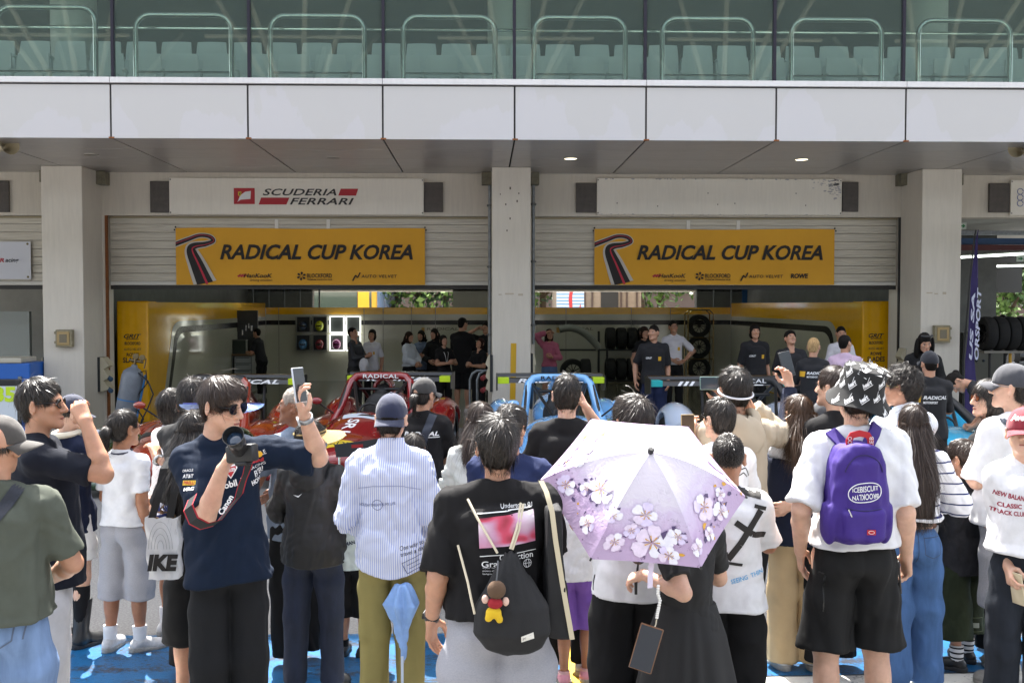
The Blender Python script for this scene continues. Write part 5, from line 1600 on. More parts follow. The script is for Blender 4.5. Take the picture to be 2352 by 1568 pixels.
for z, lb in ((.37, "lowest"), (.93, "middle"), (1.48, "topmost")):
 tyre_parts(axis='y', loc=(WX(1606, Yt), Yt + .03, z), label=f"{lb} upright tyre on the chrome trolley", group="tyres on the chrome trolley")
tr = empty('tyre_rack', (WX(1420, Yt), Yt, 0), "dark steel tyre rack with two shelves at the back wall", "rack")
xa, xb = WX(1374, Yt) - tr.location.x, WX(1490, Yt) - tr.location.x
for x in (xa, xa + .22, xb):
 MB().tube([(x, -.15, 0), (x, -.15, WZ(760, Yt))], .03, 8).build('post', black_m, tr, True)
for z in (.06, .86):
 MB().tube([(xa - 1.2 if z > .5 else xa, -.15, z), (xb, -.15, z)], .025, 8).build('shelf_bar', black_m, tr, True)
for z, row in ((.33, "lower"), (1.13, "upper")):
 for i in range(4):
  tyre_parts(axis='x', loc=(tr.location.x + xa + .32 + i * .285, Yt, z + .02), label=f"dark tyre standing on the {row} shelf of the tyre rack", group=f"tyres on the {row} rack shelf", r=.29)
for i, x in enumerate((1316, 1345)):
 tyre_parts(axis='x' if i else 'y', loc=(WX(x, 26.6), 26.6, .33), r=.33, label=("round dark tyre lying against the wall behind the pink cardigan" if i == 0 else "wide tyre standing on the floor left of the tyre rack"))
# grey air hose behind the pink cardigan woman
o = MB().tube([(WX(1283, 26) + .02 + 1.0 * s_, 26, 1.42 + .1 * math.sin(s_ * 3.1) - .48 * s_ * s_) for s_ in [i / 12 for i in range(13)]], .09, 12).build('air_duct', M('duct_grey', '#74766f', rough=.6), None, True)
tag(o, "thick grey air duct curving behind the pink cardigan", "duct")
# gas cylinder with regulator and hoses
Yg = 16.4
gc = empty('gas_cylinder', W(283, 985, Yg), "grey gas cylinder with brass regulator leaning in front of the yellow pylon", "gas cylinder")
gc.location.z = .12
gc.rotation_euler = (0, R(11), 0)
H = .93
MB().lathe([(.0, 0), (.15, 0), (.165, .03), (.165, H - .12), (.15, H - .05), (.10, H), (.05, H + .03), (.04, H + .07), (0, H + .07)], n=28).build('tank', M('cylinder_grey', '#6f757d', rough=.42, var=.12, vscale=9), gc, 60)
mb = MB(); mb.tube([(0, 0, H + .05), (0, 0, H + .16)], .022, 8).tube([(-.1, 0, H + .13), (.12, 0, H + .13)], .018, 8)
for x in (.0, .1): mb.lathe([(.045, 0), (.045, .03), (.0, .032)], n=16, Mx=cyl_mx((x, -.01, H + .2), (0, -1, .1)))
mb.tube([(.16, -.02, H + .04), (.16, -.02, H + .2)], .01, 6)
mb.build('regulator', M('brass_reg', '#6d5f45', rough=.3, metal=.8), gc, True)
mb = MB(); mb.lathe([(.170, H * .47), (.170, H * .49)], n=28, caps=False).tube([(.19, -.03, .15), (.2, -.03, H - .05)], .016, 6); mb.build('strap', M('strap_blue', '#2a6fa8', rough=.6), gc, True)
o = MB().tube([tuple(W(x, y, Yg - .1)) for x, y in ((318, 856), (340, 875), (352, 905), (338, 940), (325, 965), (322, 990))], .012, 6).build('gas_hose', black_m, None, True); tag(o, "thin black hose hanging in a loop from the gas cylinder", "hose")
o = MB().tube([tuple(W(x, y, Yg - .05)) for x, y in ((316, 858), (335, 850), (338, 880), (318, 905), (310, 930), (330, 962), (318, 985))], .010, 6).build('gas_hose', black_m, None, True); tag(o, "second black hose winding down beside the yellow pylon", "hose")
# hand rails beside the middle column
t = empty('barrier_rail', (WX(1093, 17.2), 17.2, 0), "two bent steel barrier rails left of the middle column", "barrier")
for dx in (0, .12):
 MB().tube([(dx - .1, 0, 0), (dx - .1, 0, .8), (dx - .06, 0, .9), (dx + .02, 0, .95), (dx + .12, 0, .95)], .02, 8).build('rail', galv, t, True)
# left neighbour bay
bp(MB().box(XL, XA - .2, 24, 24.2, 0, ZS), 'neighbour_back_wall', gwall)
bp(MB().box(WX(-60, 19), WX(60, 19) + .05, 19, 19.1, 0, WZ(715, 19)), 'neighbour_partition', M('partition_pale', '#9aa09a', rough=.25))
fr = empty('blue_cabinet', (WX(30, 16.2), 16.2, 0), "tall blue cabinet with a white rounded lid at the left edge", "cabinet")
a = WX(-60, 16.2) - fr.location.x; b = WX(66, 16.2) - fr.location.x
MB().box(a, b, 0, .6, .05, WZ(832, 16.2), .02).build('body', M('cabinet_blue', '#1d5fb4', rough=.4), fr)
MB().box(a - .02, b - .12, -.02, .55, WZ(832, 16.2), WZ(820, 16.2), .02).build('lid', M('lid_white', '#b9b4a4', rough=.5), fr)
MB().box(b - .17, b - .12, -.03, 0, WZ(880, 16.2), WZ(862, 16.2)).build('latch', galv, fr)
ab = empty('sign_easel', (WX(0, 13.5), 13.5, 0), "black framed board with lime green number 5 at the left edge", "sign")
x1 = WX(44, 13.5) - ab.location.x; z0, z1 = .12, WZ(868, 13.5)
MB().box(x1 - .9, x1, 0, .04, z0, z1, .02).build('frame', black_m, ab)
MB().box(x1 - .86, x1 - .045, -.006, 0, z0 + .05, z1 - .09).build('sheet', M('sheet_white', '#c2cad0', rough=.4), ab)
mb = MB(); letter(mb, "35", (x1 - .32 - .02, -.010, WZ(920, 13.5)), (.285, 0, 0), (0, 0, .2), .05, 0); mb.build('number', M('number_lime', '#b8d41e', rough=.5), ab)
MB().box(x1 - .62, x1 - .42, -.004, .044, z1 - .06, z1 - .03, .008).build('handle', M('handle_gap', '#56708c'), ab)
for dx in (-.85, -.05): MB().tube([(x1 + dx, .02, 0), (x1 + dx, .02, .2)], .015, 6).build('leg', black_m, ab)
# right neighbour bay: lights, feather flag, tyres
YN = 26
bp(MB().box(XB + .2, XR, 29.2, 29.45, WZ(671, 29.2), ZS), 'neighbour_shutter', M('neighbour_shutter', '#3a3a38', rough=.6))
bp(MB().box(XB + .21, WX(2288, 23), 23, 23.3, 0, ZS - .4), 'neighbour_pier', gdark)
tube_on = M('tube_dim', '#f4fff4', emit=1.6)
for i, (p, q, ya, yb) in enumerate((((2205, 591), (2352, 564), 21.5, 20.0), ((2262, 612), (2360, 599), 25.0, 24.4))):
 A_, B_ = W(*p, ya), W(*q, yb)
 t = empty('tube_light', A_, ("long lit tube light under the ceiling of the right garage" if i == 0 else "short lit tube light further back in the right garage"), "lamp")
 d = Vector(B_) - Vector(A_); d.z = 0
 MB().tube([(0, 0, 0), d], .022, 8).build('tube', tube_on, t); MB().tube([(0, 0, .05), d + Vector((0, 0, .05))], .03, 6).build('housing', M('tube_housing', '#8c8d88', rough=.5), t)
for x, y, Yq, lb in ((2211, 519, 18.6, "beside the right column"), (2344, 594, 21.0, "deeper inside the right garage")):
 p = W(x, y, Yq)
 t = empty('exit_sign', p, f"small green running arrow sign hanging {lb}", "sign")
 MB().box(-.07, .07, 0, .04, -.06, .06, .005).build('case', M('exit_white', '#b9c4ba', rough=.4), t)
 mb = MB(); mb.poly([(-.045, -.004, -.012), (.0, -.004, -.012), (.0, -.004, -.04), (.05, -.004, .0), (.0, -.004, .04), (.0, -.004, .012), (-.045, -.004, .012)]); mb.build('arrow', M('exit_green', '#1c7a44', rough=.5), t)
bp(MB().box(XB + .2, XR, 18.9, 19.0, WZ(538, 18.95), WZ(528, 18.95)), 'neighbour_beam', galv)
mb = MB(); mb.box(XB + .2, XR, 22, 22.05, WZ(560, 22), WZ(545, 22)); bp(mb, 'neighbour_blue_band', M('band_blue', '#1d4470', rough=.5))
mb = MB(); mb.box(XB + .2, XR, 21.9, 21.95, WZ(574, 22), WZ(561, 22)); bp(mb, 'neighbour_red_band', M('band_red', '#4c1218', rough=.5))
Yfl = 16.2
fl = empty('feather_flag', (WX(2222, Yfl), Yfl, 0), "tall purple feather flag with white lettering beside the right column", "flag")
pl = [tuple(W(x, y, Yfl) - fl.location) for x, y in ((2216, 985), (2216, 830), (2222, 760), (2232, 640), (2243, 540), (2246, 528))]
pr = [tuple(W(x, y, Yfl) - fl.location) for x, y in ((2250, 985), (2240, 830), (2243, 760), (2246, 640), (2247, 545), (2247, 529))]
mb = MB(); n = len(pl)
V = []
for (a, b) in zip(pl, pr):
 for k in range(5): s_ = k / 4; V.append((a[0] + (b[0] - a[0]) * s_, .03 * math.sin(s_ * 5 + a[2] * 3), a[2]))
mb._add(V, [(i * 5 + k, i * 5 + k + 1, (i + 1) * 5 + k + 1, (i + 1) * 5 + k) for i in range(n - 1) for k in range(4)])
mb.build('cloth', M('flag_purple', '#2d2158', rough=.7), fl, True)
MB().tube([(p[0] - .015, .03, p[2]) for p in [(pl[0][0], 0, -fl.location.z)] + pl], .012, 6).build('pole', black_m, fl, True)
mb = MB()
for txt, y0, y1, x, wd in (("ORSPORT", 826, 660, 2243, .075), ("US SA", 826, 672, 2229, .06)):
 p = W(x, y0, Yfl) - fl.location; q = W(x + (y0 - y1) * .045, y1, Yfl) - fl.location
 letter(mb, txt, (p.x + .0, -.06, p.z), (q.x - p.x, 0, q.z - p.z), (-wd * .9, 0, .0), .03, .2)
mb.build('lettering', M('flag_white', '#b9bcd0', rough=.6), fl)
f2 = empty('feather_flag', (WX(2280, 29), 29, 0), "narrow violet flag in the rear doorway of the right garage", "flag")
MB().box(-.06, .06, 0, .01, .9, WZ(672, 29)).build('cloth', M('flag_violet', '#5a4a96', rough=.6), f2); MB().tube([(-.07, 0, 0), (-.07, 0, 2.3)], .012, 6).build('pole', black_m, f2)
tc_ = empty('tyre_cart', (WX(2322, 17.6), 17.6, 0), "steel rail cart carrying a row of tyres at the right edge", "cart")
zc_ = WZ(806, 17.6)
MB().box(-.55, .9, -.2, .2, zc_ - .04, zc_, .006).build('deck', M('cart_deck', '#77736a', rough=.5), tc_)
for x, m in ((-.4, black_m), (-.05, M('cart_yellow', '#b98b12', rough=.5)), (.6, black_m)): MB().tube([(x, -.1, 0), (x, -.1, zc_ - .03)], .025, 8).build('leg', m, tc_, True)
for i in range(6): tyre_parts(axis='x', loc=(tc_.location.x - .42 + i * .2, 17.6, zc_ + .29), r=.29, w=.19, label="dark tyre in the row on the rail cart at the right edge", group="tyres on the rail cart")
t = empty('tool_trolley', (WX(2243, 20), 20, 0), "grey control panel trolley behind the feather flag", "trolley")
MB().box(-.25, .55, 0, .5, .1, WZ(765, 20), .02).build('body', M('trolley_grey', '#5b5c54', rough=.5), t)
mb = MB()
for i in range(3): mb.lathe([(.03, 0), (.02, .02)], n=10, Mx=cyl_mx((-.12 + i * .14, 0, .95), (0, -1, 0)))
mb.build('dial', M('dial_dark', '#24303c', rough=.4), t)

# ================================================================== behind the building
leafm = [M('leaf_a', '#3d5a22', rough=.6, var=.2), M('leaf_b', '#55702a', rough=.6, var=.2), M('leaf_c', '#28401c', rough=.6, var=.2)]
def tree(x, y, h, r, seed, label, cnt=2600):
 t = empty('tree', (x, y, 0), label, "tree", "trees behind the garages")
 g = np.random.default_rng(seed)
 mb = MB(); mb.tube([(0, 0, 0), (.05, 0, h * .3), (-.05, .1, h * .55), (.05, .1, h * .8)], [.2, .16, .11, .04], 9)
 for k in range(6):
  an = g.uniform(0, 6.28); z = h * g.uniform(.3, .6); mb.tube([(0, 0, z), (math.cos(an) * r * .4, math.sin(an) * r * .4, z + h * .15), (math.cos(an) * r * .75, math.sin(an) * r * .75, z + h * .24)], [.08, .05, .02], 6)
 mb.build('trunk', M('bark', '#4c3d2e', rough=.9, var=.3, vscale=12), t, True)
 ce = g.normal(size=(26, 3)) * A(r * .45, r * .45, h * .17) + A(0, 0, h * .62)
 ce[:, 2] = np.maximum(ce[:, 2], h * .28)
 ci = g.integers(0, 26, cnt); p = ce[ci] + g.normal(size=(cnt, 3)) * r * .17
 a = g.normal(size=(cnt, 3)); a /= np.linalg.norm(a, axis=1)[:, None]; b = np.cross(a, g.normal(size=(cnt, 3))); b /= np.linalg.norm(b, axis=1)[:, None]
 s = g.uniform(.09, .2, cnt)[:, None]
 V = np.stack([p - a * s, p + b * s * .6, p + a * s, p - b * s * .6], 1).reshape(-1, 3)
 link_mesh('crown', V, np.arange(cnt * 4).reshape(-1, 4), leafm, t, False, (ci % 3))
for i, (x, Yq, h, r, lb) in enumerate(((850, 44, 7, 3.2, "leafy tree right of the bus"), (905, 46, 8, 3.6, "leafy tree behind the gap in the left garage"), (960, 45, 7.5, 3.3, "tree with pale green leaves seen over the back wall"), (1020, 47, 8, 3.4, "dark leafy tree left of the middle column"),
        (1245, 48, 7, 3, "tree just right of the middle column, behind the garage"), (1470, 42, 7, 2.8, "tree beside the open trailer"), (1515, 46, 8, 3.2, "tree with bright leaves right of the trailer"), (1740, 50, 7, 3, "small tree seen between the rear posts"), (2312, 44, 5, 2, "bright green shrub tree behind the right garage"))):
 tree(WX(x, Yq), Yq, h, r, 20 + i, lb)
bus = empty('tour_bus', (WX(768, 38), 38, 0), "tour bus with pale roof and yellow trim behind the left garage", "bus")
MB().box(-1.0, 1.5, 0, 9, .35, 3.1, .22).build('body', M('bus_white', '#7f93b4', rough=.25, coat=.5), bus, 30)
MB().box(-.9, 1.4, -.02, .02, 1.2, 2.62, .02).build('windscreen', M('bus_glass', '#46524a', rough=.08, coat=.3), bus)
MB().box(1.33, 1.52, -.03, .3, .8, 2.75, .04).build('side_trim', M('bus_yellow', '#c99a2c', rough=.4), bus)
for x in (-.75, 1.25): MB().lathe([(.2, -.15), (.5, -.15), (.5, .15), (.2, .15)], (x, 1.6, .5), 20, cyl_mx((0, 0, 0), (1, 0, 0))).build('wheel', rubber, bus, True)
f3 = empty('feather_flag', (WX(828, 34), 34, 0), "yellow flag standing beside the tour bus", "flag")
MB().box(-.09, .28, 0, .012, 1.2, WZ(664, 34)).build('cloth', M('flag_yellow', '#dba52a', rough=.6), f3); MB().tube([(-.1, 0, 0), (-.1, 0, 2.6)], .015, 6).build('pole', black_m, f3)
tk = empty('truck_trailer', (WX(1390, 36), 36, 0), "beige truck trailer with open dark rear doors behind the right garage", "trailer")
tm = M('trailer_beige', '#7f7061', rough=.5, var=.15)
MB().box(-1.3, 1.25, 0, 8, .8, 3.8, .03).build('box', tm, tk); MB().box(-.15, .45, -.03, 0, .9, 3.7).build('dark_opening', M('trailer_dark', '#121212'), tk)  # flat dark sheet painted as the shaded inside of the open doors
mb = MB()
for x in (-1.2, -.7, -.45, .55, .75, 1.1): mb.tube([(x, -.05, .8), (x, -.05, 3.8)], .035, 6)
mb.build('door_bar', M('trailer_bar', '#4a3b33', rough=.5, metal=.4), tk, True)
for x in (-.9, .9): MB().lathe([(.2, -.15), (.5, -.15), (.5, .15), (.2, .15)], (x, 1.6, .5), 20, cyl_mx((0, 0, 0), (1, 0, 0))).build('wheel', rubber, tk, True)
bn = empty('printed_screen', (WX(1310, 35), 35, 0), "white and blue striped screen with red splashes left of the trailer", "screen")
sw_ = .46
MB().box(-sw_, sw_, 0, .05, .3, 3.2).build('panel', M('screen_white', '#b8c6d4', rough=.5), bn)
mb = MB()
for i in range(24): mb.box(-sw_, sw_, -.006, 0, .5 + i * .11, .535 + i * .11)
mb.build('blue_stripe', M('screen_blue', '#4f86b8', rough=.5), bn)
mb = MB(); mb.poly([(0, -.01, 1.6), (.08, -.01, 1.7), (.06, -.01, 2.3), (.16, -.01, 2.9), (.02, -.01, 2.9), (-.06, -.01, 2.2)]).poly([(.25, -.01, 1.7), (.38, -.01, 1.7), (.34, -.01, 2.1)]); mb.build('red_splash', M('screen_red', '#b03038', rough=.5), bn)
hb = empty('brick_building', (WX(1480, 70), 70, 0), "low reddish brick building far behind the garages", "building")
MB().box(-40, 40, 0, 10, 0, 3.0).build('wall', M('far_brick', '#6b5a50', rough=.9, var=.15, vscale=.6), hb); MB().box(-40.3, 40.3, -.3, 10.3, 3.0, 6).build('upper_wall', M('far_wall', '#b9b4ae', rough=.9), hb)
mb = MB()
for i in range(24): mb.box(-38 + i * 3.2, -36.4 + i * 3.2, -.32, -.25, 3.6, 5)
mb.build('window_band', M('far_window', '#3d4a58', rough=.2), hb)
cr = empty('parked_car', (WX(2338, 36), 36, 0), "silver parked car behind the right garage", "car")
V, Q = mesh_sdf(lambda P: smax(smin(ell(P, (0, 0, .6), (.95, 2.1, .42)), ell(P, (0, .2, 1.0), (.75, 1.2, .45)), .15), .25 - P[:, 2], .05), (-1, -2.2, .2), (1, 2.2, 1.6), .07)
link_mesh('body', V, Q, M('car_silver', '#a9b4c0', rough=.3, coat=.5), cr, True)
V, Q = mesh_sdf(lambda P: smax(ell(P, (0, .2, 1.02), (.73, 1.23, .43)), np.maximum(.98 - P[:, 2], P[:, 2] - 1.3), .03), (-1, -2, .9), (1, 2, 1.5), .06); link_mesh('window', V, Q, M('car_window', '#20262a', rough=.1), cr, True)
for sx in (-1, 1):
 for y in (-1.3, 1.3): MB().lathe([(.1, -.1), (.32, -.1), (.32, .1), (.1, .1)], (sx * .82, y, .32), 18, cyl_mx((0, 0, 0), (1, 0, 0))).build('wheel', rubber, cr, True)

# ================================================================== racing cars
def race_car(label, loc, rz, paint, hoop_paint, wing_end, hoop_text, wing_text, wing_y=1.85, wing_w=1.5, hoop_txt_m=None, accent=None, fender_m=None, tall=1.0, wing_z=.96):
 t = empty('racing_car', loc, label, "racing car", "race cars in front of the garages", rz)
 def fb(P):
  X = P.copy(); X[:, 0] = np.abs(X[:, 0])
  d = ell(X, (0, -1.2, .34), (.40, .95, .24))
  d = smin(d, ell(X, (0, -.55, .47), (.5, .85, .26)), .12)
  d = smin(d, ell(X, (.70, -1.2, .42), (.22, .62, .27)), .10)
  d = smin(d, ell(X, (.66, .2, .36), (.28, 1.0, .25)), .12)
  d = smin(d, ell(X, (.70, 1.25, .46), (.24, .66, .30)), .10)
  d = smin(d, ell(X, (0, 1.1, .55), (.3, .8, .3)), .12)
  d = smin(d, smax(np.abs(X[:, 2] - .13) - .05, np.maximum(X[:, 0] - .86, np.abs(X[:, 1]) - 1.85), .02), .06)
  d = smax(d, -ell(X, (0, .05, .72), (.40, .55, .26)), .05)
  for y in (-1.2, 1.25):
   w = np.sqrt((X[:, 1] - y) ** 2 + (X[:, 2] - .29) ** 2) - .33
   d = smax(d, -np.maximum(w, .60 - X[:, 0]), .03)
  return smax(d, .07 - X[:, 2], .02)
 V, Q = mesh_sdf(fb, (-1.0, -2.3, .05), (1.0, 2.1, .95), .028)
 body = link_mesh('bodywork', V, Q, paint, t, True)
 if fender_m:
  c = V[Q].mean(1); idx = ((np.abs(c[:, 0]) > .5) & (c[:, 1] < -.55)).astype(int)
  body.data.materials.append(fender_m); body.data.polygons.foreach_set("material_index", idx.astype(np.int32))
 bv = BVHTree.FromPolygons([tuple(v) for v in V], [tuple(q) for q in Q.tolist()])
 hx, ht = .52, 1.10 * tall
 pts = [(-hx, -.15, .50), (-hx + .06, .12, .72), (-.40, .42, ht - .08), (-.33, .47, ht - .01), (-.25, .48, ht), (.25, .48, ht), (.33, .47, ht - .01), (.40, .42, ht - .08), (hx - .06, .12, .72), (hx, -.15, .50)]
 hp = MB().tube(pts, [.07, .055, .05, .05, .05, .05, .05, .05, .055, .07], 12).build('roll_hoop', hoop_paint, t, True)
 mb = MB(); letter(mb, hoop_text, (-.235, .425, ht - .028), (.47, 0, 0), (0, .0, .05), .02, .0, 1.1); mb.build('hoop_lettering', hoop_txt_m or inkw, hp)
 mb = MB()
 for s in (-1, 1): mb.tube([(s * (hx - .04), -.05, .62), (s * .42, .36, 1.0 * tall)], .022, 8).tube([(s * .36, .46, ht - .06), (s * .12, -.35, .66)], .020, 8).tube([(s * .34, .5, ht - .06), (s * .3, 1.4, .62)], .022, 8)
 mb.tube([(-.3, .5, ht * .84), (.3, .5, ht * .84)], .02, 8)
 mb.build('brace', M('brace_black', '#151515', rough=.35), t, True)
 V2, Q2 = mesh_sdf(lambda P: smin(ell(P, (0, .62, .82), (.13, .2, .17)), ell(P, (0, .35, .62), (.22, .12, .28)), .06), (-.3, .1, .3), (.3, .9, 1.05), .022); link_mesh('seat', V2, Q2, M('cockpit_black', '#161616', rough=.6), t, True)
 MB().tube([(.13 * math.cos(a), -.28 + .05 * math.sin(a), .70 + .10 * math.sin(a)) for a in [i * .524 for i in range(12)]], .016, 6, closed=True).build('steering_wheel', M('cockpit_black', '#161616'), t, True)
 V2, Q2 = mesh_sdf(lambda P: np.maximum(np.abs(np.sqrt((P[:, 0] / .11) ** 2 + ((P[:, 2] - .93) / .12) ** 2) - 1) * .1 - .02, np.abs(P[:, 1] - .66) - .1), (-.2, .5, .75), (.2, .8, 1.1), .016); link_mesh('air_scoop', V2, Q2, hoop_paint, t, True)
 wz, wy, ww = wing_z, wing_y, wing_w / 2
 wg = MB().prism([(0, 0)], 0, 0) if False else MB()
 V3, n = [], 12
 sec = [(-.16, -.02), (-.12, .035), (-.02, .05), (.10, .03), (.16, .015), (.02, -.012)]
 mbw = MB(); L_ = len(sec)
 mbw._add([(s * ww, wy + a, wz + b) for s in (-1, 1) for a, b in sec], [tuple(range(L_)), tuple(range(2 * L_ - 1, L_ - 1, -1))] + [(i, i + L_, (i + 1) % L_ + L_, (i + 1) % L_) for i in range(L_)])
 mbw._add([(s * ww, wy + .1 + a * .5, wz + .07 + b * .7) for s in (-1, 1) for a, b in sec], [tuple(range(L_)), tuple(range(2 * L_ - 1, L_ - 1, -1))] + [(i, i + L_, (i + 1) % L_ + L_, (i + 1) % L_) for i in range(L_)])
 wg = mbw.build('rear_wing', M('wing_black', '#111112', rough=.3, coat=.3), t)
 mb = MB(); letter(mb, wing_text, (-ww * .62, wy - .168, wz - .018), (ww * 1.24, 0, 0), (0, .04, .058), .03, .25, 1.1); mb.build('wing_lettering', inkw, wg)
 for s in (-1, 1):
  x0, x1 = sorted((s * ww, s * (ww - .16)))
  MB().box(x0, x1, wy - .172, wy + .08, wz - .03, wz + .055, .006).build('wing_tip', wing_end, wg)
  mb = MB(); mb.prism([(wy - .2, wz - .12), (wy + .22, wz - .16), (wy + .24, wz + .1), (wy - .18, wz + .07)], 0, .012)
  for k, v in enumerate(mb.V): mb.V[k] = (s * (ww + .006) + (v[1] - .006), v[0], v[2])
  mb.build('endplate', M('wing_black', '#111112'), wg)
  mb = MB().tube([(s * .22, wy - .1, .45), (s * .22, wy, wz)], .02, 6); mb.build('wing_strut', black_m, wg)
  for y in (-1.2, 1.25):
   wh = MB().lathe([(.17, -.12), (.26, -.13), (.29, -.09), (.29, .09), (.26, .13), (.17, .12)], (s * .76, y, .29), 26, cyl_mx((0, 0, 0), (1, 0, 0)), caps=False).build('wheel', rubber, t, 50)
   MB().lathe([(.0, .06), (.05, .07), (.06, .05), (.15, .04), (.175, .1)], (s * .76, y, .29), 20, cyl_mx((0, 0, 0), (s, 0, 0)), caps=False).build('rim', M('rim_grey', '#55585c', rough=.3, metal=.8), wh, 40)
  MB().tube([(s * .45, -.3, .68), (s * .6, -.42, .82)], .012, 6).build('mirror_arm', black_m, t)
  V2, Q2 = uv_ell((s * .63, -.44, .85), (.075, .04, .045)); link_mesh('mirror', V2, Q2, hoop_paint, t, True)
 def decal(polys, m, name='sticker', off=.004):
  mb = MB()
  for p in polys:
   V, Fc = (p if isinstance(p, tuple) else (p, [tuple(range(len(p)))]))
   bm = bmesh.new(); vs = [bm.verts.new((a, b, 0)) for a, b in V]
   for f in Fc:
    try: bm.faces.new([vs[i] for i in f])
    except ValueError: pass
   bmesh.ops.triangulate(bm, faces=bm.faces[:])
   for _ in range(5):
    le = [e for e in bm.edges if e.calc_length() > .05]
    if not le: break
    bmesh.ops.subdivide_edges(bm, edges=le, cuts=1); bmesh.ops.triangulate(bm, faces=bm.faces[:])
   bad = []
   for v in bm.verts:
    h = bv.ray_cast(Vector((v.co.x, v.co.y, 2)), Vector((0, 0, -1)))
    if h[0] is None: bad.append(v)
    else: v.co = h[0] + h[1] * off
   bmesh.ops.delete(bm, geom=bad, context='VERTS')
   bm.verts.index_update(); mb._add([v.co.copy() for v in bm.verts], [[v.index for v in f.verts] for f in bm.faces]); bm.free()
  mb.build(name, m, body)
 def dtext(s, c, u, v, m, bold=.02, shear=0.0):
  V, Fc = text_shape(s, bold, shear)
  decal([([(c[0] + u[0] * a + v[0] * b, c[1] + u[1] * a + v[1] * b) for a, b in V], Fc)], m, 'lettering')
 t_dec = (decal, dtext)
 return t, t_dec
def carpaint(name, col): return M(name, col, rough=.18, coat=1.0, spec=.5)
red, blu, orng, grn = carpaint('paint_red', '#7c0a10'), carpaint('paint_blue', '#6ea9dc'), carpaint('paint_orange', '#8e2a12'), carpaint('paint_green', '#163a1c')
wht, nvy = carpaint('paint_white', '#b9c4d4'), carpaint('paint_navy', '#1c2a5c')
lime = M('lime', '#b9d418', rough=.4); teal = M('teal', '#17a0a0', rough=.4)
st_w = M('sticker_white', '#c3ccd6', rough=.35); st_k = M('sticker_black', '#131313', rough=.4); st_y = M('sticker_yellow', '#c7ad2a', rough=.4)
t, (dc, dt) = race_car("red open cockpit race car with white lettering on its roll hoop", (WX(858, 13.3), 13.3, 0), R(-6), red, red, lime, "RADICAL", "RADICAL")
dc([[(-.18, -.95), (.26, -.95), (.34, -.62), (.12, -.78), (-.02, -.70), (-.22, -.70)]], st_w); dc([[(-.02, -.86), (.16, -.86), (.2, -.78), (.02, -.78)]], st_k, 'sticker', .006)
dt("SR10", (-.08, -1.0), (-.05, -.62), (.14, -.01), inkw, .02, .1)
dc([[(.56, -1.32), (.84, -1.32), (.82, -1.0), (.56, -1.0)]], st_w); dc([[(-.36, -1.75), (.3, -1.75), (.28, -1.95), (-.34, -1.95)]], st_y); dt("SLADES", (-.25, -1.9), (.45, 0), (0, .1), ink)
dt("2", (-.35, -1.72), (.12, 0), (0, .2), ink)
t, (dc, dt) = race_car("light blue open cockpit race car with black lettering on its roll hoop", (WX(1292, 12.9), 12.9, 0), R(1), blu, blu, lime, "RADICAL", "RADICAL", hoop_txt_m=ink)
dc([[(.12, -.95), (.3, -.95), (.2, -.82)]], st_w); dt("RADICAL", (-.4, -1.5), (.8, 0), (0, .12), inkw, .02, .2)
t, (dc, dt) = race_car("white and navy race car with black roll hoop and teal wing tips", (WX(1742, 12.3), 12.3, 0), R(2), wht, black_m, teal, "RADICAL", "III SEOUL", wing_w=1.9, fender_m=wht)
dc([[(-.88, -1.7), (-.74, -1.7), (-.74, -.6), (-.88, -.6)]], nvy); dt("R. DESSERT BAR", (-.86, -1.02), (.3, 0), (0, .05), ink, .01)
dc([[(.2, -.9), (.45, -.9), (.45, -.5), (.2, -.6)]], red); dc([[(-.3, -1.5), (.3, -1.5), (.3, -1.3), (-.3, -1.3)]], st_y)
t, (dc, dt) = race_car("orange and dark green race car with black roll hoop at the left", (WX(468, 12.8), 12.8, 0), R(-4), orng, orng, lime, "RADICAL", "RADICAL", fender_m=grn)
dc([[(-.9, -1.25), (-.55, -1.25), (-.55, -1.02), (-.9, -1.02)]], orng); dc([[(-.42, -1.1), (-.2, -1.28), (0, -1.2), (.2, -1.3), (.4, -1.1), (.4, -1.0), (.2, -1.18), (0, -1.08), (-.2, -1.16), (-.42, -1.0)]], st_k)
dc([[(-.86 + .14 * math.cos(a) + .1, -1.5 + .1 * math.sin(a)) for a in [i * .5 for i in range(12)]]], st_w, 'sticker', .006); dt("DEUX", (-.87, -1.53), (.22, 0), (0, .07), ink, .0, .2)
dc([[(.56, -1.5), (.84, -1.5), (.8, -1.35), (.56, -1.4)]], st_w)
MB().tube([(-.36, .455, 1.045), (-.33, .47, 1.09), (-.25, .48, 1.10), (.25, .48, 1.10), (.33, .47, 1.09), (.36, .455, 1.045)], .053, 12).build('hoop_sleeve', black_m, t, True)
o = MB().tube([tuple(W(370, 960, 11.8)), tuple(W(392, 922, 11.9)), tuple(W(398, 916, 11.9)), tuple(W(420, 893, 12.0)), tuple(W(428, 885, 12.0))], [.02, .03, .055, .055, .03], 12).build('padded_brace', M('pad_navy', '#15181e', rough=.7), None, True); tag(o, "dark padded tube leaning on the orange car's roll hoop", "padded tube")
t, (dc, dt) = race_car("turquoise and orange race car at the right, mostly hidden behind the crowd", (WX(2150, 11.6), 11.6, 0), R(-3), carpaint('paint_cyan', '#3aa7cf'), black_m, M('wing_end_dark', '#1a1a1a'), "RADICAL", "RADICAL", tall=.86, wing_z=.55)
dc([[(.45, -1.5), (.8, -1.5), (.8, -1.1), (.5, -1.2)]], orng); dc([[(-.4, -1.9), (.4, -1.9), (.4, -1.6), (-.4, -1.6)]], st_y); dt("171", (-.3, -1.85), (.5, 0), (0, .2), ink)
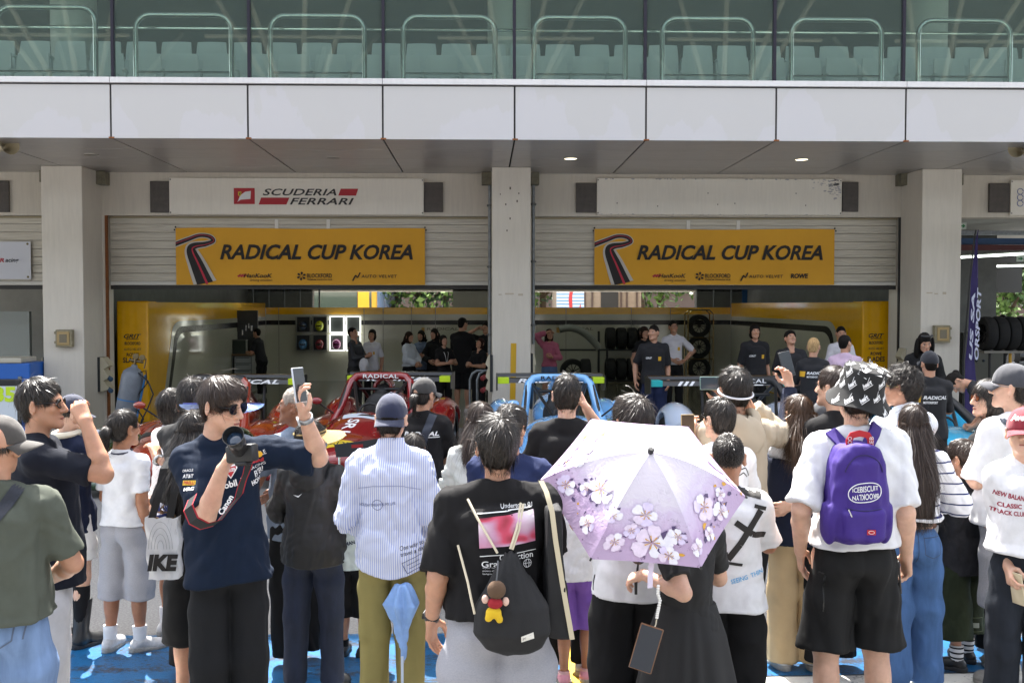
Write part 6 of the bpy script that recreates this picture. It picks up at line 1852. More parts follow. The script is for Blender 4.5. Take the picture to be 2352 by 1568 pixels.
# dark placard on a rod in front of the red car
Yk = 8.2
t = empty('placard', (WX(777, Yk), Yk, 0), "dark slotted placard on a thin metal rod before the red car", "placard")
p0, p1 = W(768, 1050, Yk) - t.location, W(878, 1012, Yk) - t.location
mb = MB();
def pq(a, b): return (p0.x + (p1.x - p0.x) * a, 0, p0.z + (p1.z - p0.z) * b + .02 * a)
sh = [pq(.04, 0), pq(1, .0), pq(.96, 1), pq(0, .78)]
mb.prism([(q[0], q[2]) for q in sh], -.006, .006); mb.build('board', M('placard_dark', '#1c2126', rough=.5), t)
mb = MB(); mb.poly([pq(.36, .52)[:1] + (-.008,) + pq(.36, .52)[2:], pq(.60, .52)[:1] + (-.008,) + pq(.6, .52)[2:], pq(.6, .72)[:1] + (-.008,) + pq(.6, .72)[2:], pq(.36, .72)[:1] + (-.008,) + pq(.36, .72)[2:]]); mb.build('handle_slot', M('slot_red', '#8e1016', rough=.4), t)
MB().tube([(.0, .01, 0), (.0, .01, p0.z + .05)], .009, 6).build('rod', steel, t)
# ================================================================== the crowd
def cloth(name, col, rough=.9, var=.07, bump=.22, sheen=.0, vs=14):
 return wrinkle(M(name, col, rough=rough, var=var, vscale=vs, bump=bump, bscale=420, sheen=sheen, spec=.25)) if name not in MATS else MATS[name]
def wrinkle(m, sc=7.0, st=.75, dist=.028):
 N, L, p = nodes(m)
 old = p.inputs["Normal"].links[0].from_node if p.inputs["Normal"].links else None
 tc = N.new("ShaderNodeTexCoord"); w = N.new("ShaderNodeTexNoise"); w.noise_type = 'RIDGED_MULTIFRACTAL'; w.inputs["Scale"].default_value = sc; w.inputs["Detail"].default_value = 3; w.inputs["Distortion"].default_value = .6
 mp = N.new("ShaderNodeMapping"); mp.inputs["Scale"].default_value = (1, 1, .75); mp.inputs["Rotation"].default_value = (0, .5, 0); L.new(tc.outputs["Object"], mp.inputs[0]); L.new(mp.outputs[0], w.inputs[0])
 b = N.new("ShaderNodeBump"); b.inputs["Strength"].default_value = st; b.inputs["Distance"].default_value = dist; L.new(w.outputs[0], b.inputs["Height"])
 if old: L.new(b.outputs[0], old.inputs["Normal"])
 else: L.new(b.outputs[0], p.inputs["Normal"])
 return m
def heather(name, col):
 m = M(name, col, rough=.95, var=.13, vscale=130, bump=.25, bscale=420, spec=.2, stretch=(1, 1, 3)); return wrinkle(m)
tee_w = cloth('tee_white', '#cfcfd1'); tee_k = cloth('tee_black', '#161516'); blk = cloth('trouser_black', '#131314'); nav = cloth('navy_cloth', '#161d33')
grey_h = heather('grey_heather', '#929297'); jeans_d = M('jeans_dark', '#182136', rough=.9, var=.35, vscale=5, bump=.3, bscale=500, stretch=(2, 2, .6));
def denim(name, col): return M(name, col, rough=.9, var=.24, vscale=4.5, bump=.35, bscale=500, spec=.2, stretch=(2.4, 2.4, .5)) if name in MATS else wrinkle(M(name, col, rough=.9, var=.24, vscale=4.5, bump=.35, bscale=500, spec=.2, stretch=(2.4, 2.4, .5)), 9)
prt = M('print_white', '#d9d9d9'); prk = ink
seam_d = M('seam_dark', '#3c4a62', rough=.9)
sh_w = dict(mat=M('shoe_white', '#b6b6b7', rough=.6, var=.22, vscale=26, bump=.5, bscale=45), sole=M('sole_white', '#8f8e8a', rough=.7, var=.2, vscale=40))
sh_k = dict(mat=M('shoe_black', '#17181a', rough=.45), sole=M('sole_dark', '#26272a', rough=.7))
sh_g = dict(mat=M('shoe_grey', '#75736e', rough=.5, var=.2, vscale=40), sole=M('sole_grey', '#8f8d86', rough=.7))
sock_w = cloth('sock_white', '#d4d4d6'); sock_k = cloth('sock_black', '#121214')

def worn(P, name, label, cat, group=None):
 return empty(name, P.root.location, label, cat, group, P.root.rotation_euler.z, P.k)
def oriented(name, label, cat, pos, xa, ya, group=None):
 """thing at pos, its x along xa and z (up) along ya"""
 xa = Vector(xa).normalized(); za = (Vector(ya) - xa * Vector(ya).dot(xa)).normalized(); yv = za.cross(xa)
 o = empty(name, pos, label, cat, group)
 o.rotation_euler = Matrix((xa, yv, za)).transposed().to_euler(); return o
def phone(pos, xa, ya, label, case='#1a1b1d', w=.074, h=.15, screen='#20262c', back=False, lens=True):
 t = oriented('phone', label, 'phone', pos, xa, ya, 'phones held up by spectators')
 cm = M('phone_case' + case, case, rough=.35, coat=.3)
 MB().box(-w / 2, w / 2, -.0045, .0045, -h / 2, h / 2, .0042).build('case', cm, t, 40)
 MB().box(-w / 2 + .004, w / 2 - .004, -.0055, -.004, -h / 2 + .004, h / 2 - .004).build('screen', M('phone_screen' + screen, screen, rough=.12, spec=.4), t)
 if lens:
  MB().box(w * .02, w * .40, .0045, .008, h * .22, h * .45, .003).build('camera_bump', cm, t)
  for dx, dz in ((.12, .39), (.12, .29), (.3, .34)): MB().lathe([(.0085, 0), (.0085, .002), (0, .002)], (w * dx, .008, h * dz), 12, cyl_mx((0, 0, 0), (0, 1, 0))).build('lens', M('phone_lens', '#08090b', rough=.08), t)
 return t
def bag_sdf(P, fn, lo, hi, h, name, m, t):
 V, Q = mesh_sdf(fn, lo, hi, h); return link_mesh(name, V, Q, m, t, True), V, Q
def ribbon(mb, pts, wd, side):
 """flat band along pts, width direction side"""
 V = []; s = Vector(side).normalized() * wd / 2
 n = len(pts)
 for p in pts: p = Vector(p); V += [p - s, p + s]
 return mb._add(V, [(2 * i, 2 * i + 1, 2 * i + 3, 2 * i + 2) for i in range(n - 1)])
def on_back(P, pts, off=.006, where='top'):
 """picture points laid on the cloth, in local space"""
 o = []
 for x, y in pts:
  u, z = P.uz(x, y); h = P._ray(where, u, z, 'back')
  if h is not None: o.append(h + Vector((0, -off, 0)))
 return o

# ---- 1 olive tee, left corner
P = Person("person in an olive grey tee and pale jeans with a dark cap, bottom left corner", -4, 955, 3.95, face=6, w=1.16, hair='buzz', skin='mid', Rr=dict(w=(.12, .22, 1.02), pole=(1, -.6, -.3), pn=(-1, 0, 0), curl=.5), L='belly',
   top=dict(mat=cloth('tee_olive', '#4c5047'), hem_y=1420, box=.9, ease=.045, sleeve=.8, sr=(.085, .095), flare=.02), bottom=dict(mat=denim('jeans_pale', '#6f86a8'), r=(.115, .092, .085), waist=.98), head=(-8, 0, 0), capped=True, seed=3, sc=1)
P.cap('#3b3733', brim=-72, tilt=4)
P.lines([[P.uz(x, y) for x, y in ((60, 1062), (40, 1098), (18, 1140), (-20, 1200))]], .05, M('strap_navy', '#161a26', rough=.6), name='bag_strap', off=.004)
P.shapes([[P.uz(x, y) for x, y in ((38, 1088), (52, 1096), (34, 1128), (20, 1118))]], M('buckle_black', '#0c0d10', rough=.3), name='buckle', off=.010)
P.lines([[P.uz(x, y) for x, y in ((112, 1420), (98, 1450), (118, 1470), (134, 1448))], [P.uz(x, y) for x, y in ((26, 1445), (22, 1475), (-5, 1492))], [P.uz(x, y) for x, y in ((50, 1440), (44, 1475))]], .006, M('seam_jeans', '#4d5a70'), 'bottom', name='pocket_seam')
# ---- 2 navy polo, hand at sunglasses
P = Person("person in a dark navy polo lifting a hand to black sunglasses, seen in profile", 98, 864, 4.7, face=-72, w=1.18, hair='short', skin='mid', head=(-14, -2, 0),
   Rr=dict(px=(197, 968, -.10), pe=(258, 1050, -.12), hpx=(176, 925, -.06), pn=(-1, .3, -.2), curl=.75), L=dict(w=(.19, -.03, .9), pole=(.2, -1, 0), pn=(-1, 0, 0), curl=.4),
   top=dict(mat=cloth('polo_navy', '#10141f'), hem=.80, box=.8, ease=.03, sleeve=.78, sr=(.082, .088)), bottom=dict(mat=cloth('trouser_pale', '#b5b4b6'), r=(.10, .085, .08)), shoes=dict(mat=M('shoe_navy', '#20263a', rough=.6), sole=sh_w['sole']), seed=5)
P.glasses(lens='#060607')
# ---- 3 girl with boots behind
P = Person("person in navy with white shorts, striped black socks and dark rain boots", 158, 906, 6.25, face=-22, sex='f', hair='tied', skin='light', head=(-30, 6, 0), L='down', Rr='front',
   top=dict(mat=nav, hem=.80, sleeve=.6, ease=.03), bottom=dict(mat=cloth('shorts_white', '#d6d3cf'), hem=.62, r=(.11, .115, .12)), shoes=dict(sh_k, boot=.34, sock=sock_k, sockh=.43), capped=True, seed=6)
P.cap('#1a2038', brim=0, tilt=-4)
P.root.location.x -= .0
mb = MB(); mb.tube([(.075 * math.cos(a), -.03 + .085 * math.sin(a), 1.50 + .01 * math.sin(a)) for a in [i * .45 for i in range(14)]], .022, 8, closed=True)
o = mb.build('neck_fan', M('cream_plastic', '#cfc6b2', rough=.4), P.root, True)
t = worn(P, 'backpack', "black backpack with hanging straps on the back of the navy clad person", "backpack")
def fbk(p):
 d = smax(ell(p, (.06, -.21, 1.16), (.16, .12, .25)), -(p[:, 1] + .33), .03); return d + folds(p, 31, .008, (16, 16, 10), .6)
bag_sdf(P, fbk, (-.14, -.38, .86), (.26, -.06, 1.46), .012, 'body', M('nylon_black', '#0f1012', rough=.55, bump=.2, bscale=300), t)
for dx in (.02, .12): MB().tube([(dx + .02, -.28, .98), (dx + .05, -.33, .86), (dx + .02, -.34, .76), (dx + .06, -.35, .66)], .011, 6).build('hanging_strap', black_m, t)
# ---- 4 child in white tee
P = Person("child in a white tee and grey shorts with a low ponytail", 284, 937, 6.15, face=-14, sex='c', hs=1.13, hair='pony', skin='dark', head=(-22, 0, 0),
   L=dict(w=(.0, .2, 1.05), pole=(1, -.5, -.3), pn=(0, -1, 0), curl=.5), Rr=dict(px=(333, 1226, -.02), pole=(.5, -1, 0), pn=(-1, -.2, 0), curl=.4),
   top=dict(mat=tee_w, hem_y=1204, sleeve=.72, ease=.03, box=.9, sr=(.075, .088)), bottom=dict(mat=grey_h, hem_y=1365, r=(.105, .108, .118), ease=.015), shoes=dict(sh_w, sock=sock_w, sockh=.19), toes=(.1, .75), legs=(.11, .02), seed=8)
mb = MB(); mb.tube([(.07 * math.cos(a), -.03 + .072 * math.sin(a), 1.475 * P.bz + .012 * math.sin(a)) for a in [i * .45 for i in range(14)]], .008, 6, closed=True)
mb.build('neck_trim', M('trim_navy', '#1a1f33'), P.shirt, True)
# ---- 5 white tee behind
P = Person("person with bowl cut hair and oversized white tee, arms folded behind the child", 402, 889, 6.4, face=-38, sex='m', hair='bob', skin='dark', head=(-10, -6, 0), L=dict(w=(-.10, .26, 1.22), pole=(1, -.2, -.5), pn=(0, -1, .1), curl=.4), Rr='belly',
   top=dict(mat=tee_w, hem=.78, sleeve=.85, box=1, ease=.04, sr=(.085, .10)), bottom=dict(mat=grey_h, hem=.45, r=(.115, .12, .13)), shoes=dict(sh_w, sock=sock_w, sockh=.2), toes=(.1, .2), seed=9)
# ---- 7 black camo tee with watch
P = Person("person in black camouflage tee with silver watch behind the tall photographer", 444, 864, 5.7, face=-20, w=1.05, hair='short', skin='mid', head=(10, 0, 0), L=dict(px=(362, 1052, -.02), pe=(372, 1150, -.16), hpx=(352, 1020, .04), pn=(.2, -.2, -1), curl=.5), Rr='front',
   top=dict(mat=M('camo_black', '#19191a', rough=.9, var=.5, vscale=9, bump=.2, bscale=400), hem=.82, sleeve=.95, ease=.03, sr=(.075, .088)), bottom=dict(mat=blk), seed=11)
P.watch('L', '#9a9a98', '#9c9c9a'); P.glasses(dy=-.004, lens='#060607')
# ---- 6 long haired woman in black with tote
P = Person("person with long straight black hair, dressed in black, a tote over the shoulder", 452, 938, 5.25, face=-12, sex='f', w=1.06, hair='long', skin='mid', head=(-12, -4, 0), L=dict(w=(.1, .2, 1.08), pole=(1, -.4, -.3), pn=(-1, 0, 0), curl=.6), Rr='front',
   top=dict(mat=tee_k, hem=.80, sleeve=.9, ease=.03, sr=(.076, .09)), bottom=dict(mat=blk, hem_y=1468, r=(.12, .125, .135)), shoes=dict(sh_g, sock=None), seed=12, nstr=3200)
P.long_hair(.42, 'black', .10, 4, tip=.7)
Yb_ = 5.05
a = W(334, 1330, Yb_); b = W(407, 1187, Yb_)
t = empty('tote_bag', a, "tall white paper tote with big black letters hanging from black straps", "bag")
w, h = b.x - a.x, b.z - a.z
mb = MB(); g = random.Random(3); nx, nz = 8, 12
V = []
for j in range(nz + 1):
 for i in range(nx + 1):
  V.append((i / nx * w * (1 - .08 * (1 - j / nz)) + .004 * math.sin(j * 1.1) + .014 * (1 - j / nz), -.012 * math.sin(i / nx * 3.14) + .006 * math.sin(i * 1.7 + j * .9), j / nz * h + .006 * (j == nz) * math.sin(i * 1.6)))
n1 = len(V); V += [(x, y + .10, z) for x, y, z in V]
q = [(j * (nx + 1) + i, j * (nx + 1) + i + 1, (j + 1) * (nx + 1) + i + 1, (j + 1) * (nx + 1) + i) for j in range(nz) for i in range(nx)]
Fc = q + [tuple(k + n1 for k in f[::-1]) for f in q]
for j in range(nz):
 for e in (0, nx): k = j * (nx + 1) + e; Fc.append((k, k + nx + 1, k + nx + 1 + n1, k + n1))
for i in range(nx): Fc.append((i, i + 1, i + 1 + n1, i + n1))
mb._add(V, Fc); mb.build('paper_body', M('paper_white', '#d2d3d4', rough=.55, var=.05, vscale=10), t, True)
mb = MB(); letter(mb, "IKE", (.016, -.022, h * .15), (w * .93, 0, 0), (.004, 0, h * .27), .06, .12); mb.build('lettering', ink, t)
mb = MB()
for k in range(4): mb.tube([(w * .1 + w * .82 * (.5 + (.12 + .11 * k) * math.cos(s_)), -.018, h * .5 + h * (.14 + .1 * k) * math.sin(s_)) for s_ in [math.pi * i / 10 for i in range(11)]], .0009, 4)
mb.build('line_print', M('line_grey', '#8d8f92'), t)
mb = MB()
ps = W(393, 1072, 5.1) - a
ribbon(mb, [(w * .25, -.01, h), (w * .45, -.02, h + .1), (ps.x - .02, .0, ps.z), (ps.x, .05, ps.z + .05)], .036, (1, .2, 0)); mb.build('strap', M('webbing_black', '#141415', rough=.7), t)
mb = MB(); ribbon(mb, [(w * .8, -.01, h), (w * .95, -.02, h + .12), (ps.x + .045, .0, ps.z), (ps.x + .035, .05, ps.z + .05)], .036, (1, .2, 0)); mb.build('strap', M('webbing_black', '#141415'), t)
mb = MB(); g = random.Random(5); mb.mat(0)
for k in range(46):
 c_ = Vector((g.uniform(.03, w - .03), g.uniform(.01, .09), h + g.uniform(-.03, .045))); d = Vector((g.uniform(-1, 1), g.uniform(-1, 1), g.uniform(.2, 1))).normalized() * .025; e = Vector((g.uniform(-1, 1), g.uniform(-1, 1), g.uniform(-1, 1))).normalized() * .018
 mb.mat(g.choice((0, 0, 1, 2))); mb.quad(c_ - d, c_ - e, c_ + d, c_ + e)
mb.build('crumpled_wrapping', [M('wrap_blue', '#2b3a78', rough=.4), M('wrap_white', '#c4c4cc', rough=.4), M('wrap_tan', '#8a6d4b', rough=.5)], t)
# ---- 8 photographer
P = Person("person in a navy team tee and sunglasses, lifting a phone and holding a camera", 520, 858, 4.55, face=-158, w=.98, hair='fringe', hcol='brown', skin='light', head=(41, 12, 0), side=4, seed=14,
   L=dict(px=(700, 955, -.06), pe=(745, 1030, .05), hpx=(672, 893, -.10), pn=(.8, .2, .4), curl=.72), Rr=dict(px=(510, 1080, -.30), pe=(445, 1195, -.12), hpx=(534, 1022, -.36), pn=(-.9, .5, .1), curl=.72),
   top=dict(mat=cloth('tee_team_navy', '#0c1a2d'), hem_y=1335, box=.9, ease=.04, sleeve=.88, sr=(.083, .098), flare=.015, amp=.008), bottom=dict(mat=cloth('trouser_charcoal', '#1b1c1e'), r=(.093, .088, .09), waist=.98), legs=(.088, 0), nstr=5200, slen=.085)
P.glasses(lens='#070a10', gold=False, r=.026);
uf = lambda x, y: P.uz(x, y, True, -.12)
def fw(s_, x, y, wpx, hpx, m, sh=0, bo=.02, ro=0, nm='print'):
 u, z = uf(x, y); P.write([(s_, u, z, wpx / 527 / P.k * 1.08, hpx / 527 / P.k, sh, bo, ro)], m, 'top', 'front', nm)
try:
 fw("ORACLE", 598, 1052, 42, 10, prt, 0, .0, .35); fw("RedBull", 599, 1064, 30, 9, inkr, 0, .04, .1); fw("RACING", 600, 1076, 38, 6, prt, 0, 0, .25); fw("B'B!", 605, 1090, 24, 16, prt, .1, .02, .35); fw("HONDA", 607, 1108, 40, 12, prt, 0, .05, .3)
 fw("Mobil 1", 528, 1111, 52, 15, prt, 0, .03, .2)
 u, z = uf(530, 1075); k_ = .027
 P.shapes([[(u - k_, z + .04), (u + k_, z + .05), (u + k_ * 1.05, z - .0), (u, z - .045), (u - k_ * 1.05, z - .012)]], prt, 'top', 'front', 'shield'); k_ = .022
 P.shapes([[(u - k_, z + .004), (u + k_, z + .01), (u + k_, z - .0), (u, z - .038), (u - k_, z - .012)]], inkr, 'top', 'front', 'shield', .0012); P.write([("TAG", u, z + .024, .036, .018, 0, .04, .1)], M('tag_green', '#1d5a45'), 'top', 'front', 'print', .0012); P.write([("HEUER", u, z - .006, .038, .015, 0, .03, .1)], prt, 'top', 'front', 'print', .0026)
 u, z = uf(604, 1050); P.shapes([[(u + .018 * math.cos(a), z + .014 * math.sin(a)) for a in [i * .63 for i in range(10)]]], M('sun_yellow', '#d9a51c'), 'top', 'front', 'emblem', .001)
except Exception: pass
# sleeve badges (his right sleeve, seen at the left)
def sleeve_mark(P, items):
 for (txt, x, y, wpx, hpx, m, bo, plate) in items:
  u, z = P.uz(x, y, False, -.25)
  b = P.bvh['top']; c = P.root.rotation_euler.to_matrix().transposed()
  o_ = c @ (Vector((0, 0, CAM_Z)) - P.root.location) / P.k
  ex = c @ Vector((1, 0, 0)); ez = Vector((0, 0, 1))
  tgt = c @ (W(x, y, P.root.location.y) - P.root.location) / P.k
  h = b.ray_cast(o_, (tgt - o_).normalized())
  if h[0] is None: continue
  pos, nr = h[0], h[1]; xx = (ex - nr * ex.dot(nr)).normalized(); zz = nr.cross(xx); zz = zz if zz.z > 0 else -zz
  wd, ht = wpx / 540 / P.k, hpx / 540 / P.k
  mb = MB(); base = pos + nr * .006 - xx * wd / 2 - zz * ht / 2
  if plate is not None:
   p0 = base - nr * .002 - xx * .004 - zz * .003
   mb.quad(p0, p0 + xx * (wd + .008), p0 + xx * (wd + .008) + zz * (ht + .006), p0 + zz * (ht + .006)); mb.build('badge', plate, P.shirt); mb = MB()
  letter(mb, txt, base, xx * wd, zz * ht, bo, 0); mb.build('print', m, P.shirt)
sleeve_mark(P, [("ORACLE", 433, 1081, 26, 6, prt, .0, None), ("AT&T", 433, 1094, 24, 9, prt, .02, None), ("PIRELLI", 435, 1109, 24, 8, inkr, .03, M('badge_yellow', '#d8b72a')), ("HRC", 435, 1124, 24, 9, prt, .06, None)])
phone(P.grip('L', .09)[0] + Vector((-.012, -.015, .045)), (.5, .86, 0), (-.12, .1, 1), "clear cased phone with three lenses lifted high by the tall photographer", '#b9bdc4', screen='#262b30')
P.watch('L', '#c7c9cb', '#9fa2a4')
# camera
pos = W(556, 1020, 4.19)
cm = oriented('camera', "black camera with a large hooded lens held at the photographer's chest", 'camera', pos, (.93, -.3, .12), (-.1, .1, 1)); cm.scale = (.95,) * 3
cb = M('camera_black', '#141415', rough=.5, bump=.2, bscale=300); cr_ = M('camera_ring', '#1f1f20', rough=.35)
MB().box(-.068, .062, -.03, .03, -.075, .0, .012).build('body', cb, cm, 40); MB().box(-.03, .03, -.028, .03, -.09, -.07, .01).build('grip_base', cb, cm)
lx = Matrix.Translation((.0, -.02, -.02)) @ Vector((.30, -.85, .50)).to_track_quat('Z', 'Y').to_matrix().to_4x4()
MB().lathe([(.030, -.03), (.033, 0), (.035, .02), (.035, .05), (.038, .055), (.038, .085), (.036, .09)], n=28, Mx=lx).build('lens_barrel', cr_, cm, 50)
MB().lathe([(.036, .09), (.045, .125), (.043, .125), (.035, .095)], n=28, Mx=lx, caps=False).build('lens_hood', cb, cm, 50)
MB().lathe([(0, .098), (.02, .097), (.034, .09)], n=28, Mx=lx, caps=False).build('front_glass', M('lens_glass', '#25364a', rough=.04, coat=1), cm, True)
st = M('strap_black', '#151516', rough=.7); sr_ = M('strap_red', '#a3202c', rough=.7)
t = empty('camera_strap', W(590, 1060, 4.2), "black and red camera strap hanging down from the camera to the elbow", "strap")
pts = [W(x, y, Yq) - t.location for x, y, Yq in ((575, 1046, 4.2), (568, 1080, 4.2), (556, 1110, 4.2), (548, 1140, 4.2), (528, 1165, 4.18), (500, 1200, 4.14), (470, 1208, 4.12), (445, 1195, 4.1), (432, 1165, 4.12), (442, 1140, 4.2))]
pts = [Vector(p) for p in pts]
mb = MB(); ribbon(mb, pts, .048, (.8, 0, .6)); mb.build('band', sr_, t, True)
mb = MB(); ribbon(mb, [p + Vector((0, -.004, 0)) for p in pts], .036, (.8, 0, .6)); mb.build('band_face', st, t, True)
p0 = W(520, 1182, 4.165) - t.location; p1 = W(546, 1140, 4.175) - t.location
mb = MB(); d = p1 - p0; letter(mb, "Canon", p0 + Vector((-.012, -.012, .0)), d, Vector((d.z, 0, -d.x)).normalized() * -.024, .03, 0); mb.build('lettering', prt, t)
# the fan behind him
t = empty('hand_fan', W(510, 927, 5.42), "blue striped folding fan spread out behind the photographer's head", "fan")
mb = MB(); n = 22
for i in range(n):
 a0, a1 = math.pi * (1.0 + i / n), math.pi * (1.0 + (i + .82) / n)
 f = lambda a, r: (r * .215 * math.cos(a), .02 * math.cos(a * 3), r * .055 * math.sin(a))
 mb.mat(0); mb.quad(f(a0, .3), f(a0, 1), f(a1, 1), f(a1, .3))
 if 4 < i < 8 or 13 < i < 17: mb.mat(1); mb.quad(*[(p[0], p[1] - .003, p[2]) for p in (f(a0, .62), f(a0, .8), f(a1, .8), f(a1, .62))])
mb.build('leaf', [M('fan_blue', '#9db8ee', rough=.2, metal=.3), M('fan_yellow', '#d4c25a', rough=.3)], t)
MB().tube([(-.2, .0, .002), (.2, .0, .002)], .004, 6).build('rib', M('fan_rim', '#1d2560', rough=.3), t)
# ---- 9 grey haired man
P = Person("elderly person with cropped grey hair in a blue grey tee, facing left", 676, 886, 5.9, face=42, hair='buzz', hcol='grey', skin='tan', head=(40, -4, 0), L='front', Rr='belly', top=dict(mat=heather('tee_bluegrey', '#75808f'), hem=.8, sleeve=.7, ease=.03), bottom=dict(mat=blk), seed=16)
# ---- 10 black hoodie and straw visor
P = Person("person in a black hooded jacket, dark jeans and a straw sun visor", 718, 962, 5.45, face=-10, sex='f', w=1.16, hair='short', skin='light', head=(-38, -8, 0), Rr=dict(w=(.14, .26, 1.12), pole=(1, -.7, -.4), pn=(-.8, 0, .4), curl=.6), L=dict(w=(.12, .28, 1.1), pole=(1, -.6, -.4), pn=(-.8, 0, .4), curl=.6),
   top=dict(mat=M('jacket_black', '#161616', rough=.62, bump=.25, bscale=200), hem_y=1298, sleeve=1.9, ease=.045, box=1, sr=(.085, .062), amp=.009, ff=(15, 15, 9)), bottom=dict(mat=jeans_d, r=(.098, .075, .068), waist=.98), shoes=dict(sh_k), legs=(.12, .03), seed=17)
V, Q = mesh_sdf(lambda p: smax(smin(ell(p, (0, -.115, 1.40), (.115, .06, .10)), cone(p, (-.07, -.05, 1.47), (.07, -.05, 1.47), .055, .055), .05), -ell(p, (0, -.06, 1.475), (.075, .075, .05)), .02) + folds(p, 41, .008, (26, 26, 18), .6), (-.2, -.24, 1.25), (.2, .05, 1.56), .009)
link_mesh('hood', P.up(V), Q, P.shirt.data.materials[0], P.shirt, True)
P.shapes([[(-.06, 1.30 * P.bz), (-.025, 1.285 * P.bz), (.0, 1.31 * P.bz), (-.025, 1.295 * P.bz)]], prt, name='print', off=.05)
vm = M('straw', '#8f7748', rough=.85, var=.25, vscale=60, bump=.5, bscale=160, stretch=(1, 1, 4))
mb = MB(); n, m_ = 20, 5; V = []
for j in range(m_ + 1):
 for i in range(n + 1):
  an = -1.5 + 3.0 * i / n; v = j / m_; r0 = .093; r = r0 + .115 * v * max(math.cos(an * .62), 0) ** .8
  V.append((r * math.sin(an), r * 1.12 * math.cos(an) - .01, .035 - .055 * v * (.6 + .4 * abs(math.sin(an)))))
nn = len(V); q = [(j * (n + 1) + i, j * (n + 1) + i + 1, (j + 1) * (n + 1) + i + 1, (j + 1) * (n + 1) + i) for j in range(m_) for i in range(n)]
mb._add(V + [(x, y, z + .004) for x, y, z in V], [f[::-1] for f in q] + [tuple(k + nn for k in f) for f in q]); mb.tube([(.094 * math.sin(a), .105 * math.cos(a) - .01, .05) for a in [-3 + 6 * i / 24 for i in range(25)]], [.006] * 25, 6)
vz = P.headchild(mb, 'sun_visor', vm)
mb = MB();
for s_ in (-1, 1): mb._add([(.096 * math.sin(a) , .108 * math.cos(a) - .01, z) for z in (.03, .07) for a in [-1.5 + 3 * i / 16 for i in range(17)]], [(i, i + 1, i + 18, i + 17) for i in range(16)]); break
P.headchild(mb, 'visor_band', M('visor_black', '#161616', rough=.5))
# ---- 11 small kid
P = Person("small child in a pale grey tee and black shorts between the adults", 812, 1072, 6.02, face=-12, sex='c', hs=1.28, hair='short', skin='mid', head=(-20, 0, 0), L='down', Rr='belly', top=dict(mat=cloth('tee_pale', '#bfcac8'), hem_y=1308, sleeve=.8, ease=.04, box=1, sr=(.08, .095)), bottom=dict(mat=blk, hem_y=1408, r=(.12, .13, .14)), shoes=dict(sh_k, sock=sock_k, sockh=.16), toes=(.1, .9), seed=18)
P.write([("HUMAN", -.02, 1.12 * P.bz, .16, .035, 0, .04, .25)], M('print_navy', '#2b3648'))
# ---- 14 dark haired kid half hidden
P = Person("child with dark hair half hidden behind the striped shirt's shoulder", 950, 992, 6.4, face=0, sex='c', hs=1.15, hair='bob', skin='mid', top=dict(mat=nav), bottom=dict(mat=blk), seed=19)
# ---- 13 woman in RADICAL polo by the red car
P = Person("person in a black team polo and dark cap with ponytail beside the red car", 972, 868, 7.1, face=-4, sex='f', w=1.12, hair='pony', skin='mid', head=(-28, 0, 0), L='front', Rr='belly', top=dict(mat=tee_k, hem=.78, sleeve=.9, ease=.035, box=.8, sr=(.08, .09)), bottom=dict(mat=blk), capped=True, seed=20)
P.cap('#2c2a29', brim=-14, tilt=0, strap=True)
P.write([("RADICAL", .0, 1.345, .27, .034, .25, .03), ("MOTORSPORT", -.05, 1.285, .19, .024, .15, .03)], prt); P.lines([[(-.13, 1.318), (.14, 1.318)]], .006, prt, name='print')
P.lines([[P.uz(x, y) for x, y in ((998, 938), (975, 1000), (968, 1030))]], .06, M('sling_navy', '#1b2231', rough=.6), name='sling_strap', off=.004)
# ---- 12 striped shirt
def stripes(name, base, line, freq, duty, ax='X', warp=0):
 m = M(name, base, rough=.9, bump=.2, bscale=420, spec=.25); N, L, p = nodes(m)
 tc = N.new("ShaderNodeTexCoord"); sp = N.new("ShaderNodeSeparateXYZ"); L.new(tc.outputs["Object"], sp.inputs[0])
 mu = N.new("ShaderNodeMath"); mu.operation = 'MULTIPLY'; mu.inputs[1].default_value = freq; L.new(sp.outputs[ax], mu.inputs[0])
 fr = N.new("ShaderNodeMath"); fr.operation = 'FRACT'; L.new(mu.outputs[0], fr.inputs[0])
 gt = N.new("ShaderNodeMath"); gt.operation = 'GREATER_THAN'; gt.inputs[1].default_value = 1 - duty; L.new(fr.outputs[0], gt.inputs[0])
 mx = N.new("ShaderNodeMix"); mx.data_type = 'RGBA'; mx.inputs[6].default_value = lin(base); mx.inputs[7].default_value = lin(line); L.new(gt.outputs[0], mx.inputs[0]); L.new(mx.outputs[2], p.inputs["Base Color"])
 return wrinkle(m)
P = Person("person in a blue striped shirt, khaki trousers and a backwards navy cap", 899, 905, 5.05, face=-3, w=1.06, hair='short', skin='light', head=(-4, -2, 0), capped=True, seed=21,
   L=dict(w=(.17, .20, 1.05), pole=(.45, -1, -.5), pn=(-.8, 0, .5), curl=.6), Rr=dict(w=(.17, .20, 1.05), pole=(.45, -1, -.5), pn=(-.8, 0, .5), curl=.6),
   top=dict(mat=stripes('striped_shirt', '#d3d6e0', '#97a4d0', 88, .42), hem_y=1312, sleeve=1.55, ease=.042, box=.95, sr=(.080, .066), amp=.009, tail=.03, ff=(15, 15, 8), cz=1.51), bottom=dict(mat=cloth('khaki', '#8b8150', vs=5), r=(.098, .082, .072), ease=.01, waist=.98))
P.cap('#141c38', brim=180, tilt=-6, bl=.06)
P.lines([[(-.165, 1.265 * P.bz), (-.08, 1.285 * P.bz), (.0, 1.288 * P.bz), (.08, 1.285 * P.bz), (.165, 1.26 * P.bz)]], .004, M('seam_blue', '#8d97b8'), name='yoke_seam', off=-.001)
P.write([("One way to,", .125, .985, .125, .03, .1, .0, .22), ("travel a day", .13, .955, .125, .028, .1, .0, .22)], ink, name='handwriting');
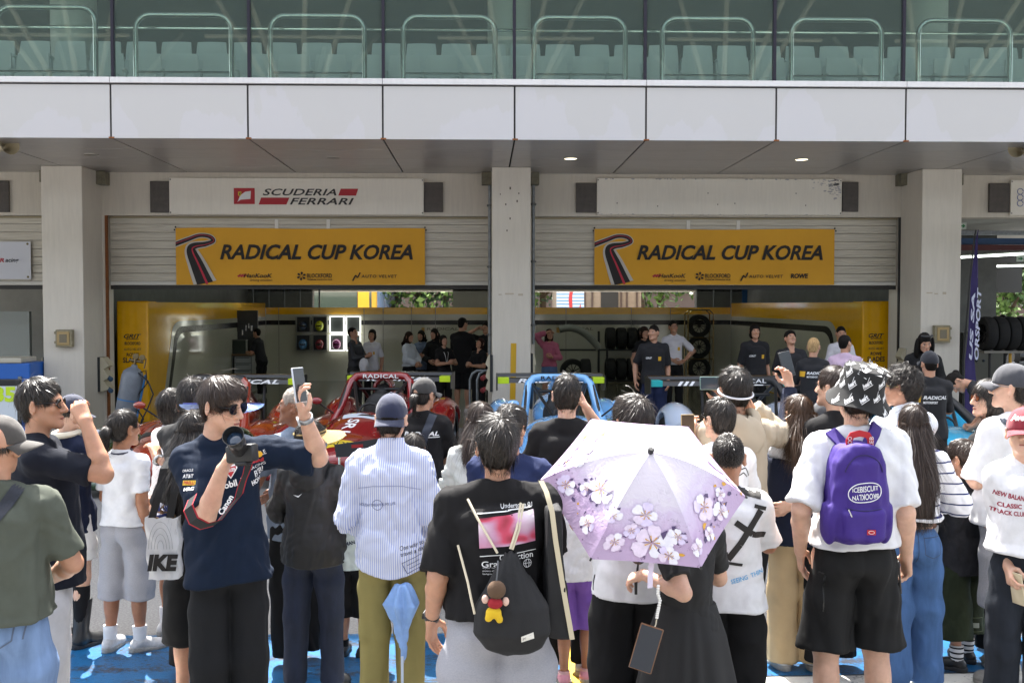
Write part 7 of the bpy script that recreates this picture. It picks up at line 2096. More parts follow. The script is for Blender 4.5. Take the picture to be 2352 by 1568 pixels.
P.lines([[(.075, .90), (.185, .945), (.20, .885), (.10, .84), (.075, .90)], [(.10, .885), (.16, .91)], [(.11, .865), (.17, .89)]], .003, M('ink_blue', '#39426a'), name='stamp')
P.write([("HOLIDAY DREAM IN MY LIFE", -.06, 1.20, .2, .014, 0, .0, .1)], M('ink_blue', '#39426a')); P.lines([[(-.055 + .028 * math.cos(a), 1.20 + .026 * math.sin(a)) for a in [i * .524 for i in range(13)]]], .0025, M('ink_blue', '#39426a'), name='stamp')
# folded umbrella between his legs
t = empty('folded_umbrella', W(925, 1340, 4.9), "light blue folded umbrella hanging behind the khaki trousers", "umbrella")
um = M('umbrella_blue', '#7fa3d6', rough=.45, var=.12, vscale=15)
def fu(p):
 an = np.arctan2(p[:, 1], p[:, 0]); r = np.interp(p[:, 2], [-.36, -.30, -.20, -.10, -.03, .0], [.008, .018, .035, .075, .045, .03]) * (1 + .28 * np.sin(an * 5 + p[:, 2] * 9))
 d = np.sqrt(p[:, 0] ** 2 + (p[:, 1] * 1.6) ** 2) - r
 return smax(d * .7, np.maximum(-.36 - p[:, 2], p[:, 2]), .01) + folds(p, 51, .006, (40, 40, 20), .7)
V, Q = mesh_sdf(fu, (-.12, -.1, -.38), (.12, .1, .02), .008); link_mesh('canopy', V, Q, um, t, True)
MB().tube([(0, 0, -.1), (0, 0, -.375)], .007, 8).build('shaft', M('shaft_grey', '#8b9098', rough=.3, metal=.6), t); MB().box(-.006, .006, -.05, -.045, -.50, -.33).build('strap', M('strap_pale', '#b9c6d8', rough=.6), t)
# ---- 15 pale jacket woman
P = Person("person with long brown hair in a pale grey jacket", 1104, 920, 5.75, face=-6, sex='f', w=1.05, hair='long', hcol='brown', skin='light', head=(10, 0, 0), L='front', Rr='front', top=dict(mat=M('jacket_pale', '#b4b7b2', rough=.55, bump=.2, bscale=200), hem=.78, sleeve=1.9, ease=.05, box=1, sr=(.085, .07), amp=.011), bottom=dict(mat=denim('jeans_mid', '#5a6f92')), seed=22)
P.long_hair(.22, 'brown', .09, 5, tip=.9)
# ---- 16 navy top
P = Person("person with wispy dark hair in a navy top behind the drawstring bag", 1172, 928, 5.0, face=-14, sex='m', w=1.18, hair='full', skin='mid', head=(-18, -3, 0), L='front', Rr='front', top=dict(mat=cloth('top_navy', '#1d2748'), hem=.8, sleeve=.9, ease=.03, sr=(.08, .085)), bottom=dict(mat=blk), seed=23)
# ---- 18 black tee man raising arm
P = Person("person with short black hair in a plain black tee, one hand at the face", 1302, 856, 5.7, face=-4, w=1.10, hair='short', skin='light', head=(-3, 0, 0), Rr=dict(px=(1348, 940, .16), pe=(1395, 1035, .1), hpx=(1332, 905, .2), pn=(-1, 0, 0), curl=.7), L='front', top=dict(mat=tee_k, hem=.8, sleeve=.75, ease=.03, sr=(.075, .085)), bottom=dict(mat=blk), shoes=dict(sh_w), seed=24, nstr=3400)
# ---- 21 girl with purple shorts
P = Person("child in a white tee, purple shorts and pink sandals by the umbrella", 1322, 1062, 5.55, face=-8, sex='c', hs=1.2, hair='bob', skin='dark', L='down', Rr='down', top=dict(mat=tee_w, hem_y=1338, sleeve=.8, ease=.035, box=1, sr=(.08, .1)), bottom=dict(mat=cloth('shorts_purple', '#6a4a94'), hem_y=1440, r=(.11, .12, .135)), shoes=dict(mat=M('shoe_pink', '#c88a9a', rough=.6), sole=sh_w['sole'], sock=cloth('sock_pink', '#c9a3a8'), sockh=.12), seed=25, legs=(.085, .05))
# ---- 17 black graphic tee with drawstring bag
P = Person("person in a black graphic tee and grey sweatpants wearing a drawstring bag", 1142, 951, 3.9, face=2, w=1.36, hair='full', skin='mid', head=(4, -3, 0), seed=27, nstr=6500, slen=.07,
   L=dict(px=(992, 1420, .04), pe=(1006, 1325, -.06), hpx=(990, 1475, .07), pn=(-1, -.5, 0), curl=.38), Rr='front',
   top=dict(mat=tee_k, hem_y=1418, sleeve=.92, ease=.032, box=.9, sr=(.082, .094), amp=.006), bottom=dict(mat=heather('sweat_grey', '#96969c'), r=(.122, .108, .10), waist=.98, amp=.007))
P.watch('L', '#0c0c0d', '#131416')
S_ = lambda px: px / 615 / P.k
P.write([("Undertone 01",) + P.uz(1188, 1164) + (S_(72), S_(9), 0, .0, .02)], prt); P.lines([[P.uz(1096, 1180), P.uz(1224, 1168)]], .004, prt, name='print')
gm = bpy.data.materials.new('gradient_print'); gm.use_nodes = True; N, L, pb = nodes(gm)
tc = N.new("ShaderNodeTexCoord"); nz_ = N.new("ShaderNodeTexNoise"); nz_.inputs["Scale"].default_value = 5.5; nz_.inputs["Detail"].default_value = 1; nz_.inputs["Distortion"].default_value = .4
mp = N.new("ShaderNodeMapping"); mp.inputs["Scale"].default_value = (1, 1, 2.2); L.new(tc.outputs["Object"], mp.inputs[0]); L.new(mp.outputs[0], nz_.inputs[0])
rp = N.new("ShaderNodeValToRGB"); el = rp.color_ramp.elements; el[0].position = .3; el[0].color = lin('#1c1c50'); el[1].position = .72; el[1].color = lin('#d9ccd6')
for ps_, cc in ((.42, '#8a2434'), (.5, '#b8405a'), (.58, '#b88aa6')): e = el.new(ps_); e.color = lin(cc)
L.new(nz_.outputs[0], rp.inputs[0]); L.new(rp.outputs[0], pb.inputs["Base Color"]); pb.inputs["Roughness"].default_value = .7
V2 = [P.uz(1098, 1190), P.uz(1228, 1174), P.uz(1231, 1244), P.uz(1101, 1258)]
P.shapes([V2], gm, name='print')
P.write([("Gradient",) + P.uz(1150, 1292) + (S_(86), S_(14), 0, .01, .04), ("Collection",) + P.uz(1186, 1276) + (S_(76), S_(14), 0, .01, .04)], prt); P.lines([[P.uz(1102, 1276), P.uz(1232, 1264)]], .003, prt, name='print')
P.write([("id your own",) + P.uz(1124, 1302) + (S_(30), S_(4.5)), ("posters, album",) + P.uz(1126, 1309) + (S_(34), S_(4.5)), ("background,",) + P.uz(1124, 1316) + (S_(30), S_(4.5))], prt)
c_ = P.uz(1212, 1294); P.lines([[(c_[0] + .016 * f * math.cos(a), c_[1] + .016 * math.sin(a)) for a in [i * .45 for i in range(15)]] for f in (1, .45)] + [[(c_[0] - .016, c_[1]), (c_[0] + .016, c_[1])]], .002, prt, name='print')
t = worn(P, 'drawstring_bag', "black drawstring bag with cream cords on the back of the graphic tee", "bag")
nb = M('bag_black_cloth', '#0f0f11', rough=.8, bump=.2, bscale=300)
cx, zt = P.uz(1170, 1262); zb = P.uz(1170, 1508, dY=-.2)[1]; xl_b = P.uz(1084, 1393)[0]; xr_b = P.uz(1262, 1400)[0]
def fdb(p):
 zs = [zb, zb + .03, zb + .10, zb + .2, zt - .06, zt]; c0 = (xl_b + xr_b) / 2; hw_ = (xr_b - xl_b) / 2
 d = loft(p, zs, A(.05, .11, hw_ * .98, hw_ * .93, .055, .02), A(.02, .05, .085, .08, .04, .018), [-.19, -.20, -.22, -.215, -.20, -.19], 2.2, cx=A(cx + .02, cx + .012, c0, c0, cx, cx))
 d = smax(d, np.maximum(zb - p[:, 2], p[:, 2] - zt), .02)
 k = np.clip((p[:, 2] - (zt - .22)) / .2, 0, 1)
 return d + folds(p, 61, .006, (18, 18, 10), .6) + k * .006 * np.sin((p[:, 0] - cx) / (.02 + .25 * (zt - p[:, 2])) * 9)
bo, V, Q = bag_sdf(P, fdb, (xl_b - .06, -.36, zb - .03), (xr_b + .06, -.07, zt + .03), .009, 'body', nb, t)
P.bvh['bag'] = BVHTree.FromPolygons([tuple(v) for v in V], [tuple(q) for q in Q.tolist()])
cord = M('cord_cream', '#c9bea6', rough=.8)
for pl in (((1142, 1266), (1120, 1228), (1096, 1188), (1075, 1152)), ((1171, 1256), (1186, 1210), (1198, 1160), (1212, 1108)), ((1176, 1258), (1192, 1212), (1204, 1162), (1216, 1108))):
 pp = on_back(P, pl, .008); MB().tube(pp, .0052, 6).build('cord', cord, t, True)
pp = [Vector((P.uz(1074, 1330)[0], -.19, P.uz(1074, 1330)[1])), Vector((P.uz(1081, 1362)[0], -.22, P.uz(1081, 1362)[1])), Vector((P.uz(1089, 1394)[0], -.24, P.uz(1089, 1394)[1]))]; pp = [Vector((P.uz(1052, 1255)[0], -.12, P.uz(1052, 1255)[1]))] + pp; MB().tube(pp, .0052, 6).build('cord', cord, t, True)
def on_bag(poly, m, name, off=.004):
 mb = MB(); V = []
 for (u, z) in poly:
  h = P.bvh['bag'].ray_cast(Vector((u, -1, z)), Vector((0, 1, 0))); V.append((h[0] if h[0] is not None else Vector((u, -.3, z))) + Vector((0, -off, 0)))
 return V
lb = [P.uz(1198, 1466, dY=-.3), P.uz(1227, 1457, dY=-.3), P.uz(1229, 1472, dY=-.3), P.uz(1199, 1481, dY=-.3)]
V = on_bag(lb, prt, 'label', .006); mb = MB().poly(V); mb.build('label', M('label_white', '#cfccc4', rough=.7), t)
mb = MB(); letter(mb, "poesie", V[3] + (V[0] - V[3]) * .25 + (V[1] - V[0]) * .12 + Vector((0, -.003, 0)), (V[1] - V[0]) * .76, (V[0] - V[3]) * .5, .0, .1); mb.build('lettering', ink, t)
pz = P.uz(1138, 1385, dY=-.3)
h = P.bvh['bag'].ray_cast(Vector((pz[0], -1, pz[1])), Vector((0, 1, 0)))
hp = h[0] if h[0] is not None else Vector((pz[0], -.3, pz[1]))
ch = worn(P, 'plush_charm', "small brown headed plush charm in red and yellow hanging on the drawstring bag", "plush charm")
def plush(name, col, prims, k=.012):
 def f(p):
  d = None
  for q in prims:
   e = ell(p, A(*hp) + A(q[0], q[1] - .03, q[2]), q[3]); d = e if d is None else smin(d, e, k)
  return d
 V, Q = mesh_sdf(f, A(*hp) - .13, A(*hp) + .13, .006); link_mesh(name, V, Q, M('plush_' + name, col, rough=.95, bump=.4, bscale=200), ch, True)
plush('plush_head', '#54402f', [(.005, 0, .045, (.036, .03, .036))]); plush('plush_arm', '#c9a898', [(-.038, 0, .01, (.014, .013, .018))]); plush('plush_hand', '#c9a898', [(.04, 0, .0, (.014, .013, .018))])
plush('plush_shirt', '#8c1a22', [(0, -.003, -.005, (.03, .026, .022))]); plush('plush_body', '#c9a51e', [(-.006, -.002, -.04, (.03, .026, .022)), (-.026, -.006, -.062, (.014, .014, .014)), (.016, -.006, -.066, (.014, .014, .016))])
MB().tube([hp + Vector((.005, -.03, .08)), hp + Vector((.01, -.02, .12)), hp + Vector((.012, .0, .15))], .003, 5).build('loop', M('loop_grey', '#55575a', rough=.5), ch)
t = worn(P, 'tote_bag', "black tote with a cream edge hanging from the right shoulder of the graphic tee", "bag")
u0, z1 = P.uz(1246, 1235); u1, z0 = P.uz(1304, 1462)
def ftb(p):
 f = np.clip((z1 - p[:, 2]) / (z1 - z0), 0, 1)
 d = np.maximum(np.abs(p[:, 0] - (u0 + .045 + .02 * f)) - (.028 + .022 * f), np.abs(p[:, 1] + .05) - .15)
 return smax(d, np.maximum(z0 - p[:, 2], p[:, 2] - z1 - .12), .02) + folds(p, 63, .007, (18, 12, 9), .6)
bag_sdf(P, ftb, (u0 - .08, -.26, z0 - .03), (u1 + .12, .14, z1 + .16), .01, 'body', nb, t)
mb = MB(); hx = [(1241, 1107), (1252, 1130), (1262, 1170), (1270, 1235), (1285, 1330), (1308, 1460)]
ribbon(mb, [Vector((P.uz(x, y)[0] + .006, -.205 if i > 1 else -.12 - .03 * i, P.uz(x, y)[1])) for i, (x, y) in enumerate(hx)], .02, (1, .1, .1)); mb.build('cream_strap', M('canvas_cream', '#b8ad92', rough=.85), t, True)
# ---- 19 man behind the umbrella
P = Person("person with grey flecked dark hair and glasses in a plain white tee, beside the umbrella", 1452, 905, 4.5, face=6, w=1.10, hair='full', hcol='pepper', skin='mid', head=(16, -6, 0), L='front', Rr='front', top=dict(mat=tee_w, hem_y=1380, sleeve=.85, ease=.035, box=.9), bottom=dict(mat=blk, r=(.11, .10, .10), waist=.98), seed=29, nstr=5000)
P.glasses(name='glasses', clear=True, col='#2b2b2d')
# ---- 20 umbrella woman
P = Person("person in a black dress under the floral umbrella", 1580, 1085, 4.14, face=12, sex='f', w=1.02, hair='bob', skin='light', head=(10, 0, 0), H=1.385, seed=31,
   L=dict(px=(1478, 1318, -.02), pe=(1555, 1395, -.16), hpx=(1435, 1332, .04), pn=(.1, .6, -.8), curl=.62), Rr='front',
   top=dict(mat=M('dress_black', '#101011', rough=.8, bump=.2, bscale=300), hem=.88, sleeve=.72, ease=.012, box=.2, sr=(.078, .088), name='dress_top'), bottom=dict(mat=M('dress_black', '#101011'), hem=.2, waist=1.06, skirt=([.15, .5, .9, 1.06], (.34, .28, .20, .148), (.30, .25, .17, .115)), name='dress_skirt'))
gp = P.grip('L', .07)[0]
t = empty('handheld_fan', gp, "slim black handheld mini fan held under the umbrella", "fan")
MB().tube([(0, 0, -.05), (.0, 0, .0), (.008, 0, .07)], [.006, .0065, .004], 8).build('handle', black_m, t, True)
MB().lathe([(.0, -.012), (.026, -.012), (.034, 0), (.026, .012), (0, .012)], (.01, 0, .105), 18, cyl_mx((0, 0, 0), (.2, -1, .2))).build('head', M('fan_black', '#101113', rough=.3), t, 40)
fp = W(1484, 1488, 3.70)
ph = phone(fp, (.92, -.2, -.26), (.27, 0, .96), "phone in a wooden case dangling from a white beaded strap", '#6a4526', w=.085, h=.168, screen='#1b222c', lens=False); del ph['group']
t = empty('beaded_strap', W(1512, 1350, 3.72), "white beaded phone strap hanging beneath the umbrella", "strap")
pts = [W(x, y, 3.72) - t.location for x, y in ((1512, 1345), (1511, 1362), (1516, 1378), (1513, 1395), (1510, 1408), (1508, 1422))]
for i in range(len(pts) - 1):
 for k in range(3):
  p = pts[i] + (pts[i + 1] - pts[i]) * (k / 3); V, Q = uv_ell(p, (.0065, .0065, .0055), 5); link_mesh('bead', V, Q, M('bead_white', '#d5d2cc', rough=.3), t, True)
MB().tube([pts[-1], W(1506, 1434, 3.72) - t.location, W(1502, 1442, 3.71) - t.location], .0025, 5).build('cord', cord, t)
# floral umbrella
uc = W(1476, 1122, 4.0); Rr_, Hh_ = 240 / 600, 128 / 600
cy_, sy_ = math.cos(R(49)), math.sin(R(49))
nz = Vector((.035, -cy_, sy_)).normalized()
Av = Vector((1, .0, -.12)); Av = (Av - nz * Av.dot(nz)).normalized(); Bv = nz.cross(Av)
t = empty('umbrella', uc, "open lilac umbrella printed with white blossoms in the foreground crowd", "umbrella")
def umb(s_, v):      # s_ angle in ribs (0..6), v 0 apex .. 1 rim
 k = s_ % 6; i = int(k); f = k - i
 a0, a1 = i * math.pi / 3, (i + 1) * math.pi / 3
 r = v; hgt = 1 - v ** 1.75
 P0, P1 = [(Av * math.cos(a) + Bv * math.sin(a)) * r * Rr_ for a in (a0, a1)]
 p = P0 * (1 - f) + P1 * f
 sag = 4 * f * (1 - f)
 p = p * (1 + .03 * sag * v) * (1 - .045 * sag * v * v)
 return p + nz * (hgt * Hh_ - .018 * sag * v * (1 - v) * 2)
mb = MB(); NS, NV = 60, 14; V = [umb(i * 6 / NS, j / NV) for j in range(NV + 1) for i in range(NS)]
mb._add(V, [(j * NS + i, j * NS + (i + 1) % NS, (j + 1) * NS + (i + 1) % NS, (j + 1) * NS + i) for j in range(NV) for i in range(NS)])
mu_ = M('umbrella_lilac', '#cbb9d6', rough=.5, spec=.4); N, L, pb = nodes(mu_)
tc = N.new("ShaderNodeTexCoord"); vm_ = N.new("ShaderNodeVectorMath"); vm_.operation = 'DOT_PRODUCT'; vm_.inputs[1].default_value = nz; L.new(tc.outputs["Object"], vm_.inputs[0])
n1 = N.new("ShaderNodeTexNoise"); n1.inputs["Scale"].default_value = 16; n1.inputs["Detail"].default_value = 6; n1.inputs["Distortion"].default_value = 1.2; L.new(tc.outputs["Object"], n1.inputs[0])
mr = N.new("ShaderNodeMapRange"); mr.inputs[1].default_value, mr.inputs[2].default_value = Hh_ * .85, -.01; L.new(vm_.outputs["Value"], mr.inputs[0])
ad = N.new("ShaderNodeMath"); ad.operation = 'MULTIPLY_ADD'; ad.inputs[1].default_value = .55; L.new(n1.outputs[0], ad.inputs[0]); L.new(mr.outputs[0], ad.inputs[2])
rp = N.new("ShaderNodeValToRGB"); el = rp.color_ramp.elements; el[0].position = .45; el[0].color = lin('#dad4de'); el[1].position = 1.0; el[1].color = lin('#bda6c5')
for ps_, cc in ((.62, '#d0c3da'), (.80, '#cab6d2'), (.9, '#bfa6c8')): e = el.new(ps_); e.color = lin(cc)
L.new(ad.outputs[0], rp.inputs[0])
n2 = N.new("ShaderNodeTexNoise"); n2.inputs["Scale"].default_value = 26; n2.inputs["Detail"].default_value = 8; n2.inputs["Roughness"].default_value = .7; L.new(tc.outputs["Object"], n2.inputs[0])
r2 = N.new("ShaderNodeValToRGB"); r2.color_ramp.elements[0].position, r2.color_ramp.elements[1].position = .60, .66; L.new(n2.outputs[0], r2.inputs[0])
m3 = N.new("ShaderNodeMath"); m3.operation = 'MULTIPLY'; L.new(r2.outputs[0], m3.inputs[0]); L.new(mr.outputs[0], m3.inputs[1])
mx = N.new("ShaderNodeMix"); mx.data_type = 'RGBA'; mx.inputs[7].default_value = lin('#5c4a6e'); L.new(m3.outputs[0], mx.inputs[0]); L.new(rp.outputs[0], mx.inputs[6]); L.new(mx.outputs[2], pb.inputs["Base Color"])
b_ = N.new("ShaderNodeBump"); b_.inputs["Strength"].default_value = .35; b_.inputs["Distance"].default_value = .006; n4 = N.new("ShaderNodeTexNoise"); n4.inputs["Scale"].default_value = 30; n4.inputs["Distortion"].default_value = 2; L.new(tc.outputs["Object"], n4.inputs[0]); L.new(n4.outputs[0], b_.inputs["Height"]); L.new(b_.outputs[0], pb.inputs["Normal"])
pb.inputs["Transmission Weight"].default_value = 0
tl = N.new("ShaderNodeBsdfTranslucent"); L.new(mx.outputs[2], tl.inputs[0]); ms_ = N.new("ShaderNodeMixShader"); ms_.inputs[0].default_value = .3
L.new(pb.outputs[0], ms_.inputs[1]); L.new(tl.outputs[0], ms_.inputs[2]); L.new(ms_.outputs[0], N["Material Output"].inputs[0])
cn = mb.build('canopy', mu_, t, True)
def upt(s_, v, off):
 p = umb(s_, v); e = 1e-3; nn_ = (umb(s_ + e, v) - p).cross(umb(s_, v + e) - p).normalized()
 if nn_.dot(nz) < 0: nn_ = -nn_
 return p + nn_ * off
g = random.Random(12); petal, dark_, cen, gold_ = MB(), MB(), MB(), MB()
fl_ = [(3.55, .60, .075), (3.2, .83, .055), (4.45, .62, .062), (4.55, .84, .085), (4.72, .93, .05), (4.15, .86, .045), (5.45, .72, .07), (5.62, .88, .05), (2.65, .72, .06), (.35, .82, .05), (3.75, .86, .045), (4.0, .66, .04), (4.3, .76, .036), (4.85, .78, .04), (5.05, .88, .035), (5.3, .9, .034), (3.4, .70, .036), (2.95, .64, .035), (2.75, .88, .038), (.12, .9, .035), (5.8, .78, .036)]
for (s0_, v0, sz) in fl_:
 sz *= .86
 for q in range(5):
  an = q * 1.257 + g.uniform(-.2, .2); L1 = sz * g.uniform(.85, 1.15)
  def at(r, dw):
   aa = an + dw; return upt(s0_ + r * math.cos(aa) / (Rr_ * v0 * 1.05), min(v0 + r * math.sin(aa) / .52, .995), .003 + .0006 * q)
  c0 = at(L1 * .5, 0)
  out = [at(L1 * r_, w_ * g.uniform(.85, 1.15)) for r_, w_ in ((.08, 0), (.4, -.5), (.72, -.62), (.95, -.42), (1.02, -.15), (.96, .05), (1.03, .22), (.92, .48), (.68, .62), (.38, .5))]
  petal.mat(g.choice((0, 0, 1, 2))); petal._add([c0] + out, [(0, i + 1, (i + 1) % 10 + 1) for i in range(10)])
  if g.random() < .45: dark_._add([at(L1 * g.uniform(.5, 1.2), .5 + .18 * k + .1 * g.random()) for k in range(4)], [(0, 1, 2, 3)])
 for q in range(7):
  an = q * .9; cen._add([upt(s0_ + r * math.cos(an + dw) / (Rr_ * v0), min(v0 + r * math.sin(an + dw) / .52, .995), .0075) for r, dw in ((.002, 0), (sz * .38, -.10), (sz * .42, .1))], [(0, 1, 2)])
for k in range(70):
 s0_, v0 = g.uniform(2.2, 6.3), g.uniform(.6, .97); r = g.uniform(.004, .014)
 q = [upt(s0_ + r * g.uniform(.5, 1.8) * math.cos(a) / Rr_, min(v0 + r * g.uniform(.5, 1.2) * math.sin(a) / .52, .99), .0022) for a in (0, 1.2, 2.4, 3.7, 5)]
 (dark_ if k % 4 else gold_)._add(q, [(0, 1, 2, 3, 4)])
petal.build('petal_print', [M('petal_white', '#d6d3dc', rough=.6, var=.1, vscale=40), M('petal_pink', '#cfc0d2', rough=.6, var=.12, vscale=40), M('petal_lilac', '#c8bcd8', rough=.6, var=.12, vscale=40)], cn); dark_.build('dark_print', M('print_plum', '#4d3d62', rough=.6), cn); cen.build('stamen_print', M('print_gold', '#c0902c', rough=.6), cn); gold_.build('gold_print', M('print_gold', '#c0902c'), cn)
for k in range(6):
 MB().tube([umb(k, j / 8) - nz * .006 for j in range(9)], .003, 5).build('rib', M('rib_grey', '#8d8d92', rough=.3, metal=.7), t, True)
 MB().tube([umb(k, .99), umb(k, 1.0) + (umb(k, 1.0) - umb(k, .95)) * .25], .004, 6).build('rib_tip', black_m, t)
MB().tube([nz * Hh_, nz * -.32], .006, 8).build('shaft', M('shaft_grey', '#8b9098'), t)
MB().tube([nz * -.30, nz * -.40], .013, 10).build('handle', black_m, t)
MB().lathe([(.009, 0), (.012, .004), (.012, .018), (.008, .022), (0, .022)], nz * (Hh_ - .002), 14, cyl_mx((0, 0, 0), nz)).build('knob', black_m, t, 40)
mb = MB(); pts = [umb(4.25, 1.0), W(1497, 1285, 3.78) - uc, W(1494, 1320, 3.77) - uc, W(1493, 1350, 3.77) - uc]; ribbon(mb, pts, .02, (1, .1, 0)); mb.build('closing_strap', M('strap_lilac', '#cfc4d6', rough=.6), t, True)
# ---- 22 boy with X tee
P = Person("child with buzz cut in a long white tee with a big black X print", 1672, 990, 4.62, face=-10, sex='c', hs=1.1, w=1.14, hair='buzz', skin='dark', head=(2, -4, 0), L='front', Rr='front', top=dict(mat=tee_w, hem_y=1408, sleeve=.95, ease=.05, box=1, sr=(.09, .105), flare=.02), bottom=dict(mat=blk, r=(.12, .11, .105)), seed=33, nstr=5000)
bl_ = lambda pts, wd: P.lines([[P.uz(x, y) for x, y in pts]], wd, ink, name='print')
bl_(((1690, 1128), (1752, 1142)), .045); bl_(((1735, 1165), (1762, 1172)), .02); bl_(((1750, 1175), (1700, 1250), (1672, 1285)), .034); bl_(((1690, 1200), (1730, 1228), (1762, 1238)), .032); bl_(((1664, 1292), (1706, 1298)), .016); bl_(((1668, 1268), (1666, 1295)), .02)
P.write([("SEEING  THINGS",) + P.uz(1724, 1324) + (.21, .024, 0, .02, .28)], M('print_sky', '#5ea0cc'))
# ---- 23 glasses man with phone
P = Person("person with glasses in a white printed tee, holding up a phone, behind the X tee", 1652, 910, 5.25, face=6, hair='short', skin='light', head=(20, -2, 0), nstr=3600, L=dict(px=(1592, 1012, .2), pe=(1598, 1110, .02), hpx=(1583, 985, .24), pn=(-.6, -.2, .4), curl=.7), Rr='front', top=dict(mat=tee_w, hem=.8, sleeve=.8, ease=.035, box=.9), bottom=dict(mat=blk), seed=35)
P.glasses(name='glasses', lens='#0a0b0e'); P.write([("M",) + P.uz(1703, 1065) + (.04, .03, 0, .06)], ink); P.lines([[P.uz(x, y) for x, y in ((1700, 1082), (1722, 1078), (1730, 1090), (1738, 1100))], [P.uz(x, y) for x, y in ((1700, 1095), (1715, 1088), (1728, 1100))]], .006, ink, name='print')
phone(W(1580, 984, 5.42), (1, .1, 0), (0, .1, 1), "upright gold edged phone held beside the umbrella", '#a08a62', screen='#4a3f34', lens=False)
# ---- 24 beige hooded jacket
P = Person("person in a beige hooded jacket with a white visor band, filming sideways", 1688, 843, 5.5, face=2, w=1.08, hair='full', skin='mid', head=(3, -3, 0), L=dict(px=(1668, 915, .28), pe=(1640, 1020, .12), hpx=(1652, 893, .33), pn=(.9, 0, .2), curl=.7), Rr=dict(px=(1722, 935, .22), pe=(1765, 1000, .02), hpx=(1705, 905, .28), pn=(-.9, 0, .2), curl=.7),
   top=dict(mat=M('jacket_beige', '#a0937f', rough=.75, var=.05, bump=.2, bscale=250), hem=.78, sleeve=1.88, ease=.045, box=1, sr=(.082, .064), amp=.006, ff=(16, 16, 10)), bottom=dict(mat=blk), seed=37, nstr=4000)
V, Q = mesh_sdf(lambda p: smax(smin(ell(p, (0, -.125, 1.38), (.13, .065, .12)), cone(p, (-.075, -.05, 1.47), (.075, -.05, 1.47), .055, .055), .05), -ell(p, (0, -.07, 1.475), (.075, .075, .05)), .02) + folds(p, 43, .010, (24, 24, 16), .6), (-.22, -.26, 1.2), (.22, .05, 1.56), .009)
link_mesh('hood', P.up(V), Q, P.shirt.data.materials[0], P.shirt, True)
mb = MB(); mb.tube([(.092 * math.sin(a), .112 * math.cos(a) - .012, -.012 + .02 * math.cos(a)) for a in [-3.14 + 6.28 * i / 30 for i in range(30)]], .006, 6, closed=True); P.headchild(mb, 'visor_band', M('band_white', '#d0d0d4', rough=.6))
phone(W(1640, 880, 5.80), (0, .1, 1), (-1, 0, 0), "phone held sideways above the white race car", '#5f7a76', h=.16, screen='#39424a', lens=False)
# ---- 25 brown haired woman raising phone
P = Person("person with long brown hair, navy sweater and beige trousers, raising a phone", 1836, 904, 5.75, face=-2, sex='f', hair='long', hcol='lightbrown', skin='light', head=(12, 2, 0), seed=39, nstr=3400,
   L=dict(px=(1815, 880, .30), pe=(1850, 960, .25), hpx=(1806, 845, .30), pn=(.7, -.5, 0), curl=.6), Rr=dict(px=(1818, 1160, -.16), pe=(1862, 1180, -.1), hpx=(1795, 1165, -.18), pn=(.2, 1, .1), curl=.3),
   top=dict(mat=tee_w, hem=.9, sleeve=.9, ease=.03, box=.7), bottom=dict(mat=cloth('trouser_beige', '#b39c78', vs=5), r=(.100, .094, .094), hem=.05, waist=.98, amp=.006), shoes=dict(sh_w))
P.long_hair(.32, 'lightbrown', .10, 6, tip=.75, wave=.004)
aL = P.arm['L']
V, Q = mesh_sdf(lambda p: smax(smin(cone(p, aL['S'] + (aL['E'] - aL['S']) * .2, aL['E'], .066, .058), cone(p, aL['E'], aL['W'], .058, .046), .03) + folds(p, 90, .006, (22, 22, 16), .6), (p - aL['E'] - (aL['W'] - aL['E']) * .86) @ nrm(aL['W'] - aL['E']), .006), np.minimum(np.minimum(aL['S'], aL['E']), aL['W']) - .09, np.maximum(np.maximum(aL['S'], aL['E']), aL['W']) + .09, .009)
link_mesh('sleeve', P.up(V * A(-1, 1, 1)), Q[:, ::-1], cloth('sweater_navy', '#141a2c', bump=.5), P.shirt, True)
sw = worn(P, 'draped_sweater', "navy sweater draped around the waist and back above beige trousers", "sweater")
V, Q = mesh_sdf(lambda p: np.abs(loft(p, [.82, 1.0, 1.2, 1.36], A(.24, .225, .215, .20), A(.165, .16, .16, .15), None, 2.3)) - .016 + np.maximum(np.maximum(.83 - p[:, 2], p[:, 2] - 1.30 + .05 * np.sin(p[:, 0] * 9)), 0) + folds(p, 71, .010, (14, 14, 9), .6), (-.3, -.24, .8), (.3, .24, 1.4), .010)
link_mesh('knit', V, Q, cloth('sweater_navy', '#141a2c', bump=.5), sw, True)
phone(W(1807, 836, 6.06), (.95, .1, .22), (-.22, .1, .95), "black phone raised in the air by a navy sleeved arm", '#15161a', screen='#262c30', lens=False)
# ---- 26 grey cap behind
P = Person("person in a grey cap, head just showing left of the bucket hat", 1888, 922, 6.8, face=0, hair='short', skin='mid', top=dict(mat=tee_k), bottom=dict(mat=blk), capped=True, seed=41); P.cap('#38383a', brim=0)
# ---- 28 short haired person left of hat
P = Person("person with short brown hair in a dark tee, partly hidden by the bucket hat", 1912, 838, 5.7, face=30, hair='short', hcol='brown', skin='light', head=(10, -4, 0), top=dict(mat=tee_k), bottom=dict(mat=blk), seed=42)
# ---- 29 curly man
P = Person("person with curly dark hair and glasses in a loose white shirt", 2072, 840, 5.95, face=22, w=1.05, hair='curly', skin='mid', head=(34, 0, 0), L='front', Rr='front', nstr=5000, top=dict(mat=cloth('shirt_white', '#cdd2da'), hem=.78, sleeve=.9, ease=.05, box=1, sr=(.09, .1), amp=.009, cz=1.51), bottom=dict(mat=blk), seed=43)
P.glasses(name='glasses', col='#8a7a4a', gold=True, clear=True)
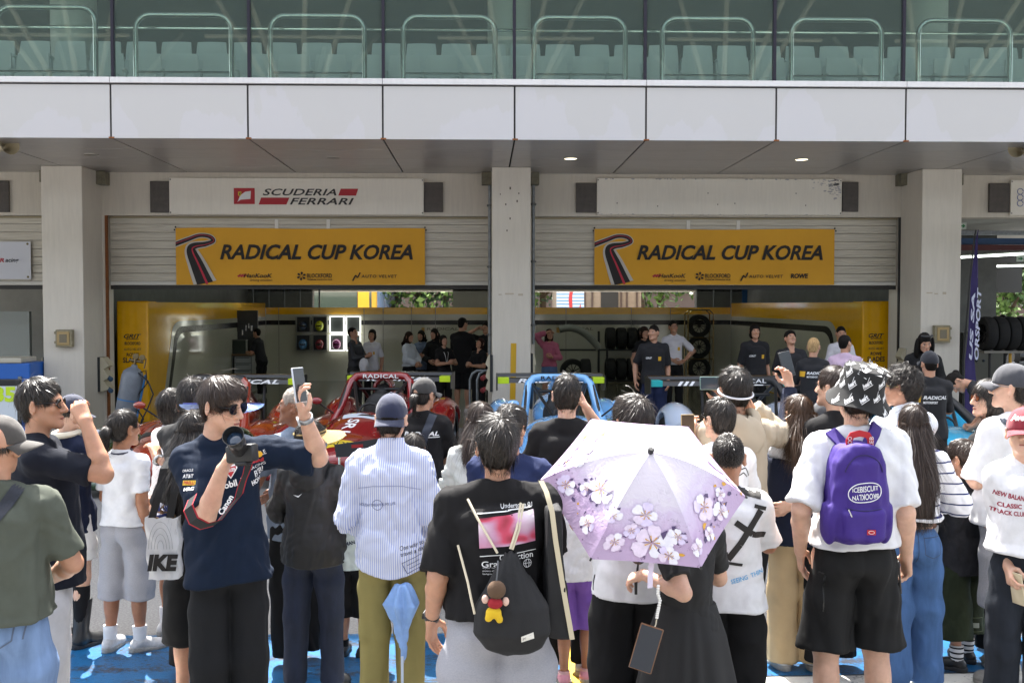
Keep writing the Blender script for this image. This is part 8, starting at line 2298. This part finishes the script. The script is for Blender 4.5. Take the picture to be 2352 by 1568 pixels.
# ---- 27 purple backpack
P = Person("person in a white tee, black shorts and a black patterned bucket hat", 1963, 842, 4.6, face=2, w=1.18, hair='short', hcol='brown', skin='light', head=(-2, -3, 0), capped=True, seed=45,
   L=dict(px=(1838, 1262, .03), pe=(1848, 1155, -.07), hpx=(1842, 1335, .08), pn=(-1, -.4, 0), curl=.3), Rr=dict(px=(2082, 1275, .03), pe=(2076, 1165, -.07), hpx=(2082, 1330, .06), pn=(-1, -.1, 0), curl=.85),
   top=dict(mat=tee_w, hem_y=1262, sleeve=.9, ease=.035, box=.9, sr=(.086, .10), amp=.007), bottom=dict(mat=cloth('shorts_black', '#141414', rough=.75), hem_y=1488, r=(.108, .112, .124), amp=.007, waist=.98), shoes=dict(sh_w, sock=sock_w), legs=(.13, 0))
hm_ = M('hat_black', '#121212', rough=.85, bump=.3, bscale=500)
HT = Matrix.Translation((.018, -.012, .012)) @ Matrix.Rotation(R(9), 4, 'Y') @ Matrix.Rotation(R(10), 4, 'X')
prof = [(.0, .128), (.06, .126), (.088, .118), (.094, .104), (.098, .03), (.103, .012), (.126, -.030), (.140, -.046), (.139, -.050), (.124, -.035), (.100, .006)]
mb = MB(); mb.lathe(prof, (0, 0, 0), 40, Matrix.Diagonal((1, 1.1, 1, 1)), caps=False)
for k, v in enumerate(mb.V):
 an = math.atan2(v[1], v[0]); w_ = max(0, -v[2]) * .28 * math.sin(an * 3 + 1); mb.V[k] = tuple((HT @ Vector((v[0], v[1], v[2] + w_)))[:])
ho = P.headchild(mb, 'bucket_hat', hm_)
hb_ = BVHTree.FromPolygons([v.co[:] for v in ho.data.vertices], [tuple(p.vertices) for p in ho.data.polygons])
Vt, Ft = text_shape("heart", .04, .5)
mb = MB(); hc_ = P.Thead @ Vector((.018, -.012, .05))
for row, (zr, cnt_) in enumerate(((.20, 7), (.09, 9), (.01, 11), (-.07, 12), (-.14, 13))):
 for k in range(cnt_):
  an = 2 * math.pi * (k + .5 * (row % 2)) / cnt_
  d0 = Vector((math.cos(an), math.sin(an), zr / .14)).normalized()
  h = hb_.ray_cast(hc_ + d0 * .6, -d0)
  if h[0] is None: continue
  nr = h[1] if h[1].dot(d0) > 0 else -h[1]
  xx = Vector((0, 0, 1)).cross(nr).normalized(); zz = nr.cross(xx)
  c, s_ = math.cos(.6), math.sin(.6); x2, z2 = xx * c + zz * s_, zz * c - xx * s_
  mb._add([h[0] + nr * .0035 + x2 * (a - .5) * .046 + z2 * (b - .5) * .02 for a, b in Vt], Ft)
  o_ = h[0] + nr * .0036; mb.quad(o_ - x2 * .024 - z2 * .016, o_ + x2 * .02 - z2 * .016, o_ + x2 * .02 - z2 * .0135, o_ - x2 * .024 - z2 * .0135)
  mb.quad(o_ + x2 * .004 + z2 * .004, o_ + x2 * .007 + z2 * .004, o_ + x2 * .028 + z2 * .02, o_ + x2 * .025 + z2 * .02)
mb.build('scribble_print', M('print_white', '#d9d9d9'), ho)
t = worn(P, 'backpack', "purple backpack with red handle and white oval lettering on a white tee", "backpack")
pm = wrinkle(M('nylon_purple', '#331a72', rough=.75, var=.1, bump=.3, bscale=350), 11, .7)
bx0, bz1 = P.uz(1899, 1024, dY=-.3); bx1, bz0 = P.uz(2052, 1258, dY=-.3); bc = P.uz(1974, 1140, dY=-.2)[0]; bw_ = (bx1 - bx0) / 2 * .86
yb = -.16
def fpk(p):
 f = (p[:, 2] - bz0) / (bz1 - bz0)
 hw_ = bw_ * np.interp(f, [0, .08, .4, .55, .8, .95, 1.0], [.84, .93, 1.0, .97, .87, .66, .42])
 q = np.stack([np.abs(p[:, 0] - bc) - hw_ + .04, np.abs(p[:, 1] - yb - .0) - .085 + .04], 1)
 d = np.sqrt((np.maximum(q, 0) ** 2).sum(1)) + np.minimum(q.max(1), 0) - .04
 d = smax(d, np.maximum(bz0 - p[:, 2], p[:, 2] - bz1), .05)
 pk = smax(smax(np.abs(p[:, 0] - bc) - bw_ * .72, np.abs(p[:, 1] - yb + .08) - .038, .03), np.maximum(bz0 + .015 - p[:, 2], p[:, 2] - bz0 - .155), .03)
 fl2 = smax(smax(np.abs(p[:, 0] - bc) - bw_ * .62 + .02 * np.clip((f - .6) * 3, 0, 1), np.abs(p[:, 1] - yb + .078) - .022, .03), np.maximum(bz0 + .15 - p[:, 2], p[:, 2] - bz0 - .365), .03)
 d = smin(smin(d, pk, .012), fl2, .010)
 for sx in (-1, 1): d = smin(d, smax(ell(p, (bc + sx * bw_ * .98, yb - .01, bz0 + .10), (.03, .07, .11)), p[:, 2] - bz0 - .17 + .25 * sx * (p[:, 0] - bc - sx * bw_), .01), .01)
 return d + folds(p, 81, .006, (26, 26, 18), .7)
bo, V, Q = bag_sdf(P, fpk, (bx0 - .05, yb - .16, bz0 - .02), (bx1 + .05, yb + .12, bz1 + .02), .0075, 'body', pm, t)
pbv = BVHTree.FromPolygons([tuple(v) for v in V], [tuple(q) for q in Q.tolist()])
def pk_on(u, z, off=.003):
 h = pbv.ray_cast(Vector((u, -1, z)), Vector((0, 1, 0))); return (h[0] if h[0] is not None else Vector((u, yb - .1, z))) + Vector((0, -off, 0))
for sx, pts in ((-1, ((1948, 1040), (1936, 1018), (1922, 998), (1908, 984), (1894, 974), (1886, 967))), (1, ((1988, 1040), (2000, 1018), (2014, 998), (2026, 984), (2038, 974), (2046, 967)))):
 hs_ = []
 for x, y in pts:
  u, z = P.uz(x, y); h = P.bvh['top'].ray_cast(Vector((u, -1.2, z)), Vector((0, 1, 0)))
  if h[0] is not None: hs_.append((h[0], h[1] if h[1].y < 0 else -h[1]))
 V = []
 for i, (p, nr) in enumerate(hs_):
  d = (hs_[min(i + 1, len(hs_) - 1)][0] - hs_[max(i - 1, 0)][0]).normalized(); q = d.cross(nr).normalized() * .027
  V += [p - q + nr * .003, p + q + nr * .003, p + q + nr * .017, p - q + nr * .017]
 mb = MB(); mb._add(V, [(4 * i + k, 4 * i + (k + 1) % 4, 4 * i + 4 + (k + 1) % 4, 4 * i + 4 + k) for i in range(len(hs_) - 1) for k in range(4)]); mb.build('shoulder_strap', pm, t, 50)
hp_ = [Vector((P.uz(x, y)[0], -.185, P.uz(x, y)[1])) for x, y in ((1942, 1028), (1941, 1008), (1948, 996), (1966, 992), (1984, 996), (1991, 1008), (1990, 1028))]
mb = MB(); V = []
for i, p in enumerate(hp_):
 a = hp_[max(i - 1, 0)]; b = hp_[min(i + 1, len(hp_) - 1)]; d = (b - a).normalized(); q = Vector((-d.z, 0, d.x)) * .014; V += [p - q, p + q, p + q + Vector((0, .006, 0)), p - q + Vector((0, .006, 0))]
mb._add(V, [(4 * i + k, 4 * i + (k + 1) % 4, 4 * i + 4 + (k + 1) % 4, 4 * i + 4 + k) for i in range(len(hp_) - 1) for k in range(4)]); hd = mb.build('top_handle', M('handle_red', '#a8121c', rough=.6), t, True)
mb = MB()
for txt, (x, y) in (("BROO", (1941, 1028)), ("ICEB", (1991, 1028))):
 p = Vector((P.uz(x, y)[0], -.19, P.uz(x, y)[1])); letter(mb, txt, p + Vector((.009, 0, .0)), (0, 0, .055), (-.018, 0, 0), .0, 0)
mb.build('lettering', prt, hd)
ou, oz = bc, P.uz(1974, 1133, dY=-.28)[1]; ow, oh = 72 / 522 / P.k, 42 / 522 / P.k
ring = [(ou + ow * .5 * (abs(math.cos(a)) ** .75) * (1 if math.cos(a) > 0 else -1), oz + oh * .5 * (abs(math.sin(a)) ** .85) * (1 if math.sin(a) > 0 else -1) + .12 * 0 * ow) for a in [2 * math.pi * i / 32 for i in range(32)]]
mb = MB(); mb.tube([pk_on(u, z + .10 * (u - ou), .002) for u, z in ring], .0022, 5, closed=True); mb.build('oval_print', prt, bo)
mb = MB()
for txt, dz, flip in (("ICEBISCUIT", .016, 1), ("BROOKLYN", -.017, -1)):
 Vx, Fx = text_shape(txt, .015, 0); b0 = []
 for a, b in Vx:
  x = (a - .5) * flip * ow * .80; z = dz + (b - .5) * flip * (.026 - .010 * abs(x / (ow * .4)) ** 2)
  b0.append(pk_on(ou + x, oz + z + .10 * x, .004))
 mb._add(b0, Fx)
mb.build('lettering', prt, bo)
lu, lz = bc + .02, P.uz(1985, 1222, dY=-.28)[1]; mb = MB(); mb.poly([pk_on(lu + a, lz + b, .004) for a, b in ((-.018, -.011), (.018, -.011), (.018, .011), (-.018, .011))]); mb.build('label', M('label_red', '#a8121c'), bo)
mb = MB(); mb.tube([pk_on(lu + .012 * math.cos(a), lz + .0065 * math.sin(a), .006) for a in [i * .63 for i in range(10)]], .0009, 4, closed=True); mb.build('label_print', prt, bo)
mb = MB(); mb.tube([pk_on(bc + bw_ * .60 * (-1 + 2 * i / 14), bz0 + .158 - .006 * math.sin(i / 14 * 3.14), .002) for i in range(15)], .0022, 5); mb.build('zip', M('zip_dark', '#1c0d48', rough=.5), bo)
mb = MB(); mb.tube([pk_on(bc - bw_ * .55, bz0 + .155, .006), pk_on(bc - bw_ * .53, bz0 + .13, .008)], .003, 5); mb.build('zip_pull', M('zip_metal', '#b8b4a8', rough=.3, metal=1), bo)
mb = MB(); mb.tube([pk_on(bc + bw_ * .66 * math.cos(a), bz0 + .30 + .085 * math.sin(a), .001) for a in [math.pi * (.05 + .9 * i / 16) for i in range(17)]], .003, 5); mb.build('flap_edge', M('piping_purple', '#1f0e4c', rough=.7), bo)
phone(P.grip('R', .08)[0] + Vector((-.01, 0, -.015)), (.2, .97, 0), (.1, .1, -1), "dark phone held low in the hand beside black shorts", '#2a221c', lens=False)
P.lines([[P.uz(x, y) for x, y in ((1872, 1318), (1900, 1322))], [P.uz(x, y) for x, y in ((1902, 1325), (1898, 1410))]], .006, M('shiny_black', '#0a0a0a', rough=.25), 'bottom', name='cargo_seam')
# ---- 30 striped sweater
P = Person("person with very long brown hair in a navy striped white sweater and blue jeans", 2096, 925, 5.4, face=-8, sex='f', w=1.05, hair='long', hcol='brown', skin='light', head=(-4, -2, 0), seed=47, nstr=3600, L='front', Rr=dict(w=(.13, .22, 1.12), pole=(1, -.8, -.4), pn=(-.8, 0, .4), curl=.6),
   top=dict(mat=stripes('striped_sweater', '#d8d8db', '#262f5e', 15.5, .14, 'Z'), hem_y=1200, sleeve=1.9, ease=.045, box=1, sr=(.088, .07), amp=.009), bottom=dict(mat=denim('jeans_blue', '#46648f'), r=(.108, .10, .105), hem=.04, waist=1.0, amp=.006), shoes=dict(mat=M('shoe_tan', '#8d7a62', rough=.6), sole=sh_w['sole']), legs=(.11, .06))
P.long_hair(.50, 'brown', .088, 7, tip=.5, nstr=9000, side=.03)
for dx in (-.08, .10): P.lines([[(dx - .055, .96 * P.bz), (dx - .05, .86 * P.bz), (dx, .835 * P.bz), (dx + .05, .855 * P.bz), (dx + .055, .96 * P.bz), (dx - .055, .955 * P.bz)]], .004, seam_d, 'bottom', name='pocket_seam')
P.lines([[(.012, 1.0 * P.bz), (.012, .80 * P.bz)]], .004, seam_d, 'bottom', name='centre_seam')
# ---- 31 profile woman with amber sunglasses
P = Person("person with a dark bob and amber sunglasses looking left, mouth open", 2268, 868, 5.95, face=70, sex='f', hair='bob', skin='light', head=(22, -2, 0), L='front', Rr='front', top=dict(mat=tee_k, hem=.8), bottom=dict(mat=blk), seed=49)
P.glasses(lens='#7a3c10')
# ---- 32 grey cap man
P = Person("person in a grey washed cap, white tee, grey sweat shorts and white socks", 2322, 836, 5.5, face=28, w=1.10, hair='short', skin='light', head=(24, -3, 0), capped=True, seed=51, L=dict(px=(2222, 1080, .2), pe=(2240, 1150, -.1), hpx=(2200, 1060, .28), pn=(0, -.2, -1), curl=.5), Rr='down',
   top=dict(mat=tee_w, hem_y=1215, sleeve=.95, ease=.05, box=1, sr=(.095, .112), amp=.007), bottom=dict(mat=M('short_heather', '#8a8a8d', rough=.95, var=.13, vscale=130, bump=.25, bscale=420), hem_y=1392, r=(.108, .113, .126), waist=.98), shoes=dict(sh_g, sock=sock_w, sockh=.33), toes=(.2, .2), legs=(.11, .08))
P.cap('#33343a', brim=-2, tilt=4, strap=True); P.glasses(name='glasses', clear=True, col='#77757a', dy=.002)
P.lines([[P.uz(x, y) for x, y in ((2288, 945), (2306, 960), (2325, 982), (2342, 1010), (2360, 1050))]], .045, M('sling_navy', '#1b2231'), name='sling_strap', off=.004)
# ---- 33 boy
P = Person("child in a dark camouflage shirt and long olive cargo shorts with striped socks", 2212, 1008, 5.75, face=30, sex='c', hs=1.16, w=1.05, hair='full', hcol='brown', skin='mid', L='front', Rr='front', top=dict(mat=M('camo_grey', '#232327', rough=.9, var=.6, vscale=8, bump=.2, bscale=400), hem_y=1330, sleeve=.9, ease=.05, box=1), bottom=dict(mat=denim('cargo_olive', '#2c3324'), hem_y=1462, r=(.125, .135, .145)), shoes=dict(sh_k, sock=stripes('sock_striped', '#d4d4d6', '#17181f', 26, .35, 'Z'), sockh=.2), legs=(.12, .04), seed=53)
P.write([("GO", .10, 1.22 * P.bz, .16, .12, 0, .04, 1.57)], M('print_yellow', '#bfae1c'))
u, z = .05, .34 * P.bz; P.shapes([[(u - .03, z - .018), (u + .03, z - .022), (u + .03, z + .016), (u - .03, z + .02)]], M('patch_grey', '#8f9488'), 'bottom', name='patch'); P.lines([[(u - .06, z + .06), (u + .07, z + .055), (u + .065, z - .05), (u - .05, z - .05), (u - .06, z + .06)]], .004, M('stitch_olive', '#565c3a'), 'bottom', name='pocket_seam')
# ---- 34 red cap woman
P = Person("person in a dark red cap and white lettered sweatshirt at the right edge", 2354, 958, 4.75, face=168, sex='f', w=.92, hair='tied', skin='light', head=(-16, -8, 0), H=1.55, capped=True, seed=55, L=dict(w=(.16, .1, .93), pole=(.1, -1, 0), pn=(-1, 0, 0), curl=.5), Rr=dict(px=(2316, 1300, -.05), pe=(2302, 1200, .1), pn=(-1, 0, 0), curl=.75),
   top=dict(mat=tee_w, hem_y=1285, sleeve=1.5, ease=.05, box=1, sr=(.088, .075)), bottom=dict(mat=denim('jeans_black', '#22262d'), r=(.105, .095, .095), waist=1.06))
P.cap('#7d1f2d', brim=0, tilt=-4)
uf = lambda x, y: P.uz(x, y, True, -.14)
P.write([("NEW BALANCE",) + uf(2335, 1145) + (.16, .026, 0, .03, -.15), ("CLASSIC",) + uf(2330, 1167) + (.10, .024, 0, .03), ("TRACK CLUB",) + uf(2330, 1184) + (.14, .024, 0, .03)], M('print_crimson', '#8e1b35'), side='front')
mb = MB(); letter(mb, "Avenue", Vector((.062, .118, .055)), (-.124, 0, .0), (0, -.02, .036), .03, .3)
for k, v in enumerate(mb.V): mb.V[k] = (v[0], .112 * math.sqrt(max(.02, 1 - (v[0] / .0885) ** 2 - ((v[2] - .028) / .113) ** 2)) - .004 + .006, v[2])
P.headchild(mb, 'lettering', prt, False)
phone(P.grip('R', .085)[0] + Vector((0, -.01, -.03)), (.3, -.95, 0), (.15, .1, -1), "pale cased phone held low beside black jeans at the right edge", '#b8ab8e', screen='#15171a', lens=False)

# ================================================================== people in the garage
pk_ = M('polo_team_black', '#121216', rough=.85); wht_p = cloth('polo_white', '#c9c6cb')
gold = M('emblem_yellow', '#c89a1c', rough=.6)
def polo(P, front=True):
 sd = 'front' if front else 'back'
 if front:
  P.shapes([[(.055, 1.22), (.10, 1.22), (.10, 1.28), (.055, 1.28)]], gold, side=sd, name='emblem'); P.write([("GRIT", -.085, 1.26, .09, .03, .3, .03)], prt, side=sd)
 else:
  P.shapes([[(-.17, 1.25), (-.115, 1.25), (-.105, 1.32), (-.17, 1.32)]], gold, side=sd, name='emblem'); P.write([("RADICAL", .03, 1.30, .24, .036, .25, .03), ("MOTORSPORT", -.02, 1.25, .14, .024, .15, .03)], prt, side=sd)
G = lambda label, x, y, Y, face=180, **k: Person(label, x, y, Y, face=face, far=True, nstr=0, **k)
bt = dict(mat=blk)
P = G("mechanic in a black polo working at the left workbench", 600, 752, 23.3, 70, lean=14, head=(0, -18, 0), Rr='front', L='front', top=dict(mat=pk_, sleeve=.8), bottom=bt, hair='short', seed=61)
P = G("racing driver in a grey and black suit looking down at a notepad", 815, 750, 19.5, -115, head=(0, -20, 0), Rr='front', L='front', top=dict(mat=M('suit_grey', '#2b2b30', rough=.7, var=.2, vscale=5), sleeve=1.9, ease=.01, sr=(.06, .045), hem=.95), bottom=dict(mat=M('suit_black', '#141518', rough=.7), r=(.11, .09, .085)), hair='short', seed=62)
P.lines([[(-.1, .82), (.12, .82)], [(-.05, .86), (-.02, .72)]], .05, prt, 'bottom', 'front', 'print')
t = empty('cap', W(836, 838, 19.1), "white cap hanging from the racing driver's hand", "cap"); V, Q = mesh_sdf(lambda p: smin(ell(p, (0, 0, 0), (.09, .1, .13)), ell(p, (-.01, 0, -.11), (.07, .03, .05)), .02), (-.12, -.12, -.2), (.12, .12, .16), .02); link_mesh('crown', V, Q, wht_p, t, True)
P = G("person with dark shoulder length hair in a white team polo beside the driver", 854, 755, 20.0, 170, sex='f', head=(0, -10, 0), Rr='front', L='down', top=dict(mat=wht_p, sleeve=.85), bottom=bt, hair='bob', seed=63); P.shapes([[(.055, 1.22), (.09, 1.22), (.09, 1.28), (.055, 1.28)]], gold, side='front', name='emblem')
P = G("person in a white blouse and black skirt, leftmost of the visitor group", 940, 760, 20.0, -125, sex='f', Rr='belly', L='belly', top=dict(mat=cloth('blouse', '#b9bcc2'), sleeve=1.85, sr=(.075, .07), hem=.98), bottom=bt, hair='long', hcol='brown', seed=64); P.long_hair(.28, 'brown')
P = G("person in a blue plaid shirt standing behind the white blouse", 967, 757, 20.6, 155, sex='f', Rr='cross', L='cross', top=dict(mat=M('plaid_blue', '#5f6c80', rough=.9, var=.4, vscale=14), sleeve=1.85), bottom=bt, hair='long', seed=65); P.long_hair(.2, 'black')
P = G("person with long black hair in a black jacket among the visitors", 998, 753, 20.4, 165, sex='f', head=(-20, 0, 0), Rr='belly', L='down', top=dict(mat=tee_k, sleeve=1.9), bottom=bt, hair='long', seed=66); P.long_hair(.3, 'black')
P = G("shorter person in a black tee with a lanyard holding hands together", 1020, 768, 18.8, -150, sex='f', Rr='front', L='front', head=(0, -12, 0), top=dict(mat=tee_k, sleeve=.7), bottom=bt, hair='bob', seed=67); P.lines([[(-.05, 1.40), (0, 1.15), (.05, 1.40)]], .01, prt, side='front', name='lanyard')
P = G("tall person dressed in black seen from behind among the visitors", 1062, 728, 19.5, -20, w=1.12, Rr='front', L='front', top=dict(mat=tee_k, sleeve=.9, ease=.04, hem=.75, box=1), bottom=dict(mat=blk, hem=.45, r=(.12, .12, .13)), hair='short', head=(-25, 0, 0), shoes=dict(sh_w), seed=68)
P = G("person with reddish hair in black reading a leaflet near the middle column", 1100, 775, 18.6, 140, sex='f', head=(0, -20, 0), Rr='front', L='front', top=dict(mat=tee_k, sleeve=.8), bottom=bt, hair='bob', hcol='red', seed=69)
P = G("person in black half hidden behind the middle column", 1116, 738, 20.8, 150, Rr='face', L='belly', top=dict(mat=tee_k), bottom=bt, hair='short', seed=70)
t = empty('paper_bag', W(970, 892, 19.4), "white paper shopping bag carried by a visitor", "bag"); MB().box(-.13, .13, -.05, .05, -.2, .15, .01).build('body', M('paper_white', '#d2d3d4'), t); MB().tube([(-.06, 0, .15), (-.04, 0, .3), (.04, 0, .3), (.06, 0, .15)], .006, 5).build('handle', M('cord_cream', '#c9bea6'), t)
P = G("person in a pink cardigan and denim shorts touching the hair", 1262, 754, 19.8, 172, sex='f', head=(20, -12, 0), Rr=dict(w=(.06, .06, 1.66), pole=(1, .4, -.2), pn=(-1, 0, 0), curl=.5), L='front', top=dict(mat=cloth('cardigan_pink', '#a85c70'), sleeve=1.9, sr=(.068, .058), hem=.95), bottom=dict(mat=denim('jeans_mid', '#5a6f92'), hem=.72, r=(.11, .115, .12)), hair='long', hcol='brown', seed=71); P.long_hair(.36, 'brown', dy=.02)
P = G("person in black team polo and navy trousers looking sideways before the tyre rack", 1502, 745, 15.6, 176, w=1.12, head=(-32, -4, 0), Rr=dict(w=(.28, .0, .9), pole=(.6, -1, 0), pn=(-1, 0, 0), curl=.4), L='down', top=dict(mat=pk_, sleeve=.9, sr=(.085, .095), ease=.035), bottom=dict(mat=cloth('trouser_navy', '#202844'), r=(.11, .10, .10)), shoes=dict(sh_k), hair='short', seed=72); polo(P)
P = G("young person with a brown bob standing half hidden behind the black polo", 1480, 748, 18.6, -160, sex='f', top=dict(mat=tee_k), bottom=bt, hair='bob', hcol='brown', seed=73)
P = G("smiling person with glasses in a white shirt, hand on hip, beside the tyre trolley", 1548, 734, 18.6, 176, head=(15, -6, 6), Rr='belly', L='hip', top=dict(mat=wht_p, sleeve=.9, hem=.96), bottom=bt, shoes=dict(sh_k), hair='short', seed=74); polo(P); P.glasses(name='glasses', clear=True)
P = G("young person with a long black bowl cut in a black team polo", 1735, 742, 16.0, -172, w=1.04, head=(-10, -4, 0), Rr='down', L='down', top=dict(mat=pk_, sleeve=.95, sr=(.085, .095), ease=.03), bottom=bt, hair='bob', seed=75); polo(P)
P = G("young person in a black team polo looking down, behind the raised phone", 1818, 757, 14.6, 176, w=1.06, head=(8, -24, 0), Rr='down', L='belly', top=dict(mat=pk_, sleeve=.95, sr=(.085, .095), ease=.03), bottom=bt, hair='full', seed=76); polo(P)
P = G("blond person in a black team polo seen from behind", 1868, 776, 12.6, -12, w=1.02, H=1.64, head=(-18, 0, 0), Rr='front', L='front', top=dict(mat=pk_, sleeve=.95, ease=.03), bottom=bt, hair='short', hcol='bleach', seed=77); polo(P, False)
P = G("person in a white team polo standing close to the right yellow pylon", 1932, 748, 16.4, 172, Rr='belly', L='belly', top=dict(mat=wht_p, sleeve=.9), bottom=bt, hair='short', seed=78)
P = G("person in a pale pink shirt seen from behind, beside the blond person", 1938, 772, 13.2, -30, w=1.1, lean=10, H=1.66, head=(-26, -8, 0), Rr='front', L='front', top=dict(mat=cloth('shirt_pink', '#b8a0b4'), sleeve=.9, ease=.035), bottom=bt, hair='short', seed=79)
P = G("person with very long black hair and sunglasses on the head, leaning forward", 2118, 756, 12.8, 165, w=1.05, lean=16, head=(10, 4, 0), Rr='front', L='front', top=dict(mat=tee_k, sleeve=1.9, ease=.035), bottom=bt, hair='long', seed=80)
P.long_hair(.30, 'black', .11, dy=.03)
for sx in (-1, 1):
 V, Q = mesh_sdf(lambda p: ell(p, (.09 * sx, -.0, -.10), (.035, .045, .17)), (.09 * sx - .06, -.07, -.3), (.09 * sx + .06, .07, .1), .016); o = link_mesh('hair', xf(V, P.Thead), Q, hair_mat('black')[0], P.root, True)
mb = MB(); mb.tube([(-.07, .06, .11), (-.03, .085, .11), (.03, .085, .11), (.07, .06, .11)], .014, 8); P.headchild(mb, 'sunglasses', black_m)
P = G("person in a black team polo and black cap seen from behind, at the right column", 2134, 818, 9.6, -8, w=1.16, H=1.60, head=(8, -6, 0), Rr='front', L='front', top=dict(mat=pk_, sleeve=.95, ease=.035), bottom=dict(mat=blk, hem=.5, r=(.11, .115, .12)), hair='short', capped=True, seed=81); polo(P, False); P.cap('#14161f', brim=10)
P = G("person with tied hair bending over in a black team polo at the right column", 2222, 798, 10.6, 70, sex='f', H=1.62, lean=52, head=(20, 20, 0), Rr='front', L='front', top=dict(mat=pk_, sleeve=.95, ease=.035), bottom=bt, hair='bun', seed=82); P.root.location.x += .45
V, Q = P.shirt_v, None
sleeve_mark(P, [("RADICAL", 2208, 838, 44, 11, prt, .03, None), ("MOTORSPORT", 2212, 852, 34, 7, prt, .03, None)])
P = G("person in dark clothes standing deep in the right garage", 2302, 722, 25.0, 75, top=dict(mat=tee_k), bottom=bt, hair='short', seed=83)
